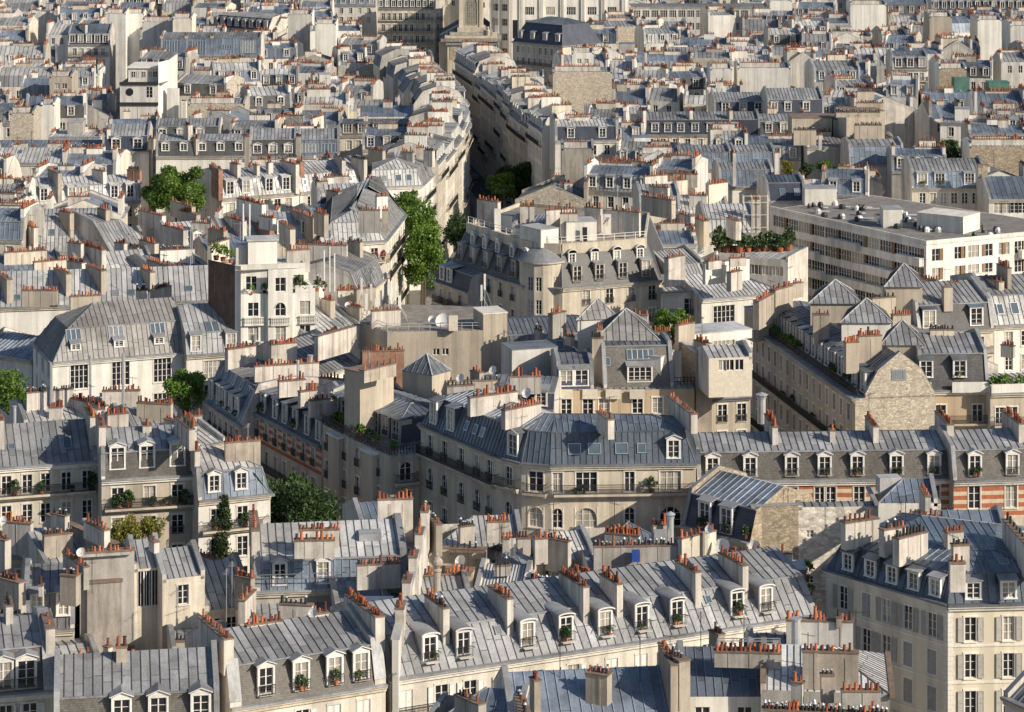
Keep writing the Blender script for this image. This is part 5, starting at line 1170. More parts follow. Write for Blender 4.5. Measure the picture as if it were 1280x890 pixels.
b.dish((775, 270), 28, .6); b.dish((783, 262), 28, .5); b.mast((700, 270), 28, 4); b.mast((755, 270), 28, 4.2); b.mast((630, 262), 28, 3); b.mast((772, 260), 27, 3.4, mat='galv')
b.boxp('vent_box#1', (618, 262), (626, 262), 28.6, 1, 3.4, 'white'); b.done()
b = Bld('lower stone wing with an iron balcony, stepping down left of the grand stone building', group=G3)
b.row((544, 352), (585, 366), 17.5, h1=2.3, d1=.7, h2=.3, d2=2.5, D=5, steep='slate_blue', top='zinc_light', wall='stone', parL=False, parR=False, dorm=[552, 561], dst='flat', dh=1.7, dside='slate_blue', win=wdict(px=[552, 563, 575], fl=4, top=.7, balc=(0,), guard=True)); b.done()
b = Bld('white house with zinc hip and one very wide window, right of the grand building', group=G3)
b.row((877, 375), (985, 366), 18, h1=0, d1=.01, h2=2.3, d2=6.5, D=13, hipR=True, top='zinc_light', wall='white', parL=False, seam=.6, cornice='trim', win=wdict(px=[905, 945], wide={0: 3.2}, fl=3, top=1.0, wh=2.4, ww=1.2)); b.pchim((911, 340), (925, 337), 23, 2.6, .8, 4); b.pchim((985, 355), (1002, 352), 22, 2, .6, 5, 'chim_beige'); b.done()
b = Bld('flat roofed white annexe with one French window, right of the grand stone building', group=G3, name='annexe', cat='annexe')
b.row((826, 366), (878, 364), 18.6, h1=0, d1=.01, h2=.2, d2=5, D=10, top='zinc_light', wall='white', cornice='trim', win=wdict(px=[862], fl=3, top=.9, ww=1.5, wh=2.2, balc=(0,))); b.pchim((880, 328), (935, 322), 24, 3, .7, 0, 'white'); b.pchim((884, 326), (900, 324), 24.8, 1.2, .6, 4); b.pchim((912, 322), (932, 321), 24.8, 1.2, .6, 5); b.done()
b = Bld('curved grey zinc roof peeping between white parapets right of the arched dormers', group=G3)
b.row((838, 350), (885, 345), 19.5, h1=1.6, d1=1.4, h2=1.5, d2=4, D=11, steep='zinc', top='zinc', wall='white', seam=.5); b.pchim((833, 322), (854, 318), 24, 4, .8, 6); b.done()
# ---- between: slate roofed group behind the rounded corner
b = Bld('dark slate house with studio window, pyramid roofs and tall beige chimney, centre', group=G3)
b.row((692, 489), (868, 486), 19.2, h1=0, d1=.01, h2=.15, d2=2, D=4, top='zinc', wall='ochre', cornice=None, parL=False, parR=False, win=wdict(px=[708, 735, 755, 797, 822], fl=4, top=.9, wh=1.8, ww=1.2, surround='white'))
for x_ in (706, 737, 766, 796): q_ = P(x_-9, 488, 19.2); b.part('awning#%d' % x_).obox(q_, (1, 0), 0, 1.7, -.35, -.1, 18.3, 19.35, 'plaster_hut')
b.rail([(755, 485), (868, 482)], 19.2, 1.0, 'iron', .4)
b.row((755, 485), (842, 483), 19.3, h1=4.3, d1=1.9, h2=.2, d2=2.5, D=9, steep='slate_brown', top='zinc_dark', wall='grey', zb=18, cornice=None, dorm=[800], dw=2.6, dh=1.6, dz=.1, dst='flat', dface='white', sky=[(800, 1.5, 3.1, 1.2), (758, 1.2, .9, 1.0)])
b.row((697, 487), (742, 486), 19.3, h1=2.6, d1=.7, h2=.8, d2=3, D=7, steep='slate_blue', top='zinc_dark', wall='grey', zb=18, cornice=None, dorm=[708, 727], dw=1.4, dh=1.7, dz=.1, dst='flat', dside='slate_blue')
b.pyramid([(745, 425), (822, 425), (806, 402), (757, 402)], 23.8, 2.6, 'zinc_brown', 'grey', zb=19, ov=.3); b.pyramid([(722, 400), (773, 398), (762, 388), (732, 388)], 24.2, 2.0, 'zinc_brown', 'white', zb=19, ov=.3)
b.rid = 20; b.boxp('plain_wall', (640, 438), (697, 434), 22.5, 4, 6, 'concrete', cap='zinc_dark'); b.boxp('side_wing', (826, 447), (844, 438), 22.5, 4, 3.5, 'white', cap='zinc_light')
b.pchim((740, 421), (754, 421), 24.6, 6, 1.1, 4, 'beige', 'pot', 2); b.pchim((746, 410), (753, 410), 25, 2, 1.0, 3, 'beige'); b.pchim((688, 392), (705, 388), 25, 3, .7, 5, 'grey'); b.pchim((814, 413), (838, 413), 23.6, 3, .7, 7, 'chim_beige'); b.pchim((787, 392), (810, 393), 24, 3, .7, 7, 'grey'); b.mast((751, 405), 24, 5, .05, mat='galv'); b.done()
b = Bld('dark slate roofs with tilted rooflights around a hidden court, right of the windowless beige block', group=G3)
b.row((622, 452), (745, 448), 18, h1=2.6, d1=2.6, h2=1.0, d2=5, D=14, steep='zinc_dark', top='zinc_dark', wall='grey', parR=False, seam=.6, sky=[(662, 1.2, 1.2, 1.6), (676, 1.5, 1.2, 1.6), (689, 1.7, 1.2, 1.6), (700, 1.4, 1, 1.4)]); b.pchim((670, 410), (677, 412), 22.4, 2, .6, 3, 'grey', 'black'); b.pchim((708, 418), (716, 420), 22.4, 1.2, .6, 3); b.done()
b = Bld('narrow slate house with a band of studio windows, left of the long shaded block', group=G3)
b.row((884, 498), (938, 495), 17.6, h1=3.0, d1=.7, h2=.2, d2=1, D=8, steep='slate', top='zinc_light', wall='beige', parL=False, dorm=None, cornice='zinc_dark', win=wdict(px=[903, 927], fl=4, top=.8, wh=2.0, guard=True), sky=[(903, .3, .9, .9), (926, .3, .9, .9)])
b.row((886, 448), (940, 446), 23.4, h1=0, d1=.01, h2=.8, d2=3, D=6, zb=19, top='zinc_light', wall='plaster_hut', cornice=None, parL=False, win=wdict(px=[892, 903, 912, 924, 934], fl=1, top=.25, wh=1.2, ww=.95, surround=None, bars=0)); b.done()
b = Bld('tall narrow grey party wall with a rubble stone flank, beside the grey slate studio house', name='party_wall', cat='wall', group=G3)
q0, q1 = P(852, 428, 23), P(870, 441, 23); b.org = q0; uu, LL = unit(q0, q1); b.part('wall').obox(q0, uu, 0, LL, 0, .5, 0, 23, 'rubble_brown'); b.part('render_strip').obox(q1, (1, 0), 0, 1.8, 0, 6, 0, 23.0, 'chim_beige'); b.part('coping').obox(q0, uu, 0, LL, -.1, .6, 23, 23.15, 'zinc_light')
b.pchim((846, 406), (866, 402), 25, 3, .6, 6, 'beige'); b.pchim((870, 424), (886, 429), 24, 2, .7, 6, 'chim_beige'); b.boxp('flat_wing', (868, 418), (940, 412), 22.4, 5, 1, 'white', cap='zinc_light'); b.done()
# ---- long shaded block with stone gable
b = Bld('long shaded block with planted balcony running back from a curved stone gable', group=G3)
ww_ = wdict(n=15, fl=5, top=.9, wh=1.9, ww=1.0, balc=(1, 3), plants=8, guard=False)
b.row((941, 410), (1069, 500), 18, h1=0, d1=.01, h2=.2, d2=1.3, D=9.6, top='zinc_light', wall='beige', par='rubble', sideR=wdict(mat='rubble'), cornice='zinc', parR=False, parL=False, win=ww_)
a_, u_, L_ = b.fr; v_ = (-u_[1], u_[0]); R2 = lambda x, t: (a_[0]+x*u_[0]+t*v_[0], a_[1]+x*u_[1]+t*v_[1])
b.row(R2(1.5, 1.4), R2(L_-9, 1.4), 18.2, world=True, h1=2.9, d1=1.1, h2=.5, d2=2.6, D=8.2, zb=18, steep='slate_blue', top='zinc', wall='beige', parL=False, parR=False, dn=12, dw=1.2, dh=2.1, dz=.1, dst='flat', dtop='lead', dside='zinc_dark', cornice=None)
b.row(R2(L_-9.2, 1.2), R2(L_, 1.2), 18.2, world=True, h1=2.6, d1=1.5, h2=2.0, d2=2.6, D=8.2, zb=18, steep='slate_blue', top='zinc', wall='rubble', par='rubble', parL=False, parR=True, pt=.5, dn=3, dw=1.4, dh=2.1, dz=.1, dst='flat', dtop='lead', dside='zinc_dark', cornice=None, gut='zinc')
b.rid = 30
b.rail([R2(.3, .5), R2(L_-.5, .5)], 18.2, .9, 'iron', .5, True)
for i in range(16): b.plant(R2(rnd.uniform(6, L_-2), .9)+(18.2,), rnd.uniform(.35, .9), rnd.choice(['leaf_dark', 'leaf_green', 'leaf_green']))
q_ = R2(L_, 5.2); b.part('gable_window').obox(q_, v_, -.9, .9, -.06, .1, 20.0, 21.3, 'steel'); b.part('gable_window').obox(q_, v_, -.75, .75, -.09, -.05, 20.15, 21.15, 'skyglass')
for (x0, x1, ya, hz) in ((1013, 1075, 379, 24), (1052, 1114, 403, 23.6), (1102, 1154, 431, 23), (1107, 1153, 358, 24.5)):
    w_ = (x1-x0); b.pyramid([(x0, ya), (x1, ya), (x1-w_*.15, ya-15), (x0+w_*.15, ya-15)], hz, 2.2, 'zinc', 'white' if x0 == 1052 else 'beige', zb=19, ov=.35)
for A_, B_, n_, m_ in (((1016, 392), (1036, 392), 5, 'chim_beige'), ((966, 362), (988, 356), 6, 'beige'), ((1072, 419), (1101, 418), 9, 'beige'), ((1056, 427), (1072, 426), 5, 'beige'), ((1089, 372), (1118, 370), 8, 'beige'), ((1115, 393), (1137, 392), 7, 'beige'), ((1162, 411), (1192, 411), 9, 'cream'), ((945, 376), (964, 366), 8, 'chim_beige')): b.pchim(A_, B_, 24.2, 3.6, .8, n_, m_, rnd.choice(['pot', 'black', 'pot']))
b.boxp('stair_cabin', (942, 388), (965, 386), 21.5, 2.5, 4, 'beige', cap='zinc_dark'); b.done()
b = Bld('zinc-roofed middle wing joining the pyramid roofs to the slate terrace houses', group=G3)
b.row(R2(4, 9.9), R2(L_-12, 9.9), 18, world=True, h1=0, d1=.01, h2=2.6, d2=6, D=12, top='zinc', wall='beige', seam=.65); b.done()
b = Bld('slate-fronted house above peach render with white balcony trays, right of the curved rubble gable', group=G3)
b.row((1150, 530-41), (1236, 488), 18.2, h1=4.0, d1=1.2, h2=1.5, d2=4.5, D=11, steep='slate', top='zinc', wall='ochre', cornice='trim', parL=True, par='rubble', pt=.3, dorm=[1158, 1200], dw=1.3, dh=1.8, dz=1.1, dst='flat', dtop='zinc_dark', dside='slate', dplants=2, win=wdict(px=[1176, 1222], fl=4, top=1.6, wh=2.0, ww=1.2, balc=(0,)))
a_, u_, L_ = b.fr; b.part('balcony_tray').obox(a_, u_, 3.6, L_, -.6, -.45, 18.1, 19.3, 'white'); b.part('balcony_tray').obox(a_, u_, -.3, 1.2, -.6, -.45, 18.1, 19.3, 'white'); b.part('projecting_bay').obox(a_, u_, 5.0, 7.6, -.5, 0, 14.5, 17.9, 'ochre') if False else None; b.done()
b = Bld('roof terrace house planted with bushes behind white trays at the right edge', group=G3)
b.row((1238, 492), (1330, 489), 18.2, h1=0, d1=.01, h2=.2, d2=5, D=10, top='concrete' if False else 'zinc_light', wall='beige', win=wdict(px=[1250, 1266], fl=4, top=1.6, balc=(0,)))
a_, u_, L_ = b.fr; b.part('balcony_tray').obox(a_, u_, 0, L_, -.4, -.25, 18.1, 19.3, 'white')
for i in range(9): b.plant((a_[0]+.5+i*.75, a_[1]+.8+rnd.random(), 18.4), rnd.uniform(.5, 1.3), 'leaf_green')
b.pchim((1252, 430), (1268, 432), 20.5, 1.5, .6, 4); b.done()
b = Bld('slate mansard with two dormers over a long white balcony, right of the pyramid roofs', group=G3)
b.row((1148, 416), (1242, 411), 19, h1=3.2, d1=1.0, h2=1.9, d2=5.4, D=12, steep='slate', top='zinc', wall='cream', dorm=[1162, 1221], dw=1.5, dh=2.1, dz=.2, dst='flat', dtop='lead', dside='slate', win=wdict(px=[1178, 1200, 1224], fl=4, top=.9, wh=2.1, ww=1.3, balc=(0,)), chim=[wdict(px=1184, t0=.9, along=1.2, up=.4, n=0, mat='beige', th=.8)])
b.rail([(1162, 411), (1240, 408)], 19.2, .9, 'paint_white', .35); b.pchim((1150, 347), (1172, 350), 24, 3, .8, 6); b.pchim((1186, 352), (1200, 352), 24, 4, .8, 2, 'beige'); b.done()
b = Bld('bright zinc slope with tilted skylights at the right edge, beside the slate mansard', group=G3)
b.row((1243, 408), (1340, 403), 19, h1=3.5, d1=2.2, h2=1.6, d2=5, D=14, steep='zinc_light', top='zinc', wall='white', sky=[(1250, 1.2, .9, 1.4), (1268, 1.2, 1.1, 1.6)], win=wdict(n=4, fl=3), chim=[wdict(px=1262, t0=3.5, t1=7, up=1.6, n=9, mat='chim_beige')]); b.pchim((1228, 345), (1252, 352), 24, 4, .8, 9, 'beige'); b.done()
# ---- modern white building
b = Bld('white modernist concrete apartment block with ribbon windows, recessed balconies and a flat service roof', group=G3, name='modern_apartment_block')
b.poly([(962, 262), (1158, 306), (1320, 291), (1320, 279), (1091, 244)], 18, rings=((.4, .01),), steep='concrete', top='concrete', wall='white', cap='roof_felt', cornice=None,
       wins={0: wdict(n=11, fl=5, top=.75, wh=1.8, ww=3.3, fh=2.95, surround=None, bars=1), 1: wdict(px=[1172, 1200, 1217, 1234, 1255, 1275], fl=5, top=.75, wh=1.9, ww=2.1, fh=2.95, surround=None, bars=1)})
for e_ in (0, 1):
    q0, q1 = b.pg[e_], b.pg[e_+1]; uu, LL = unit(q0, q1)
    b.part('parapet#%d' % e_).obox(q0, uu, 0, LL, 0, .25, 17.9, 18.6, 'white')
    for k, (f0, f1, dz_) in enumerate([(.12, .34, 1), (.42, .6, 0), (.62, .84, 1), (.1, .38, 2), (.46, .8, 2), (.85, .99, 0)] if e_ == 0 else [(.3, .62, 1), (.05, .25, 2), (.7, .95, 0)]):
        zt_ = 18-.9-1.55-dz_*2.95+.25; b.part('balcony#c%d%d' % (e_, k)).obox(q0, uu, f0*LL, f1*LL, -1.1, 0, zt_-1.15, zt_+.1, 'white')
    for k in range(6):
        x = .9+(LL-1.8)*(2*k+1)/11-.3 if e_ == 0 else LL*(.1+.16*k)
        for q in range(2): b.part('red_panel#%d%d%d' % (e_, k, q)).obox(q0, uu, x, x+.6, -.04, .02, 18-.75-1.8-q*2.95, 18-.75-q*2.95, 'wood')
b.rid = 40
b.boxp('plant_room#1', (1104, 262), (1128, 262), 20.9, 4, 2.9, 'white', cap='zinc_light'); b.boxp('plant_room#2', (1146, 266), (1204, 272), 20.6, 6, 2.6, 'white', cap='trim'); b.boxp('plant_room#3', (1006, 236), (1046, 236), 20.8, 4, 3, 'white', cap='zinc_light')
for i in range(70):
    x_ = rnd.uniform(1010, 1250); y_ = 260+(x_-1035)*.13+rnd.uniform(-6, 14); p_ = P(x_, min(y_, 296), 18.1); mb = b.part('roof_vent#%d' % i); r_ = rnd.uniform(.25, .6)
    mb.lathe([(r_, 0), (r_, .5), (r_*.6, .8), (.02, .85)], rnd.choice(['galv', 'iron', 'paint_white', 'iron']), 8, (p_[0], p_[1], 18)); 
    if i % 3 == 0: mb.bar((p_[0], p_[1], 18.4), (p_[0]+rnd.uniform(1, 3), p_[1]+.3, 18.3), .13, 'galv', 6)
b.done()
b = Bld('low white terrace wing planted on top, left of the white modernist block', group=G3, name='modern_apartment_block')
b.row((893, 318), (985, 325), 15.5, h1=0, d1=.01, h2=.1, d2=5, D=10, top='zinc_light', wall='concrete', cornice=None, win=wdict(n=6, fl=4, top=1.1, wh=1.5, ww=1.9, surround=None, bars=0)); a_, u_, L_ = b.fr
for i in range(24): b.plant((a_[0]+.5+i*.5, a_[1]+.8+rnd.random()*3, 15.6), rnd.uniform(.7, 1.7), 'leaf_dark')
b.done()
b = Bld('yellowish scaffold cage around a chimney, standing over the planted terrace wing', name='scaffold', cat='scaffold', group=G3)
p_ = P(940, 292, 17); b.org = p_
for dx in (-1.3, 0, 1.3, 2.6):
    for dy in (0, 1.5): b.part('post#%g%g' % (dx, dy)).bar((p_[0]+dx, p_[1]+dy, 10), (p_[0]+dx, p_[1]+dy, 23), .09, 'plaster_hut')
for z_ in (18, 20, 22, 23): b.part('ledger#%d' % z_).bar((p_[0]-1.3, p_[1], z_), (p_[0]+2.6, p_[1], z_), .06, 'plaster_hut')
b.chimney((p_[0]+.2, p_[1]+.8), (p_[0]+1.4, p_[1]+.8), 10, 22.5, .8, 3); b.done()
# ---- street corner houses on the left of the street
G4 = 'sunlit houses lining the narrow street'
b = Bld('sunlit corner house with pale zinc roof and red balcony flowers, beside the street trees', group=G4)
b.poly([(395, 305), (453, 303), (482, 301), (506, 270), (480, 240), (400, 262)], 18, rings=((2.2, 2.8), (4, 1.6)), steep='zinc_light', top='zinc_light', wall='pale', cornice='trim',
       wins={1: wdict(px=[468], fl=5, top=1.0, wh=2.0, ww=1.1, balc=(0,)), 2: wdict(n=8, fl=5, top=1.0, wh=2.0, ww=1.1, balc=(0, 1, 3), plants=3)})
b.edge(1); b.skylight(455, 1.0, .9, 1.3); b.edge(0); b.skylight(410, 1.0, .9, 1.3)
q0 = b.pg[2]; b.plant((q0[0]-1.5, q0[1]-.4, 15.2), .7, 'leaf_flower'); b.plant((q0[0]-.3, q0[1]-.2, 15.2), .6, 'leaf_flower')
for A_, B_, n_, m_ in (((395, 263), (408, 268), 6, 'chim_beige'), ((448, 262), (475, 262), 8, 'grey'), ((478, 262), (485, 262), 3, 'chim_beige'), ((470, 245), (484, 244), 4, 'white')): b.pchim(A_, B_, 24.2, 3.5, .7, n_, m_)
b.mast((470, 255), 23, 4); b.mast((440, 255), 23, 4); b.done()
b = Bld('zinc corner house with four square skylights where the narrow street begins', group=G4)
b.poly([(457, 235), (528, 232), (541, 219), (546, 200), (457, 203)], 18.4, rings=((1.2, 2.9), (4, 1.2)), steep='zinc_light', top='zinc_light', wall='white', cornice='trim',
       wins={0: wdict(px=[503, 517], fl=5, top=.9, wh=2.0, ww=1.0, balc=(0,)), 1: wdict(n=2, fl=5, top=.9, wh=2.0, balc=(0, 1, 3))})
b.edge(0)
for x_ in (467, 480, 498, 511): b.skylight(x_, .6, 1.1, 1.2)
b.edge(1); b.skylight(533, .6, .9, 1.2)
for A_, B_, n_, m_ in (((462, 186), (480, 188), 6, 'beige'), ((502, 189), (517, 190), 5, 'grey'), ((520, 184), (530, 184), 4, 'chim_beige'), ((531, 187), (542, 188), 4, 'chim_white')): b.pchim(A_, B_, 23.6, 3, .8, n_, m_)
b.done()
ORDS = ['first', 'second', 'third', 'fourth', 'fifth', 'sixth', 'seventh', 'eighth', 'ninth', 'tenth', 'eleventh', 'twelfth', 'thirteenth', 'fourteenth', 'fifteenth', 'sixteenth', 'seventeenth', 'eighteenth', 'nineteenth', 'twentieth', 'last', 'very last', 'final']
def along(pts, y):
    for (x0, y0), (x1, y1) in zip(pts, pts[1:]):
        if y0 <= y <= y1: return x0+(x1-x0)*(y-y0)/(y1-y0)
    return pts[-1][0]
XL = [(-13.5, 465), (-10, 505), (-8.6, 540), (-12, 578), (-17, 612), (-25, 655)]; XR = [(6, 512), (.2, 546), (-3.8, 579), (-9, 615), (-16, 655)]
for side, pts, y0, y1, gp in ((0, XL, 465, 650, G4), (1, XR, 512, 650, 'shaded houses lining the narrow street')):
    y = y0; k = 0
    while y < y1-8:
        w_ = rnd.uniform(10.5, 16); ya = min(y+w_, y1); z_ = rnd.choice([18.4, 19, 19.6, 20.4, 21.2]) if k else 20.3; k += 1
        st = rnd.choice(['slate', 'zinc', 'zinc_blue', 'slate_blue', 'zinc']); wl = rnd.choice(['cream', 'pale', 'stone', 'white'] if side == 0 else ['pale', 'cream', 'pale', 'white'])
        near, far_ = (along(pts, y), y), (along(pts, ya), ya)
        nm = {'slate': 'dark slate', 'zinc': 'grey zinc', 'zinc_blue': 'blue zinc', 'slate_blue': 'navy slate'}[st]
        wn = {'cream': 'cream', 'pale': 'pale', 'stone': 'stone', 'white': 'white', 'beige': 'beige'}[wl]
        b = Bld('%s %s house, %s up the %s side of the narrow street' % (wn, nm, ORDS[k-1], 'sunlit left' if side == 0 else 'shaded right'), group=gp, lod=1)
        A_, B_ = (near, far_) if side == 0 else (far_, near)
        sp = wdict(n=3, fl=4, top=.9, wh=1.9, mat=rnd.choice([wl, 'chim_white', 'white']))
        b.row(A_, B_, z_, world=True, h1=rnd.choice([2.4, 2.8]), d1=rnd.choice([.6, 1.2, 2.0]), h2=rnd.uniform(.8, 1.8), d2=3.6, D=rnd.uniform(9.4, 12), steep=st, top=rnd.choice(['zinc', 'zinc_light', 'zinc_blue']), wall=wl, par=rnd.choice(['chim_white', 'concrete', 'grey', 'dirty', 'pale']), cornice='trim', dn=int(w_/2.8), dst=rnd.choice(['flat', 'gable', 'curve']), dh=1.6, ph=rnd.uniform(.1, .35), pt=.3,
              win=wdict(n=int(w_/2.5), fl=6, top=.9, wh=2.0, ww=1.1, balc=(0, rnd.choice([2, 3, 4]))), sideL=sp if side == 0 and k == 1 else None, sideR=sp if side == 1 and k == 1 else None)
        a_, u_, L_ = b.fr; v_ = (-u_[1], u_[0])
        for q in (.4, L_-.4):
            t0 = rnd.uniform(1.5, 4); b.chimney((a_[0]+q*u_[0]+t0*v_[0], a_[1]+q*u_[1]+t0*v_[1]), (a_[0]+q*u_[0]+(t0+4)*v_[0], a_[1]+q*u_[1]+(t0+4)*v_[1]), z_, z_+rnd.uniform(4.6, 5.6), .6, 10, rnd.choice(['chim_white', 'cream', 'white']))
        b.done(); y = ya
# ---- named rows left
def simple(lb, A, B, z, **k):
    ch = k.pop('ch', ()); nm = k.pop('name', 'apartment_building'); ct = k.pop('cat', 'building'); lod = k.pop('lod', 1); gp = k.pop('group', G3); ms = k.pop('masts', ())
    b = Bld(lb, nm, ct, gp, lod); b.row(A, B, z, **k)
    for c in ch: b.achim(*c)
    for m_ in ms: b.mast(*m_)
    b.done()
simple('bright zinc mansard row with upright windows at the left edge, above the small garden bushes', (-30, 260), (176, 251), 18.5, h1=2.9, d1=1.1, h2=1.0, d2=4, D=10, steep='zinc_light', top='zinc_light', wall='cream', dorm=[4, 31, 55, 90, 99, 108, 143, 163], dw=1.1, dh=2.0, dst='flat', dtop='zinc_light', dside='zinc_light', win=wdict(n=12, fl=3), ch=(((18, 223), (35, 228), 23.5, 2.4, .7, 6), ((62, 211), (75, 216), 23.8, 2.8, .7, 6, 'chim_beige'), ((117, 211), (131, 214), 23.6, 2.6, .7, 5), ((160, 211), (176, 212), 23.6, 2.6, .7, 7, 'brick')))
simple('zinc mansard house with four tall windows just right of the big round tree', (277, 249), (374, 241), 18.5, h1=3.0, d1=1.2, h2=1.2, d2=4.4, D=11, steep='zinc_light', top='zinc', wall='white', dorm=[288, 308, 337, 358], dw=1.2, dh=2.1, dst='flat', dtop='zinc_light', dside='zinc_light', win=wdict(n=6, fl=3), ch=(((264, 205), (276, 212), 23.6, 3.6, .8, 6, 'brick'), ((289, 203), (299, 205), 23.6, 2.6, .7, 4), ((318, 205), (323, 206), 23, 2, .6, 2), ((334, 203), (340, 202), 23.2, 2.2, .6, 2), ((352, 200), (372, 205), 23.6, 3, .7, 8)))
simple('zinc house with six small skylights in a line, upper left of centre', (375, 241), (457, 234), 18.5, h1=3.0, d1=1.3, h2=1.4, d2=4.6, D=12, steep='zinc_light', top='zinc_light', wall='white', sky=[(381, .7, .8, 1.1), (396, .7, .8, 1.1), (411, .7, .8, 1.1), (425, .7, .8, 1.1), (438, .7, .8, 1.1), (450, .7, .8, 1.1)], win=wdict(px=[388, 392, 428], fl=3), ch=(((419, 194), (430, 200), 24, 3.2, .7, 6), ((441, 196), (457, 199), 24, 3.4, .7, 7), ((372, 200), (378, 202), 24, 4, .9, 3, 'brick')))
simple('broad pale sunlit zinc roof with small skylights, left of the big round tree', (48, 316), (137, 314), 17, h1=4.2, d1=4.0, h2=1.2, d2=4.5, D=17, steep='zinc_light', top='zinc_light', wall='white', seam=.6, sky=[(65, 2.5, .9, 1.2), (79, 2.5, .9, 1.2), (108, 2.8, .8, 1), (122, 2.8, .8, 1)], ch=(((76, 263), (90, 266), 24, 3.6, .9, 6, 'beige'), ((124, 259), (135, 262), 24, 3.4, .9, 3, 'beige'), ((12, 273), (45, 284), 22, 3, .7, 13, 'cream'), ((34, 262), (44, 268), 23.4, 3, .8, 3, 'beige')))
simple('angled grey zinc roof with four skylights, corner meeting the broad pale zinc roof', (138, 318), (195, 308), 17, h1=4.2, d1=4.0, h2=1.0, d2=4.5, D=15, hipR=True, steep='zinc', top='zinc', wall='white', seam=.6, sky=[(148, 2.5, .6, 1.1), (156, 2.5, .6, 1.1), (164, 2.5, .6, 1.1), (174, 2.5, .6, 1.1)], ch=(((175, 262), (205, 269), 23, 5, .9, 12, 'chim_white'), ((206, 281), (232, 287), 22, 5, .8, 9, 'chim_white'), ((215, 250), (242, 258), 22.5, 2.5, .7, 10, 'beige')))
simple('long zinc range behind the hipped mansion, cut by five chimney slabs', (-20, 386), (272, 376), 18, h1=0, d1=.01, h2=3.6, d2=7.4, D=14.8, top='zinc_light', wall='white', sky=[(22, 2, .8, 1.2), (144, 2.2, 1, 1.3), (164, 2.2, 1, 1.3), (236, 2.6, 1, 1.2)], ch=(((0, 341), (12, 349), 23.6, 4.4, .9, 6, 'chim_beige'), ((70, 334), (86, 342), 24.4, 4.6, .9, 7, 'chim_beige'), ((110, 330), (130, 338), 24.6, 4.8, 1.0, 9, 'beige'), ((178, 334), (191, 340), 24.2, 4.2, .9, 5, 'beige'), ((186, 324), (226, 336), 24.6, 4.6, .9, 14, 'beige'), ((28, 362), (72, 362), 22, 2.2, .7, 12, 'beige'), ((88, 370), (126, 368), 21.6, 2, .6, 8, 'beige'), ((170, 362), (184, 362), 22, 2, .6, 5), ((190, 362), (212, 356), 22, 2, .7, 9, 'grey', 'black')), masts=(((238, 330), 22, 5, .04, True, 'galv'), ((205, 345), 22, 3)))
simple('blue zinc roof with long cream chimney walls at the left edge', (-10, 346), (80, 340), 17.4, h1=0, d1=.01, h2=2.4, d2=5, D=10, top='zinc_blue', wall='cream', ch=(((5, 315), (58, 312), 22, 4.6, .7, 17, 'cream'), ((42, 327), (88, 323), 21, 3.4, .7, 14, 'cream'), ((86, 325), (105, 328), 21.4, 3, .8, 7, 'cream')))
simple('zinc roof crowded with pots, below the broad pale sunlit zinc roof', (100, 345), (195, 338), 17.4, h1=0, d1=.01, h2=2.4, d2=5, D=10, top='zinc_light', wall='cream', ch=(((86, 302), (103, 304), 22.4, 2.4, .7, 8), ((105, 305), (130, 312), 22, 3, .9, 12), ((145, 302), (157, 304), 22.2, 2.4, .7, 6), ((160, 307), (174, 309), 22, 3, .7, 7), ((176, 299), (196, 304), 22.4, 3, .8, 8, 'cream')))
simple('zinc roof with thin mast and long pot row, left of the stepped modernist house', (198, 345), (262, 336), 17.4, h1=0, d1=.01, h2=2.0, d2=6, D=12, top='zinc', wall='cream', ch=(((200, 312), (243, 310), 22, 3.4, .7, 15, 'white'), ((262, 305), (284, 298), 22, 3, .7, 7, 'cream')), masts=(((240, 325), 20, 5, .06, True, 'galv'),))
simple('small white-dormered zinc house wedged between tall ribbed chimney walls', (212, 315), (275, 310), 17, h1=2.3, d1=.9, h2=1.4, d2=4, D=9, steep='zinc', top='zinc_light', wall='white', dorm=[247], dst='gable', ch=(((225, 262), (248, 268), 23, 2.6, .7, 8, 'beige'), ((240, 277), (264, 278), 22, 2.4, .7, 8), ((262, 285), (282, 288), 22, 3, .8, 7, 'chim_beige')))
simple('grey zinc roof with white, pale and brick chimneys, below the six skylight house', (280, 300), (345, 296), 18.2, h1=0, d1=.01, h2=2.4, d2=6, D=12, top='zinc', wall='cream', ch=(((298, 247), (330, 255), 24, 4.5, .8, 14, 'white'), ((283, 270), (306, 276), 22.6, 2.6, .7, 10), ((318, 277), (340, 286), 22.4, 3.4, .8, 10, 'brick')))
simple('zinc roof with two long narrow light pipes, between crowded pot rows', (262, 325), (330, 320), 17.6, h1=0, d1=.01, h2=2.2, d2=5.4, D=11, top='zinc_blue', wall='beige', ch=(((265, 287), (283, 291), 22.4, 4, .8, 7, 'beige'), ((326, 269), (343, 272), 23, 2, .7, 8, 'white')), masts=(((304, 296), 20, 5, .12, False, 'paint_white'), ((312, 296), 20, 5, .12, False, 'paint_white')))
simple('dark-skylighted zinc roof with a long pot wall, left of the sunlit corner house', (330, 300), (395, 298), 18, h1=1.8, d1=1.4, h2=1.5, d2=5, D=12, steep='zinc', top='zinc', wall='cream', dorm=[352, 382], dst='curve', ch=(((366, 262), (394, 272), 23.4, 4.2, .8, 12, 'chim_beige'), ((352, 276), (366, 286), 22.6, 3.4, .8, 6, 'cream')))
simple('white-blue glazed roof below the row of six small skylights', (395, 275), (450, 270), 18, h1=0, d1=.01, h2=1.6, d2=5, D=10, top='zinc_blue', wall='white', seam=.4, ch=(((425, 256), (476, 256), 22.2, 1.6, .7, 16, 'grey'), ((410, 237), (425, 240), 22, 2, .7, 6, 'beige')))
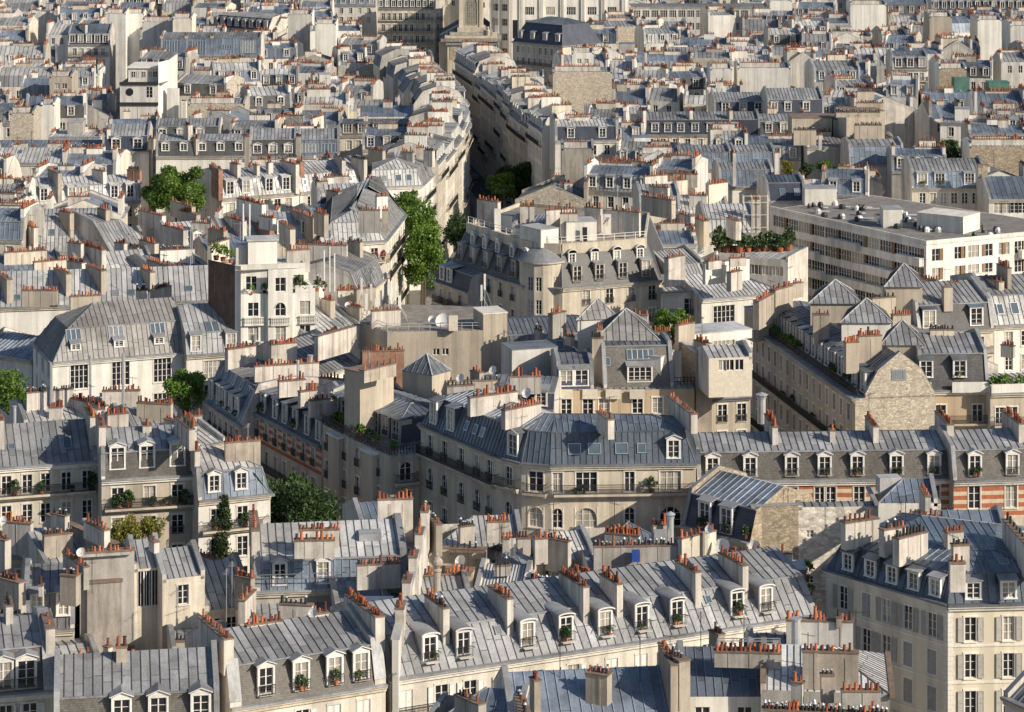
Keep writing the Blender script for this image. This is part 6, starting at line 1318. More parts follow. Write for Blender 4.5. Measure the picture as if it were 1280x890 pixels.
simple('fan-shaped pale zinc roof facing the sunlit corner house across a court', (388, 375), (452, 365), 17, h1=0, d1=.01, h2=2.6, d2=6.4, D=13, hipR=True, top='zinc_light', wall='white', sky=[(418, 2.2, 1, 1.5)], ch=(((370, 304), (434, 306), 24, 2.4, .7, 20, 'chim_white'), ((402, 319), (429, 321), 23, 3.4, .8, 8, 'grey', 'black'), ((392, 325), (396, 325), 22.4, 2, .5, 2)))
simple('steep little zinc roof with three slit skylights, at the foot of the sunlit corner house', (448, 372), (480, 350), 17.4, h1=3.0, d1=1.2, h2=1.4, d2=4, D=10, steep='zinc', top='zinc', wall='cream', sky=[(458, .6, .7, 1.3), (466, .6, .7, 1.3)], ch=(((444, 361), (468, 358), 22, 3, .7, 8, 'chim_beige'), ((422, 362), (446, 361), 21.4, 3, .7, 8, 'cream', 'pot'), ((436, 300), (452, 302), 24.4, 4.6, .9, 7, 'beige', 'black')))
simple('zinc roof strewn with cables between the modernist house and the windowless beige block', (385, 425), (455, 412), 17.6, h1=0, d1=.01, h2=2.6, d2=6.4, D=13, top='zinc_light', wall='cream', sky=[(420, 2, .8, 1.6), (428, 2.4, .8, 1.6)], ch=(((405, 372), (416, 375), 22.4, 4, .9, 4, 'beige'), ((435, 381), (452, 384), 22.6, 3.8, .9, 7, 'beige'), ((395, 350), (402, 352), 22.6, 4, .7, 2, 'white')), masts=(((405, 360), 21, 5, .1, False, 'paint_white'), ((412, 360), 21, 5.5, .1, False, 'paint_white'), ((418, 360), 21, 4.6, .1, False, 'paint_white')))
simple('zinc slope with two small skylights, right below the stepped modernist house', (395, 470), (450, 455), 17, h1=0, d1=.01, h2=3.0, d2=7, D=14, top='zinc', wall='white', sky=[(408, 2, .8, 1.0), (426, 2, .8, 1.0)], ch=(((338, 430), (370, 427), 21.4, 2, .7, 10, 'chim_white'), ((407, 415), (424, 411), 22.4, 3.4, .7, 7)))
simple('low zinc roofs and a leaning silver flue below the hipped mansion, lined with orange pots', (30, 530), (150, 520), 16, h1=0, d1=.01, h2=1.2, d2=5, D=10, top='zinc_light', wall='white', ch=(((33, 490), (58, 488), 19.6, 2.4, .7, 7), ((62, 508), (78, 508), 19, 1.6, .8, 5), ((66, 487), (91, 485), 19.4, 2, .6, 7), ((128, 488), (175, 487), 19.6, 2.2, .6, 13), ((90, 496), (132, 507), 19, 1.4, .9, 13), ((100, 500), (140, 510), 18.6, 1, .6, 10)), masts=(((64, 500), 18, 4, .18, False, 'galv'), ((154, 520), 17, 7, .16, False, 'galv'), ((113, 500), 18, 5, .14, False, 'galv')))
simple('low zinc sheds with orange pots, behind the three wide white dormers', (95, 560), (175, 552), 16.6, h1=0, d1=.01, h2=1.6, d2=4.6, D=9.2, top='zinc', wall='white', ch=(((105, 512), (130, 510), 20.6, 3, .7, 2, 'white'), ((120, 530), (136, 534), 20.2, 1.6, .7, 8), ((134, 517), (160, 515), 20.4, 2, .7, 9)))
simple('beige-walled roof shed with a long row of pots, right of the leaning silver flue', (168, 540), (228, 534), 16.6, h1=0, d1=.01, h2=1.5, d2=5, D=10, top='zinc', wall='beige', ch=(((172, 502), (215, 504), 20, 2, .7, 14, 'beige'), ((230, 520), (252, 518), 19.6, 1.8, .7, 8, 'grey'), ((208, 522), (222, 526), 19.8, 2, .7, 5)))
simple('pale zinc roof pinched between the grey stone house and the banded brick street row', (247, 560), (282, 552), 15.4, h1=0, d1=.01, h2=1.6, d2=5, D=10, top='zinc_light', wall='grey')
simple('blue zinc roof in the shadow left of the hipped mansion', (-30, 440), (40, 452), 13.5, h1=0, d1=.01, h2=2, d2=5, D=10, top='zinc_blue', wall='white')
# trees
tree('big round bright green tree rising above the pale zinc roofs, upper left', 219, 237, 21, 6.6, 4.4, 'leaf_green', n=14000, lf=.28)
tree('nearest and tallest green street tree beside the sunlit corner house', 530, 320, 12.8, 3.5, 6.8, 'leaf_green', n=9000, lf=.27, ry=4)
tree('middle green street tree beside the sunlit corner house', 527, 284, 15.2, 3.2, 4.8, 'leaf_green', n=7000, lf=.27, ry=4)
tree('farthest green street tree beside the sunlit corner house, smallest of three', 510, 262, 17.2, 2.6, 3.8, 'leaf_green', n=5000, lf=.28, ry=4)
tree('smaller green street tree half hidden behind the grand stone building', 572, 290, 10, 2.6, 3.6, 'leaf_dark', n=5000, lf=.27, ry=5)
tree('dark green street tree at the mouth of the narrow street', 643, 224, 9, 5.2, 4.6, 'leaf_dark', n=6500, lf=.36)
tree('lighter green tree in front of the dark street tree', 627, 232, 8.5, 3.2, 3, 'leaf_green', n=3500, lf=.34)
tree('small bright tree between the slate studio roof and the white annexe', 840, 402, 17, 3.4, 1.9, 'leaf_green', n=5000, lf=.2)
tree('broad dark green tree among far roofs, upper right', 1174, 193, 16, 6.4, 3.4, 'leaf_dark', n=6000, lf=.36)
tree('bush in the garden at the left edge, below the zinc mansard row', 10, 259, 15, 2.4, 1.5, 'leaf_green', 'bush', n=2500, lf=.25)
tree('low bush beside pots, third along the garden below the zinc mansard row', 80, 260, 15, 2.0, 1.1, 'leaf_green', 'bush', n=2000, lf=.25)
tree('low bush left of the big round tree', 126, 257, 15, 2.2, 1.1, 'leaf_green', 'bush', n=2000, lf=.25)
tree('hedge-like bush right of the big round tree', 284, 254, 15, 2.6, 1.3, 'leaf_green', 'bush', n=2400, lf=.25)
tree('leafy climber on the roof edge of the skylight corner house', 461, 240, 16.5, 1.2, .8, 'leaf_green', 'bush', n=1200, lf=.2)
for i, (x_, y_) in enumerate(((985, 208), (1008, 212), (1030, 208), (1050, 214), (1066, 218))):
    tree(['yellow-green bush, first', 'dark spiky shrub, second', 'rounded grey-green shrub, third', 'low dark bush, fourth', 'dark creeper, last'][i]+' along the roof garden left of the broad dark tree', x_, y_, 17, 1.6, 1.3, ['leaf_yellow', 'leaf_dark', 'leaf_green', 'leaf_dark', 'leaf_dark'][i], 'bush', n=1200, lf=.28)
# street life
def scooter(lb, x, y, rz):
    r = link('motor_scooter', None, None, (x, y, .13), rz); tag(r, lb, 'scooter', 'scooters parked in the narrow street')
    mb = MB(); mb.hexa([(-.5, -.15, .35), (.3, -.12, .25), (.3, .12, .25), (-.5, .15, .35), (-.7, -.14, .75), (.1, -.1, .6), (.1, .1, .6), (-.7, .14, .75)], 'carpaint'); mb.bar((.3, 0, .3), (.62, 0, .95), .1, 'carpaint', 6); link('body', mb.mesh('body'), r)
    mb = MB(); mb.box(-.65, -.14, .75, .05, .14, .85, 'rubber'); link('seat', mb.mesh('seat'), r)
    mb = MB(); mb.bar((.6, -.3, 1.0), (.6, .3, 1.0), .025, 'iron', 6); link('handlebar', mb.mesh('handlebar'), r)
    for x_ in (-.6, .68): mb = MB(); mb.bar((x_, -.06, .25), (x_, .06, .25), .25, 'rubber', 14); mb.bar((x_, -.065, .25), (x_, .065, .25), .12, 'steel', 10); link('wheel', mb.mesh('wheel'), r)
scooter('dark scooter nearest the corner of the grand stone building', -10.4, 432, 1.4); scooter('second dark scooter beside the first, under the street trees', -11.4, 434, 1.3)
def car(lb, x, y, rz):
    r = link('parked_car', None, None, (x, y, .13), rz); tag(r, lb, 'car', 'cars parked along the narrow street')
    mb = MB(); mb.hexa([(-2, -.85, .3), (2, -.85, .3), (2, .85, .3), (-2, .85, .3), (-2, -.82, .85), (2, -.8, .8), (2, .8, .8), (-2, .82, .85)], 'carpaint'); mb.hexa([(-1.6, -.78, .85), (1, -.78, .83), (1, .78, .83), (-1.6, .78, .85), (-1.2, -.62, 1.42), (.35, -.62, 1.42), (.35, .62, 1.42), (-1.2, .62, 1.42)], 'carpaint'); link('body', mb.mesh('body'), r)
    mb = MB(); mb.hexa([(.97, -.72, .86), (1.03, -.72, .86), (1.03, .72, .86), (.97, .72, .86), (.4, -.58, 1.38), (.46, -.58, 1.38), (.46, .58, 1.38), (.4, .58, 1.38)], 'glass'); link('windscreen', mb.mesh('windscreen'), r)
    for x_ in (-1.3, 1.3):
        for y_ in (-.8, .8): mb = MB(); mb.bar((x_, y_-.1, .32), (x_, y_+.1, .32), .32, 'rubber', 14); link('wheel', mb.mesh('wheel'), r)
for i, (x, y, a) in enumerate(((-3.2, 560, 1.5), (-.2, 552, 1.5), (-5, 575, 1.6), (-9, 585, 2), (-1.2, 535, 1.4))): car(['first', 'second', 'third', 'fourth', 'fifth'][i]+' parked car along the shaded street, counted from the street trees', x, y, a)
# ================================================================= far roofs: landmarks first
GF = 'landmark buildings near the horizon'
def YZ(py, Y): return H-Y*(py-YH)/F          # height that shows at row py when Y metres away
def far_front(lb, x0, x1, ytop, Y, **k):
    z = YZ(ytop, Y); a = ((x0-640)*Y/F, Y); b_ = ((x1-640)*Y/F, Y+k.pop('skew', 0)); nm = k.pop('name', 'apartment_building'); ct = k.pop('cat', 'building'); ch = k.pop('ch', ())
    b = Bld(lb, nm, ct, GF, 1); b.row(a, b_, z, world=True, **k)
    for c in ch: b.achim(*c)
    return b
# church
b = Bld('stone church tower with a tall latticed arch above a stepped pediment, top centre', 'church', 'church', GF, 1)
Y = 790; X = lambda p: (p-640)*Y/F; zt = YZ(34, Y); b.org = (X(589), Y+5); b.rid = 1
b.wall((X(575), Y), (X(603), Y), zt, 42, 'stone', cols=[(X(603)-X(575))/2], fl=1, top=42-YZ(-4, Y), wh=8.6, ww=3.6, arch=(0,), bars=9, frame='iron', surround='stone')
for (q0, q1) in (((X(603), Y), (X(603), Y+7)), ((X(603), Y+7), (X(575), Y+7)), ((X(575), Y+7), (X(575), Y))): b.wall(q0, q1, zt, 42, 'stone')
for x_ in (X(575)-.3, X(603)-.9): b.part('pilaster#%d' % x_).box(x_, Y-.35, zt, x_+1.2, Y-.02, 42, 'stone')
b.part('tower_base').box(X(575)-.8, Y-1.2, zt-1.4, X(603)+.8, Y+8, zt, 'stone')
for i, (e_, m_) in enumerate(((1.5, 'dirty'), (3.0, 'stone'), (4.2, 'dirty'))): b.part('step#%d' % i).box(X(575)-e_-1.6, Y-1.4-e_, zt-2.2-i*.9, X(603)+e_+1.6, Y+9, zt-1.4-i*.9, m_)
b.part('pediment_block').box(X(560), Y-6.5, 0, X(621), Y+10, zt-4.2, 'stone'); b.part('attic_panel').box(X(563), Y-6.6, zt-9.4, X(618), Y-6.5, zt-5.4, 'rubble_brown'); b.part('cornice').box(X(558), Y-7.1, zt-4.9, X(623), Y+10.2, zt-4.2, 'zinc')
sheet(b.part('nave_roof'), [(X(548), Y-4, zt-4), (X(575), Y-1, zt-.2), (X(575), Y+40, zt-.2), (X(548), Y+40, zt-4)], 'lead', 1.2); b.part('nave_wall').box(X(549), Y-4, 0, X(575), Y+40, zt-4.1, 'stone')
sheet(b.part('nave_roof'), [(X(603), Y-1, zt-.2), (X(623), Y-4, zt-4), (X(623), Y+40, zt-4), (X(603), Y+40, zt-.2)], 'zinc_light', 1.2)
p_ = (X(610), Y-3); b.part('statue').lathe([(.9, 0), (1.0, .4), (.6, .8), (.7, 2.2), (.35, 2.6), (.45, 3.1), (.1, 3.5)], 'stone', 8, (p_[0], p_[1], zt-3)); OCC.append(((X(548), Y-8), (1, 0), 20, 50)); b.done()
# haussmann block
b = far_front('cream stone apartment block with three rows of balconied windows, left of the church tower', 472, 543, 11, 825, h1=3.2, d1=1.2, h2=1.5, d2=5, D=14, steep='slate', top='zinc', wall='cream', cornice='stone', dn=9, dw=1.1, dh=1.9, win=wdict(n=9, fl=5, top=1.4, wh=2.2, ww=1.1, fh=3.6, balc=(0, 1, 2), course='stone'), ch=())
q0 = b.fr[0]; e = (q0[0]+b.fr[2], q0[1]); b.rid = 5; b.wall(e, (e[0]+2.4, e[1]+3.2), 0, YZ(11, 825), 'cream', n=1, fl=5, top=1.4, wh=2.2, ww=1.1, fh=3.6, balc=(0, 1, 2), margin=0); b.wall((e[0]+2.4, e[1]+3.2), (e[0]+2.4, e[1]+14), 0, YZ(11, 825), 'cream', n=3, fl=5, top=1.4, fh=3.6)
b.done()
# white department store like block
Y = 800; X = lambda p: (p-640)*Y/F; zt = 34
b = Bld('massive white concrete office block with fluted pilasters and tall dark window strips, top centre', 'office_block', 'office building', GF, 1); b.org = (X(700), Y); b.rid = 1
xs = [617, 629, 640, 652, 677, 700, 724, 748, 768, 785]
b.wall((X(612), Y+4), (X(640), Y), 0, zt, 'white', cols=[2.1, 5.4], fl=4, top=zt-YZ(5.5, Y), wh=2.2, ww=2.0, fh=4.6, bars=1, surround=None, wide={0: 2.4})
b.wall((X(640), Y), (X(786), Y), 0, zt, 'white', px=[662, 688, 714, 740, 765], fl=5, top=zt-YZ(8.6, Y), wh=2.5, ww=2.8, fh=4.1, bars=1, surround=None)
for i, p in enumerate([614, 624, 637, 650, 675, 701, 727, 752, 778]):
    yy = Y+4-(p-612)/28*4 if p < 640 else Y
    for k in range(3): b.part('pilaster#%d' % i).box(X(p)+k*.45-.2, yy-.45, 0, X(p)+k*.45+.1, yy+.3, zt, 'white')
b.wall((X(786), Y), (X(786), Y+20), 0, zt, 'white'); b.wall((X(612), Y+30), (X(612), Y+4), 0, zt, 'white'); b.part('roof').face([(X(612), Y+4, zt), (X(640), Y, zt), (X(786), Y, zt), (X(786), Y+20, zt), (X(612), Y+30, zt)], 'concrete')
b.part('glass_strip#0').box(X(615.5), Y+3.6-.5, YZ(60, Y), X(624), Y+3.6, YZ(23, Y), 'glass'); b.part('glass_strip#1').box(X(641), Y-.06, YZ(48, Y), X(647), Y+.0, YZ(25, Y), 'glass')
OCC.append(((X(612), Y), (1, 0), X(786)-X(612), 30)); b.done()
far_front('long low flat roofed office building, right of the white office block', 787, 962, 9, 815, h1=0, d1=.01, h2=.3, d2=8, D=16, top='zinc_brown', wall='concrete', par='white', cornice='concrete', win=wdict(n=15, fl=3, top=1.0, wh=2.2, ww=2.2, fh=4, surround=None)).done()
far_front('navy mansard building with white attic windows before the white office block', 641, 702, 52, 700, skew=-14, h1=5.4, d1=2.6, h2=1.4, d2=4, D=15, steep='slate_blue', top='lead', wall='stone', hipL=True, hipR=True, dn=4, dw=1.2, dh=1.6, dst='flat', dz=.6, dside='lead', win=wdict(n=8, fl=4, top=.9, balc=(1,))).done()
far_front('broad slate mansard block with a curved stone front, top left corner', 68, 205, 7, 850, h1=3.4, d1=1.4, h2=1.4, d2=5, D=14, steep='slate_blue', top='zinc', wall='stone', dn=15, dw=1.2, dh=2, win=wdict(n=15, fl=4, top=1.2, wh=2.2)).done()
far_front('dark mansard seen at an angle with eight attic windows, upper left beyond the studio windows', 264, 342, 33, 760, skew=-16, h1=3.4, d1=1.6, h2=.9, d2=5, D=14, steep='slate_blue', top='zinc_light', wall='cream', hipL=True, dn=8, dw=1.2, dh=1.9, dst='flat', dside='lead', win=wdict(n=9, fl=2), ch=(((345, 20), (360, 22), 24, 4, 1, 5),)).done()
far_front('blue slate house with five arched white dormers, upper left', 85, 137, 56, 715, h1=3.0, d1=.7, h2=2.4, d2=4.5, D=11, steep='slate_blue', top='lead', wall='white', dn=5, dw=1.3, dh=1.9, dst='curve', win=wdict(n=5, fl=4, top=1.0, balc=(0,)), ch=(((100, 30), (108, 31), 24.5, 3, .9, 4),)).done()
far_front('four-bay studio building with huge vertical glazing, each bay split by beige chimneys', 201, 326, 70, 650, h1=4.6, d1=.7, h2=1.0, d2=4, D=10, steep='zinc_blue', top='zinc', wall='white', win=wdict(n=10, fl=2), sky=[(215, .35, 4, 3.2), (247, .35, 4, 3.2), (282, .35, 3, 1.2), (310, .35, 4, 3.2)], ch=(((200, 44), (204, 44), 26.5, 5, 1, 2, 'beige'), ((231, 44), (235, 44), 26.5, 5, 1, 2, 'beige'), ((263, 44), (267, 44), 26.5, 5, 1, 2, 'beige'), ((294, 46), (298, 46), 26.5, 5, 1, 2, 'beige'))).done()
far_front('row of grey attic windows along the top edge, left of the balconied stone block', 305, 470, 7, 850, h1=3, d1=.6, h2=1.2, d2=4, D=12, steep='zinc_blue', top='lead', wall='white', dn=14, dw=1.3, dh=2, dst='flat', win=wdict(n=14, fl=2)).done()
far_front('long mansard block with round-headed attic windows, top right corner', 1165, 1300, 13, 830, h1=3.2, d1=.8, h2=1.6, d2=5, D=13, steep='slate_blue', top='zinc', wall='cream', dn=13, dw=1.3, dh=2, dst='curve', win=wdict(n=14, fl=3)).done()
far_front('dark mansard right of the flaring white party wall, top right', 1106, 1160, 19, 800, h1=3.4, d1=.6, h2=3, d2=6, D=14, steep='slate', top='zinc_blue', wall='white', dn=4, dst='flat').done()
for i, (lb, x0, x1, yt, Y, D_, m_, roof) in enumerate((
    ('flaring white party wall wedge at the top right, ribbed by flues', 1063, 1108, 6, 780, 10, 'white', 'zinc'), ('narrow pale windowless slab on the top edge', 962, 990, 1, 800, 9, 'white', 'zinc_light'),
    ('tall beige windowless wall left of a dark sloped roof, upper right', 1162, 1190, 21, 720, 10, 'beige', 'zinc_dark'), ('group of ribbed white flue walls near the top right', 1222, 1252, 25, 720, 12, 'white', 'zinc_blue'),
    ('pair of tall bare grey walls at the upper right edge', 1263, 1300, 32, 690, 12, 'concrete', 'zinc_dark'), ('plain concrete party wall, upper left', 132, 157, 17, 740, 11, 'concrete', 'zinc'), ('small dazzling white wall panel, upper left', 158, 180, 17, 745, 5, 'white', 'zinc_light'),
    ('beige windowless block beside the studio bays, upper left', 178, 218, 27, 700, 9, 'concrete', 'zinc'), ('taller beige block joined to the studio bays', 216, 240, 23, 690, 9, 'pale', 'zinc'), ('bright white cubic building with bare sides, upper left of centre', 394, 420, 30, 690, 9, 'white', 'zinc_light'),
    ('grey windowless block with pale cap, top left of centre', 360, 390, 18, 720, 9, 'concrete', 'zinc'), ('large plain beige wall above the blue dormer row, left one', 888, 915, 86, 600, 10, 'concrete', 'zinc'), ('larger plain beige wall above the blue dormer row, right one', 922, 988, 85, 605, 10, 'concrete', 'zinc'),
    ('flat rubble stone wall among the far roofs, right of the street', 691, 765, 90, 585, 8, 'rubble', 'zinc'), ('long plain white wall with two dark square windows, upper right of centre', 715, 742, 66, 640, 8, 'white', 'zinc_light'), ('white slab-sided block among white walls, right of the street', 628, 680, 96, 600, 9, 'white', 'zinc_light'),
    ('brown rubble gable beside the green copper roofs', 1174, 1208, 86, 600, 8, 'rubble_brown', 'zinc'), ('long rubble wall below the big far white tower', 235, 306, 130, 545, 9, 'rubble', 'zinc'), ('bare grey gable with a rubble stripe beside the narrow street', 702, 742, 186, 478, 9, 'dirty', 'zinc_dark'),
    ('beige windowless gable with small square openings, upper left', 62, 90, 96, 585, 8, 'beige', 'zinc'), ('sunlit white party wall edge, left of the white tower block', 51, 68, 131, 540, 7, 'white', 'zinc_blue'), ('stone-flanked white wall at the far left', 12, 42, 142, 520, 8, 'rubble', 'zinc'), ('brown stone gable wall at the right edge under black pots', 1212, 1300, 183, 478, 8, 'rubble_brown', 'zinc'),
    ('grey rubble wall behind a row of blue zinc roofs, right of centre', 800, 850, 193, 470, 6, 'rubble', 'zinc_blue'))):
    b = far_front(lb, x0, x1, yt, Y, h1=0, d1=.01, h2=.8, d2=D_/2, D=D_, top=roof, wall=m_, par='white' if m_ in ('white', 'concrete', 'rubble_brown') else m_, cornice=None, name='party_wall_building', win=wdict(n=2, fl=1, top=1.5, wh=1.2, ww=1.1, surround=None) if 'square' in lb else None)
    w_ = (x1-x0); zz = YZ(yt, Y)
    a_, u_, L_ = b.fr; b.chimney((a_[0]+.5, a_[1]+1), (a_[0]+L_*.8, a_[1]+1), zz-1, zz+1.3, .7, int(L_*.8/.55)); b.done()
q_ = P(714, 186, 20)
# white tower block
b = Bld('white tower-like block with a dark round window and dazzling side wall, upper left', 'tower_block', 'building', GF, 1); Y = 560; X = lambda p: (p-640)*Y/F; b.org = (X(175), Y); b.rid = 1
za, zb_ = YZ(104, Y), YZ(86, Y)
b.wall((X(150), Y), (X(198), Y), 0, za, 'concrete', cols=[6.4], fl=2, top=.8, wh=2.4, ww=1.4, surround=None, fh=8); b.wall((X(198), Y), (X(207), Y+6), 0, zb_+1.4, 'white'); b.wall((X(207), Y+6), (X(207), Y+20), 0, zb_+1.4, 'white'); b.wall((X(150), Y+16), (X(150), Y), 0, za, 'concrete')
b.part('flat_roof').face([(X(150), Y, za), (X(207), Y, za), (X(207), Y+20, za), (X(150), Y+20, za)], 'gravel'); b.part('penthouse').box(X(159), Y+1.6, za, X(197.6), Y+12, zb_, 'concrete'); b.part('penthouse').box(X(158), Y+1.2, zb_, X(197.8), Y+12.4, zb_+.3, 'trim')
for i, p in enumerate((163, 168, 176, 184, 190)): b.sub.append(('window', (X(p), Y+1.5, zb_-2), 0, .9, 1.3, False, 1, 'paint_white'))
b.part('round_window').bar((X(162), Y-.06, YZ(115, Y)), (X(162), Y+.1, YZ(115, Y)), .85, 'glass', 20)
for i, yy in enumerate((103.5, 129)): b.part('band#%d' % i).box(X(150)-.1, Y-.3, YZ(yy, Y)-.5, X(198), Y, YZ(yy, Y)+.2, 'iron')
b.part('stepped_wall').box(X(207), Y+2, 0, X(222), Y+3, YZ(112, Y), 'white'); b.part('side_flue').box(X(227), Y-1, 0, X(233), Y+1, YZ(127, Y), 'white')
OCC.append(((X(150), Y), (1, 0), X(233)-X(150), 20)); b.done()
# green roofs
b = Bld('low building with green copper roofs and a pale green roof cabin, upper right', group=GF, lod=1); b.row((1208, 124), (1300, 121), 18, h1=0, d1=.01, h2=1.6, d2=5, D=10, top='copper_green', wall='copper_green', cornice=None, win=wdict(n=4, fl=1)); b.boxp('roof_cabin', (1236, 103), (1262, 103), 22, 4, 3, 'copper_green', cap='copper_green'); b.boxp('shed', (1193, 98), (1212, 98), 22.4, 4, 5, 'copper_green'); b.done()
far_front('white-walled corner house with slate mansard and balconies, upper right near the green roofs', 1116, 1160, 87, 640, h1=3, d1=.8, h2=1, d2=4, D=12, steep='slate', top='zinc_dark', wall='white', dn=3, dst='flat', dw=1.4, dh=2, win=wdict(n=5, fl=3, top=.8, balc=(0,))).done()
def ff(lb, x0, x1, y, z=19, **k):
    k.setdefault('lod', 1); k.setdefault('group', GF); simple(lb, (x0, y), (x1, y-.5), z, **k)
ff('blue slate row with four white windows, right of centre in the far roofs', 800, 950, 169, h1=3.0, d1=.4, h2=1.2, d2=4, D=9, steep='slate_blue', top='zinc', wall='cream', dorm=[819, 835, 851, 869, 888, 903, 918], dw=1.2, dh=1.5, dst='flat', dside='slate_blue', win=wdict(n=9, fl=2), ch=(((800, 137), (806, 138), 24, 4, 1, 4), ((860, 137), (864, 138), 24, 3, .9, 3), ((910, 137), (914, 138), 24, 3, .9, 3, 'beige')))
ff('dark mansard with three dormers, second row above the blue slate row', 893, 960, 144, h1=2.8, d1=.5, h2=1.6, d2=4.5, D=10, steep='slate_blue', top='zinc', wall='cream', dorm=[907, 929, 948], dw=1.4, dh=1.9, dst='flat', win=wdict(n=5, fl=2))
ff('mansard with arched dormers, right neighbour of the dark mansard above the blue slate row', 960, 1030, 143, 20, h1=3.0, d1=.5, h2=2.0, d2=5, D=11, steep='slate_blue', top='zinc', wall='cream', dorm=[968, 985, 1008], dw=1.2, dh=1.7, dst='curve', win=wdict(n=5, fl=2))
b = Bld('big beige block of bare walls lined with black pots, upper right of centre', group=GF, lod=1)
b.row((988, 182), (1105, 181), 17.5, h1=0, d1=.01, h2=2, d2=5, D=10, top='zinc_brown', wall='cream', par='beige', win=wdict(px=[1008, 1014, 1028, 1034, 1080], fl=2, top=.8, wh=1.8, ww=.9)); b.boxp('bare_wall#1', (990, 148), (1040, 148), 23.6, 8, 8, 'beige', cap='cap'); b.boxp('bare_wall#2', (1042, 150), (1072, 150), 23.4, 10, 8, 'dirty', cap='cap'); b.boxp('bare_wall#3', (1068, 152), (1104, 151), 23.6, 5, 8, 'beige', cap='cap'); b.boxp('bare_wall#4', (1058, 140), (1106, 139), 25.6, 8, 8, 'beige', cap='cap')
b.pchim((992, 162), (1020, 162), 23, 3, .7, 14, 'beige', 'black'); b.pchim((1068, 156), (1102, 156), 24, 3, .7, 16, 'beige', 'black'); b.pchim((1070, 128), (1104, 128), 26.6, 3, .7, 14, 'beige', 'black'); b.pchim((1045, 140), (1100, 140), 26.4, 1, .7, 20, 'beige', 'black'); b.pchim((1023, 168), (1027, 168), 22.5, 3, .9, 2); b.done()
ff('grand glazed house with white window frames at the right edge', 1236, 1320, 250, 18, h1=0, d1=.01, h2=3.2, d2=6, D=12, top='zinc_blue', wall='white', seam=.9, win=wdict(n=7, fl=3, top=.4, wh=1.9, ww=1.5, surround=None), ch=(((1222, 205), (1234, 205), 23, 14, 1.0, 0, 'rubble_brown'),))
ff('grey zinc house with a planted dormer balcony, behind the modernist block', 1140, 1232, 236, 18.5, h1=3.0, d1=.6, h2=1.6, d2=4, D=10, steep='zinc_blue', top='zinc', wall='cream', dorm=[1153, 1175, 1212], dw=1.6, dh=1.9, dst='flat', win=wdict(n=6, fl=2), dplants=3)
ff('navy roof with two white skylights tucked behind the modernist block', 960, 1008, 252, 18, h1=2.8, d1=2.4, h2=.8, d2=4, D=12, steep='slate_blue', top='lead', wall='white', sky=[(978, 1.2, 1, 1.4), (996, 1.2, 1, 1.4)])
ff('long blue zinc roof with standing antennas, left part, behind the roof garden', 852, 915, 212, 18, h1=3.0, d1=1.2, h2=.8, d2=4, D=11, steep='zinc_blue', top='zinc', wall='white', sky=[(880, .6, 1.1, .9), (896, .6, 1.1, .9)], ch=(((846, 188), (850, 188), 24, 6, 1, 3), ((916, 190), (920, 190), 24, 6, 1, 3)), masts=(((902, 200), 20, 4),))
ff('long blue zinc roof, right part, ending at the roof garden', 918, 970, 212, 18, h1=3.0, d1=1.2, h2=.8, d2=4, D=11, steep='zinc_blue', top='zinc', wall='white', sky=[(945, .6, 1.1, .9), (957, .6, 1.1, .9)], ch=(((968, 190), (974, 190), 24, 6, 1, 4),))
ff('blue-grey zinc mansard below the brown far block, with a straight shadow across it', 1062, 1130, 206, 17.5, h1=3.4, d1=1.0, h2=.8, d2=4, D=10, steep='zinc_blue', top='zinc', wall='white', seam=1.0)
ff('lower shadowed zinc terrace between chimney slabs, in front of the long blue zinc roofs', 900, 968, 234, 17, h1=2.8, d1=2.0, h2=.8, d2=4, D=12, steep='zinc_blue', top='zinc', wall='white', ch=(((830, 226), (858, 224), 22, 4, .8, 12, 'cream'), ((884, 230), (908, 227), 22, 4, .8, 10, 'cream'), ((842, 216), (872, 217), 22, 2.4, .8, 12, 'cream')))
ff('ribbed pale zinc roof with a dark glass lantern, left of the scaffold cage', 845, 912, 268, 17.4, h1=0, d1=.01, h2=2.4, d2=6, D=12, top='zinc_light', wall='white', seam=.6, ch=(((862, 243), (884, 244), 21.6, 2, .7, 10, 'white'), ((850, 266), (866, 270), 20.8, 1.6, .8, 7)))
ff('pale zinc roof with a fan of pots, below the ribbed roof with the glass lantern', 880, 945, 292, 17, h1=2.2, d1=.8, h2=1.6, d2=5, D=12, steep='zinc_light', top='zinc_light', wall='white', ch=(((911, 271), (923, 276), 21.6, 3, .9, 7), ((872, 272), (883, 276), 21.8, 4, .9, 6, 'beige')))
ff('low zinc roof with black and orange pots, right of the railed roof terrace', 815, 880, 300, 17.6, h1=0, d1=.01, h2=1.8, d2=5, D=10, top='zinc', wall='white', ch=(((816, 287), (840, 286), 21.6, 3, .8, 11, 'white'), ((850, 283), (878, 281), 21.8, 3, .8, 11, 'cream', 'black')))
ff('zinc roof behind the roof terrace, with pot rows stepping down to the right', 800, 850, 265, 18.6, h1=2.4, d1=.9, h2=1.4, d2=4.6, D=11, steep='zinc_light', top='zinc', wall='cream', ch=(((812, 232), (836, 234), 24, 4, .9, 9, 'cream'), ((804, 244), (842, 250), 23, 3, .9, 11, 'beige'), ((805, 220), (833, 218), 24, 3, .9, 9)))
ff('cream row of studio houses with small gables and brown slates, left of the street', 425, 575, 170, 19, h1=2.4, d1=.6, h2=.6, d2=3.4, D=8, steep='slate_brown', top='zinc_dark', wall='cream', dn=8, dw=1.6, dh=1.7, dst='flat', dtop='zinc_dark', dside='cream', dface='cream', win=wdict(n=12, fl=3, top=.9), ch=(((520, 141), (526, 141), 25, 4, 1, 2, 'brick'), ((455, 144), (460, 144), 24, 3, 1, 2)))
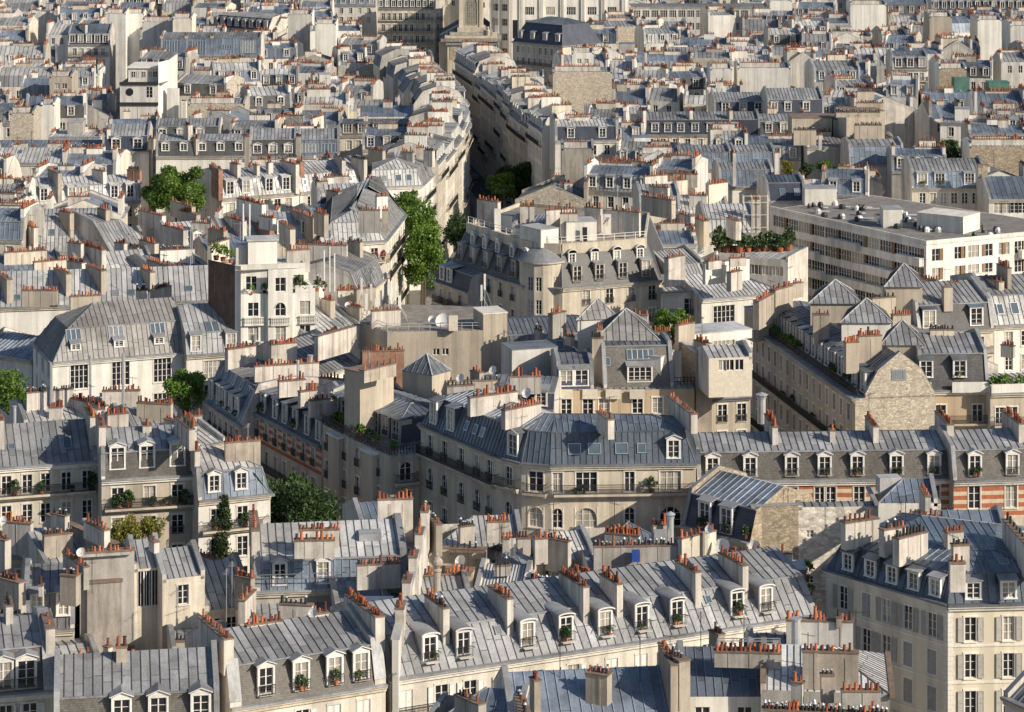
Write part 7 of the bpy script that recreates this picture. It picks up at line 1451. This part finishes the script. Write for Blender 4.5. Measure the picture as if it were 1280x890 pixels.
ff('twin dark slate mansard terrace with beige chimneys, behind the big round tree', 195, 310, 196, 18, h1=3.0, d1=.5, h2=.8, d2=4, D=9, steep='slate', top='zinc', wall='white', dn=5, dw=1.2, dh=1.3, dz=.8, ch=(((187, 172), (194, 173), 23.4, 6, 1, 5, 'beige'), ((241, 172), (247, 173), 23.4, 6, 1, 5, 'beige')))
ff('higher slate terrace just behind the twin dark mansards', 195, 275, 175, 18.6, h1=2.6, d1=.5, h2=1.2, d2=4, D=9, steep='slate', top='zinc', wall='white', dorm=[203, 226, 250], dw=1.4, dh=1.4, ch=(((232, 155), (238, 156), 24, 4, 1, 4),))
ff('slate-blue house with two white dormers, left of the twin dark mansards', 128, 186, 190, 18.6, h1=3.0, d1=.6, h2=1.8, d2=4.5, D=10, steep='slate_blue', top='zinc', wall='white', dorm=[145, 172], dw=1.5, dh=1.7, ch=(((132, 160), (136, 161), 24, 3, .9, 2),))
ff('slate and glass mansard, right of the twin dark mansards', 312, 370, 196, 18, h1=3.2, d1=.6, h2=1.6, d2=4.5, D=10, steep='slate', top='zinc', wall='white', dn=3, dh=1.4, dw=1.4, ch=(((306, 170), (312, 170), 24, 7, 1.1, 6, 'chim_beige'),))
ff('glazed studio mansard, left of the crowded pot rows near the street', 372, 424, 196, 18, h1=3.2, d1=.6, h2=1.6, d2=4.5, D=10, steep='zinc_blue', top='zinc', wall='white', sky=[(388, .3, 4.5, 1.8), (408, .3, 3.4, 1.8)], ch=(((370, 170), (376, 170), 24, 7, 1.1, 6, 'chim_beige'),))
ff('blue zinc shed row at the left edge, behind the zinc mansard row', -10, 128, 200, 17, h1=2.4, d1=1.2, h2=.8, d2=4, D=10, steep='zinc_blue', top='zinc_blue', wall='white', ch=(((78, 178), (86, 178), 22.6, 5, 1.1, 5, 'beige'), ((40, 183), (44, 183), 22, 4, .8, 2)))
# roof garden line
for i in range(4): tree(['round bush, first', 'flat hedge, second', 'wide shrub, third', 'tall shrub, last'][i]+' on the long roof garden, upper centre-left', 335+i*34, 125, 17, 3.2, 1.2, 'leaf_green', 'bush', n=1300, lf=.4, zb=12)
# ================================================================= the ordinary roofs between
ORD = ['zero', 'first', 'second', 'third', 'fourth', 'fifth', 'sixth', 'seventh', 'eighth', 'ninth', 'tenth', 'eleventh', 'twelfth', 'thirteenth', 'fourteenth', 'fifteenth', 'sixteenth', 'seventeenth', 'eighteenth', 'nineteenth', 'twentieth'] + ['%dth' % i for i in range(21, 90)]
def inside(pt, m=0):
    for a, u, L, D in OCC:
        dx, dy = pt[0]-a[0], pt[1]-a[1]; s_, t_ = dx*u[0]+dy*u[1], -dx*u[1]+dy*u[0]
        if -m < s_ < L+m and -m < t_ < D+m: return True
    for pg in OCCP:
        ok = True
        for i in range(len(pg)):
            a, b_ = pg[i], pg[(i+1) % len(pg)]
            if (b_[0]-a[0])*(pt[1]-a[1])-(b_[1]-a[1])*(pt[0]-a[0]) < -m*8: ok = False; break
        if ok: return True
    return False
def street(x, y):
    for i in range(len(STR)-1):
        (x0, y0), (x1, y1) = STR[i], STR[i+1]
        if y0 <= y <= y1: return abs(x-(x0+(x1-x0)*(y-y0)/(y1-y0)))
    return 99
STR = [(-14, 350), (-13, 420), (-6, 475), (-2.8, 508), (-4, 545), (-8, 580), (-13, 614), (-20, 652)]
KEEP = [(470, 552, 12, 78), (552, 626, 0, 100), (610, 700, 8, 70), (640, 706, 30, 100), (265, 345, 34, 50), (85, 137, 55, 80), (200, 326, 70, 84), (146, 238, 86, 172), (888, 990, 88, 118), (1060, 1110, 8, 30), (590, 640, 120, 236), (1112, 1165, 85, 106), (1170, 1300, 98, 130), (988, 1106, 150, 186), (800, 950, 140, 172), (690, 745, 190, 232), (425, 575, 150, 172), (1136, 1215, 176, 204), (160, 292, 200, 288), (1130, 1330, 256, 360)]
def keepout(px, py):
    return any(x0 < px < x1 and y0 < py < y1 for x0, x1, y0, y1 in KEEP)
FR = random.Random(11)
ZN = ['pale zinc', 'grey zinc', 'blue-grey zinc', 'brownish zinc', 'dark slate']
rows_y = []; y_ = -14.0
while y_ < 342: rows_y.append(y_); y_ += 7.6+max(0, y_)*.028
def filler(px0, px1, py, rowno, cnt):
    Yr = F*(H-18)/(py-YH); x = (px0-640)*Yr/F; xe = (px1-640)*Yr/F
    base = {0: radians(4), 1: radians(-14), 2: radians(9)}[rowno % 3]
    while x < xe:
        w_ = FR.uniform(7, 14.5); ang = base*.6+FR.uniform(-.16, .16); z = FR.choice([16.4, 17, 17.5, 18, 18.5, 19, 19.8])+FR.uniform(-.4, .4)
        yy = Yr+FR.uniform(-4, 4); D = FR.uniform(8.5, 12.5)
        perp = FR.random() < .3
        cx, cy = x+w_/2, yy+D/2
        if perp: ww_, DD = D, w_*.85; 
        else: ww_, DD = w_, D
        u = (cos(ang), sin(ang)); v = (-u[1], u[0])
        a = (cx-u[0]*w_/2-v[0]*D/2, cy-u[1]*w_/2-v[1]*D/2); c = (a[0]+u[0]*w_, a[1]+u[1]*w_)
        pts = [(a[0]+u[0]*w_*f+v[0]*D*g, a[1]+u[1]*w_*f+v[1]*D*g) for f in (.08, .5, .92) for g in (.1, .5, .9)]
        pxm, pym = 640+F*cx/cy, YH+F*(H-z)/cy
        x += w_+FR.choice([.02, .02, .02, 3.0, 6.0])
        if sum(inside(p) for p in pts) > 0 or min(street(p[0], p[1]) for p in pts) < 9.5 or keepout(pxm, pym) or keepout(pxm-15, pym) or keepout(pxm+15, pym): continue
        cnt += 1; lod = 2 if pym < 150 else 1
        kind = FR.choices(['gable', 'mansard', 'slate', 'flat', 'wall'], [36, 27, 19, 10, 8])[0]
        wl = FR.choice(['white', 'cream', 'pale', 'concrete', 'grey', 'white', 'pale']); tp = FR.choices(['zinc_light', 'zinc', 'zinc_blue', 'zinc_brown'], [30, 26, 40, 4])[0]
        nm = {'zinc_light': 'pale zinc', 'zinc': 'grey zinc', 'zinc_blue': 'blue-grey zinc', 'zinc_brown': 'brownish zinc'}[tp]
        ds = {'gable': 'roof', 'mansard': 'mansard', 'slate': 'roof over slates', 'flat': 'flat roof', 'wall': 'roof on tall wall'}[kind]
        b = Bld('%s %s, %s from left, %s roof row from top' % (nm, ds, ORD[cnt], ORD[rowno+1]), name={'gable': 'zinc_roofed_house', 'mansard': 'mansard_house', 'slate': 'slate_mansard_house', 'flat': 'flat_roofed_house', 'wall': 'tall_narrow_house'}[kind], cat='house', group={'gable': 'zinc roofed houses among the far roofs', 'mansard': 'zinc mansard houses among the far roofs', 'slate': 'slate mansard houses among the far roofs', 'flat': 'flat roofed houses among the far roofs', 'wall': 'tall narrow houses among the far roofs'}[kind], lod=lod)
        n_ = max(2, int(w_/2.9)); dn = n_ if FR.random() < .75 else 0; fl = 2 if lod == 1 else 1
        par = FR.choice(['white', 'chim_white', 'pale', 'grey', 'rubble', 'concrete', 'white'])
        kw = dict(world=True, top=tp, wall=wl, par=par, cornice='trim' if lod == 1 else None, seam=.75 if lod == 1 else 1.1, ph=FR.uniform(.2, 1.2), pt=.45, win=wdict(n=n_, fl=fl, top=.9, surround=None if lod == 2 else 'trim', bars=1))
        A_, B_ = a, c
        if perp and kind in ('gable', 'flat'):   # ridge runs away from us: shift frame
            A_ = (a[0]+u[0]*w_, a[1]+u[1]*w_); B_ = (A_[0]+v[0]*D, A_[1]+v[1]*D); Dp = w_
            b.row(A_, B_, z, h1=0, d1=.01, h2=FR.uniform(1.6, 3), d2=Dp/2-.01, D=Dp, **dict(kw, parL=True, sideL=None, win=wdict(n=3, fl=1, surround=None)))
        elif kind == 'gable': b.row(A_, B_, z, h1=0, d1=.01, h2=FR.uniform(1.4, 3.2), d2=D/2-.01, D=D, sky=[], **kw)
        elif kind == 'mansard': b.row(A_, B_, z, h1=2.7, d1=FR.choice([.6, 1.2, 2.2]), h2=FR.uniform(.8, 1.8), d2=D/2-2.25, D=D-FR.choice([0, .01]), steep=FR.choice([tp, 'zinc_light', 'zinc', 'zinc_blue']), dn=dn, dst=FR.choice(['flat', 'gable', 'curve', 'flat']), dw=1.1, dh=1.7, **kw)
        elif kind == 'slate': b.row(A_, B_, z, h1=2.8, d1=.5, h2=FR.uniform(.8, 1.8), d2=D/2-.6, D=D, steep=FR.choice(['slate', 'slate_blue', 'slate_blue', 'lead']), dn=max(2, dn), dst=FR.choice(['flat', 'gable', 'curve']), dw=1.2, dh=1.7, **kw)
        elif kind == 'flat': b.row(A_, B_, z, h1=0, d1=.01, h2=.25, d2=D/2-.01, D=D, **kw); b.boxp('roof_cabin', (a[0]+u[0]*w_*.3+v[0]*3, a[1]+u[1]*w_*.3+v[1]*3), (a[0]+u[0]*w_*.6+v[0]*3, a[1]+u[1]*w_*.6+v[1]*3), z+2.6, 4, 2.6, wl, True, tp)
        else:
            z += FR.uniform(1, 3.5); b.row(A_, B_, z, h1=0, d1=.01, h2=1.2, d2=D/2-.01, D=D, **dict(kw, wall=FR.choice(['concrete', 'white', 'concrete', 'rubble', 'white', 'grey']), win=None))
        fa, fu, fL = b.fr; fv = (-fu[1], fu[0]); zr = max(p[1] for p in b.prof) if hasattr(b, 'prof') else z+1
        cm = FR.choice(['chim_white', 'chim_white', 'pale', 'chim_beige', 'concrete', 'white', 'white'])
        for e_ in (0, 1):
            if FR.random() < .92:
                xx = .35 if e_ == 0 else w_-.35; t0 = FR.uniform(.3, 2); t1 = min(D-.3, t0+FR.uniform(3, 7)); up = FR.uniform(.1, 1.2)
                p0 = (a[0]+xx*u[0]+t0*v[0], a[1]+xx*u[1]+t0*v[1]); p1 = (a[0]+xx*u[0]+t1*v[0], a[1]+xx*u[1]+t1*v[1]); b.chimney(p0, p1, z-.2, zr+up, .6, int((t1-t0)/.48), cm)
        for k in range(FR.choice([1, 1, 2, 2, 3])):
            l = FR.uniform(1.2, 5.5); xx = FR.uniform(.5, max(.6, w_-l-.5)); t = FR.uniform(.35, .8)*D; up = FR.uniform(.2, 1.3)
            p0 = (a[0]+xx*u[0]+t*v[0], a[1]+xx*u[1]+t*v[1]); p1 = (p0[0]+l*u[0], p0[1]+l*u[1]); b.chimney(p0, p1, z, zr+up, .6, int(l/.48), FR.choice(['chim_white', 'cream', 'beige', 'white']), 'black' if FR.random() < .12 else 'pot')
        if kind == 'gable' and not perp and lod == 1:
            for k in range(2): b.skylight(-FR.uniform(1.5, w_-1.5), FR.uniform(1.5, D/2-1.2), .8, 1.1)
        if FR.random() < .5: b.mast((a[0]+w_*.5, a[1]+D*.5, 0), zr, FR.uniform(2, 4.5), .04)
        b.done()
    return cnt
TOT = 0
for r_, py in enumerate(rows_y):
    c = 0
    for x0, x1 in (((-75, 1355),) if py < 250 else ((-40, 400), (800, 890)) if py < 320 else ((-40, 60), (800, 870))): c = filler(x0, x1, py, r_, c)
    TOT += c
print('FILLER', TOT, 'rows', len(rows_y))
# ================================================================= setting, light, camera
def plane(name, x0, y0, x1, y1, z, mat):
    mb = MB(); mb.face([(x0, y0, z), (x1, y0, z), (x1, y1, z), (x0, y1, z)], mat); o = link(name, mb.mesh(name)); o['kind'] = 'structure'; return o
plane('ground', -3000, 60, 3000, 7000, -.02, 'courtyard')
def ribbon(name, pts, w, z, mat, dz=0):
    mb = MB()
    for i in range(len(pts)-1):
        u, L = unit(pts[i], pts[i+1]); v = (-u[1], u[0])
        q = [(pts[i][0]-v[0]*w/2, pts[i][1]-v[1]*w/2), (pts[i+1][0]-v[0]*w/2, pts[i+1][1]-v[1]*w/2), (pts[i+1][0]+v[0]*w/2, pts[i+1][1]+v[1]*w/2), (pts[i][0]+v[0]*w/2, pts[i][1]+v[1]*w/2)]
        if dz: mb.prism(q, z-dz, z, mat)
        else: mb.face([p+(z,) for p in q], mat)
    o = link(name, mb.mesh(name)); o['kind'] = 'structure'
    return o
ST = [(-13.6, 330), (-13.6, 400), (-13, 425), (-6.5, 475), (-2.8, 508), (-4, 545), (-8, 580), (-13, 614), (-20.5, 655)]
ribbon('pavement', ST, 8.4, .12, 'pavement', .12); ribbon('road', ST, 5, .13, 'asphalt')
mb = MB()
for i in range(len(ST)-1):
    u, L = unit(ST[i], ST[i+1])
    for k in range(int(L/6)): mb.obox(ST[i], u, k*6, k*6+2, -.06, .06, .134, .136, 'paint_white')
o = link('road_markings', mb.mesh('road_markings')); o['kind'] = 'structure'
# world and sun
w = bpy.data.worlds.new('World'); sc.world = w; w.use_nodes = True; nt = w.node_tree; bg = nt.nodes['Background']
sky = nt.nodes.new('ShaderNodeTexSky'); sky.sky_type = 'NISHITA'; sky.sun_disc = False
EL, AZ = radians(28), radians(-31)       # sun to the right, a little in front
sd = (cos(EL)*cos(AZ), cos(EL)*sin(AZ), sin(EL))
sky.sun_elevation = EL; sky.sun_rotation = pi/2-AZ; sky.air_density = 1.0; sky.dust_density = 1.0; sky.ozone_density = 1.5
nt.links.new(sky.outputs[0], bg.inputs[0]); bg.inputs[1].default_value = .092
ld = bpy.data.lights.new('sun', 'SUN'); ld.energy = 5.0; ld.angle = radians(.5); ld.color = (1.0, .88, .71)
so = bpy.data.objects.new('sun', ld); COL.objects.link(so)
from mathutils import Vector
so.rotation_euler = Vector(sd).to_track_quat('Z', 'Y').to_euler()
cd = bpy.data.cameras.new('camera'); co = bpy.data.objects.new('camera', cd); COL.objects.link(co)
co.location = (0, 0, H); co.rotation_euler = (pi/2, 0, 0)
cd.sensor_fit = 'HORIZONTAL'; cd.sensor_width = 36; cd.lens = 36*F/1280; cd.shift_y = -(445-YH)/1280; cd.clip_start = 1; cd.clip_end = 12000
sc.camera = co
vs = sc.view_settings; vs.view_transform = 'Standard'; vs.look = 'None'; vs.exposure = .14; vs.gamma = 1; vs.use_curve_mapping = False
print('OBJECTS', len(bpy.data.objects), 'POTS', NPOT, 'FACES', sum(len(m.polygons) for m in bpy.data.meshes))
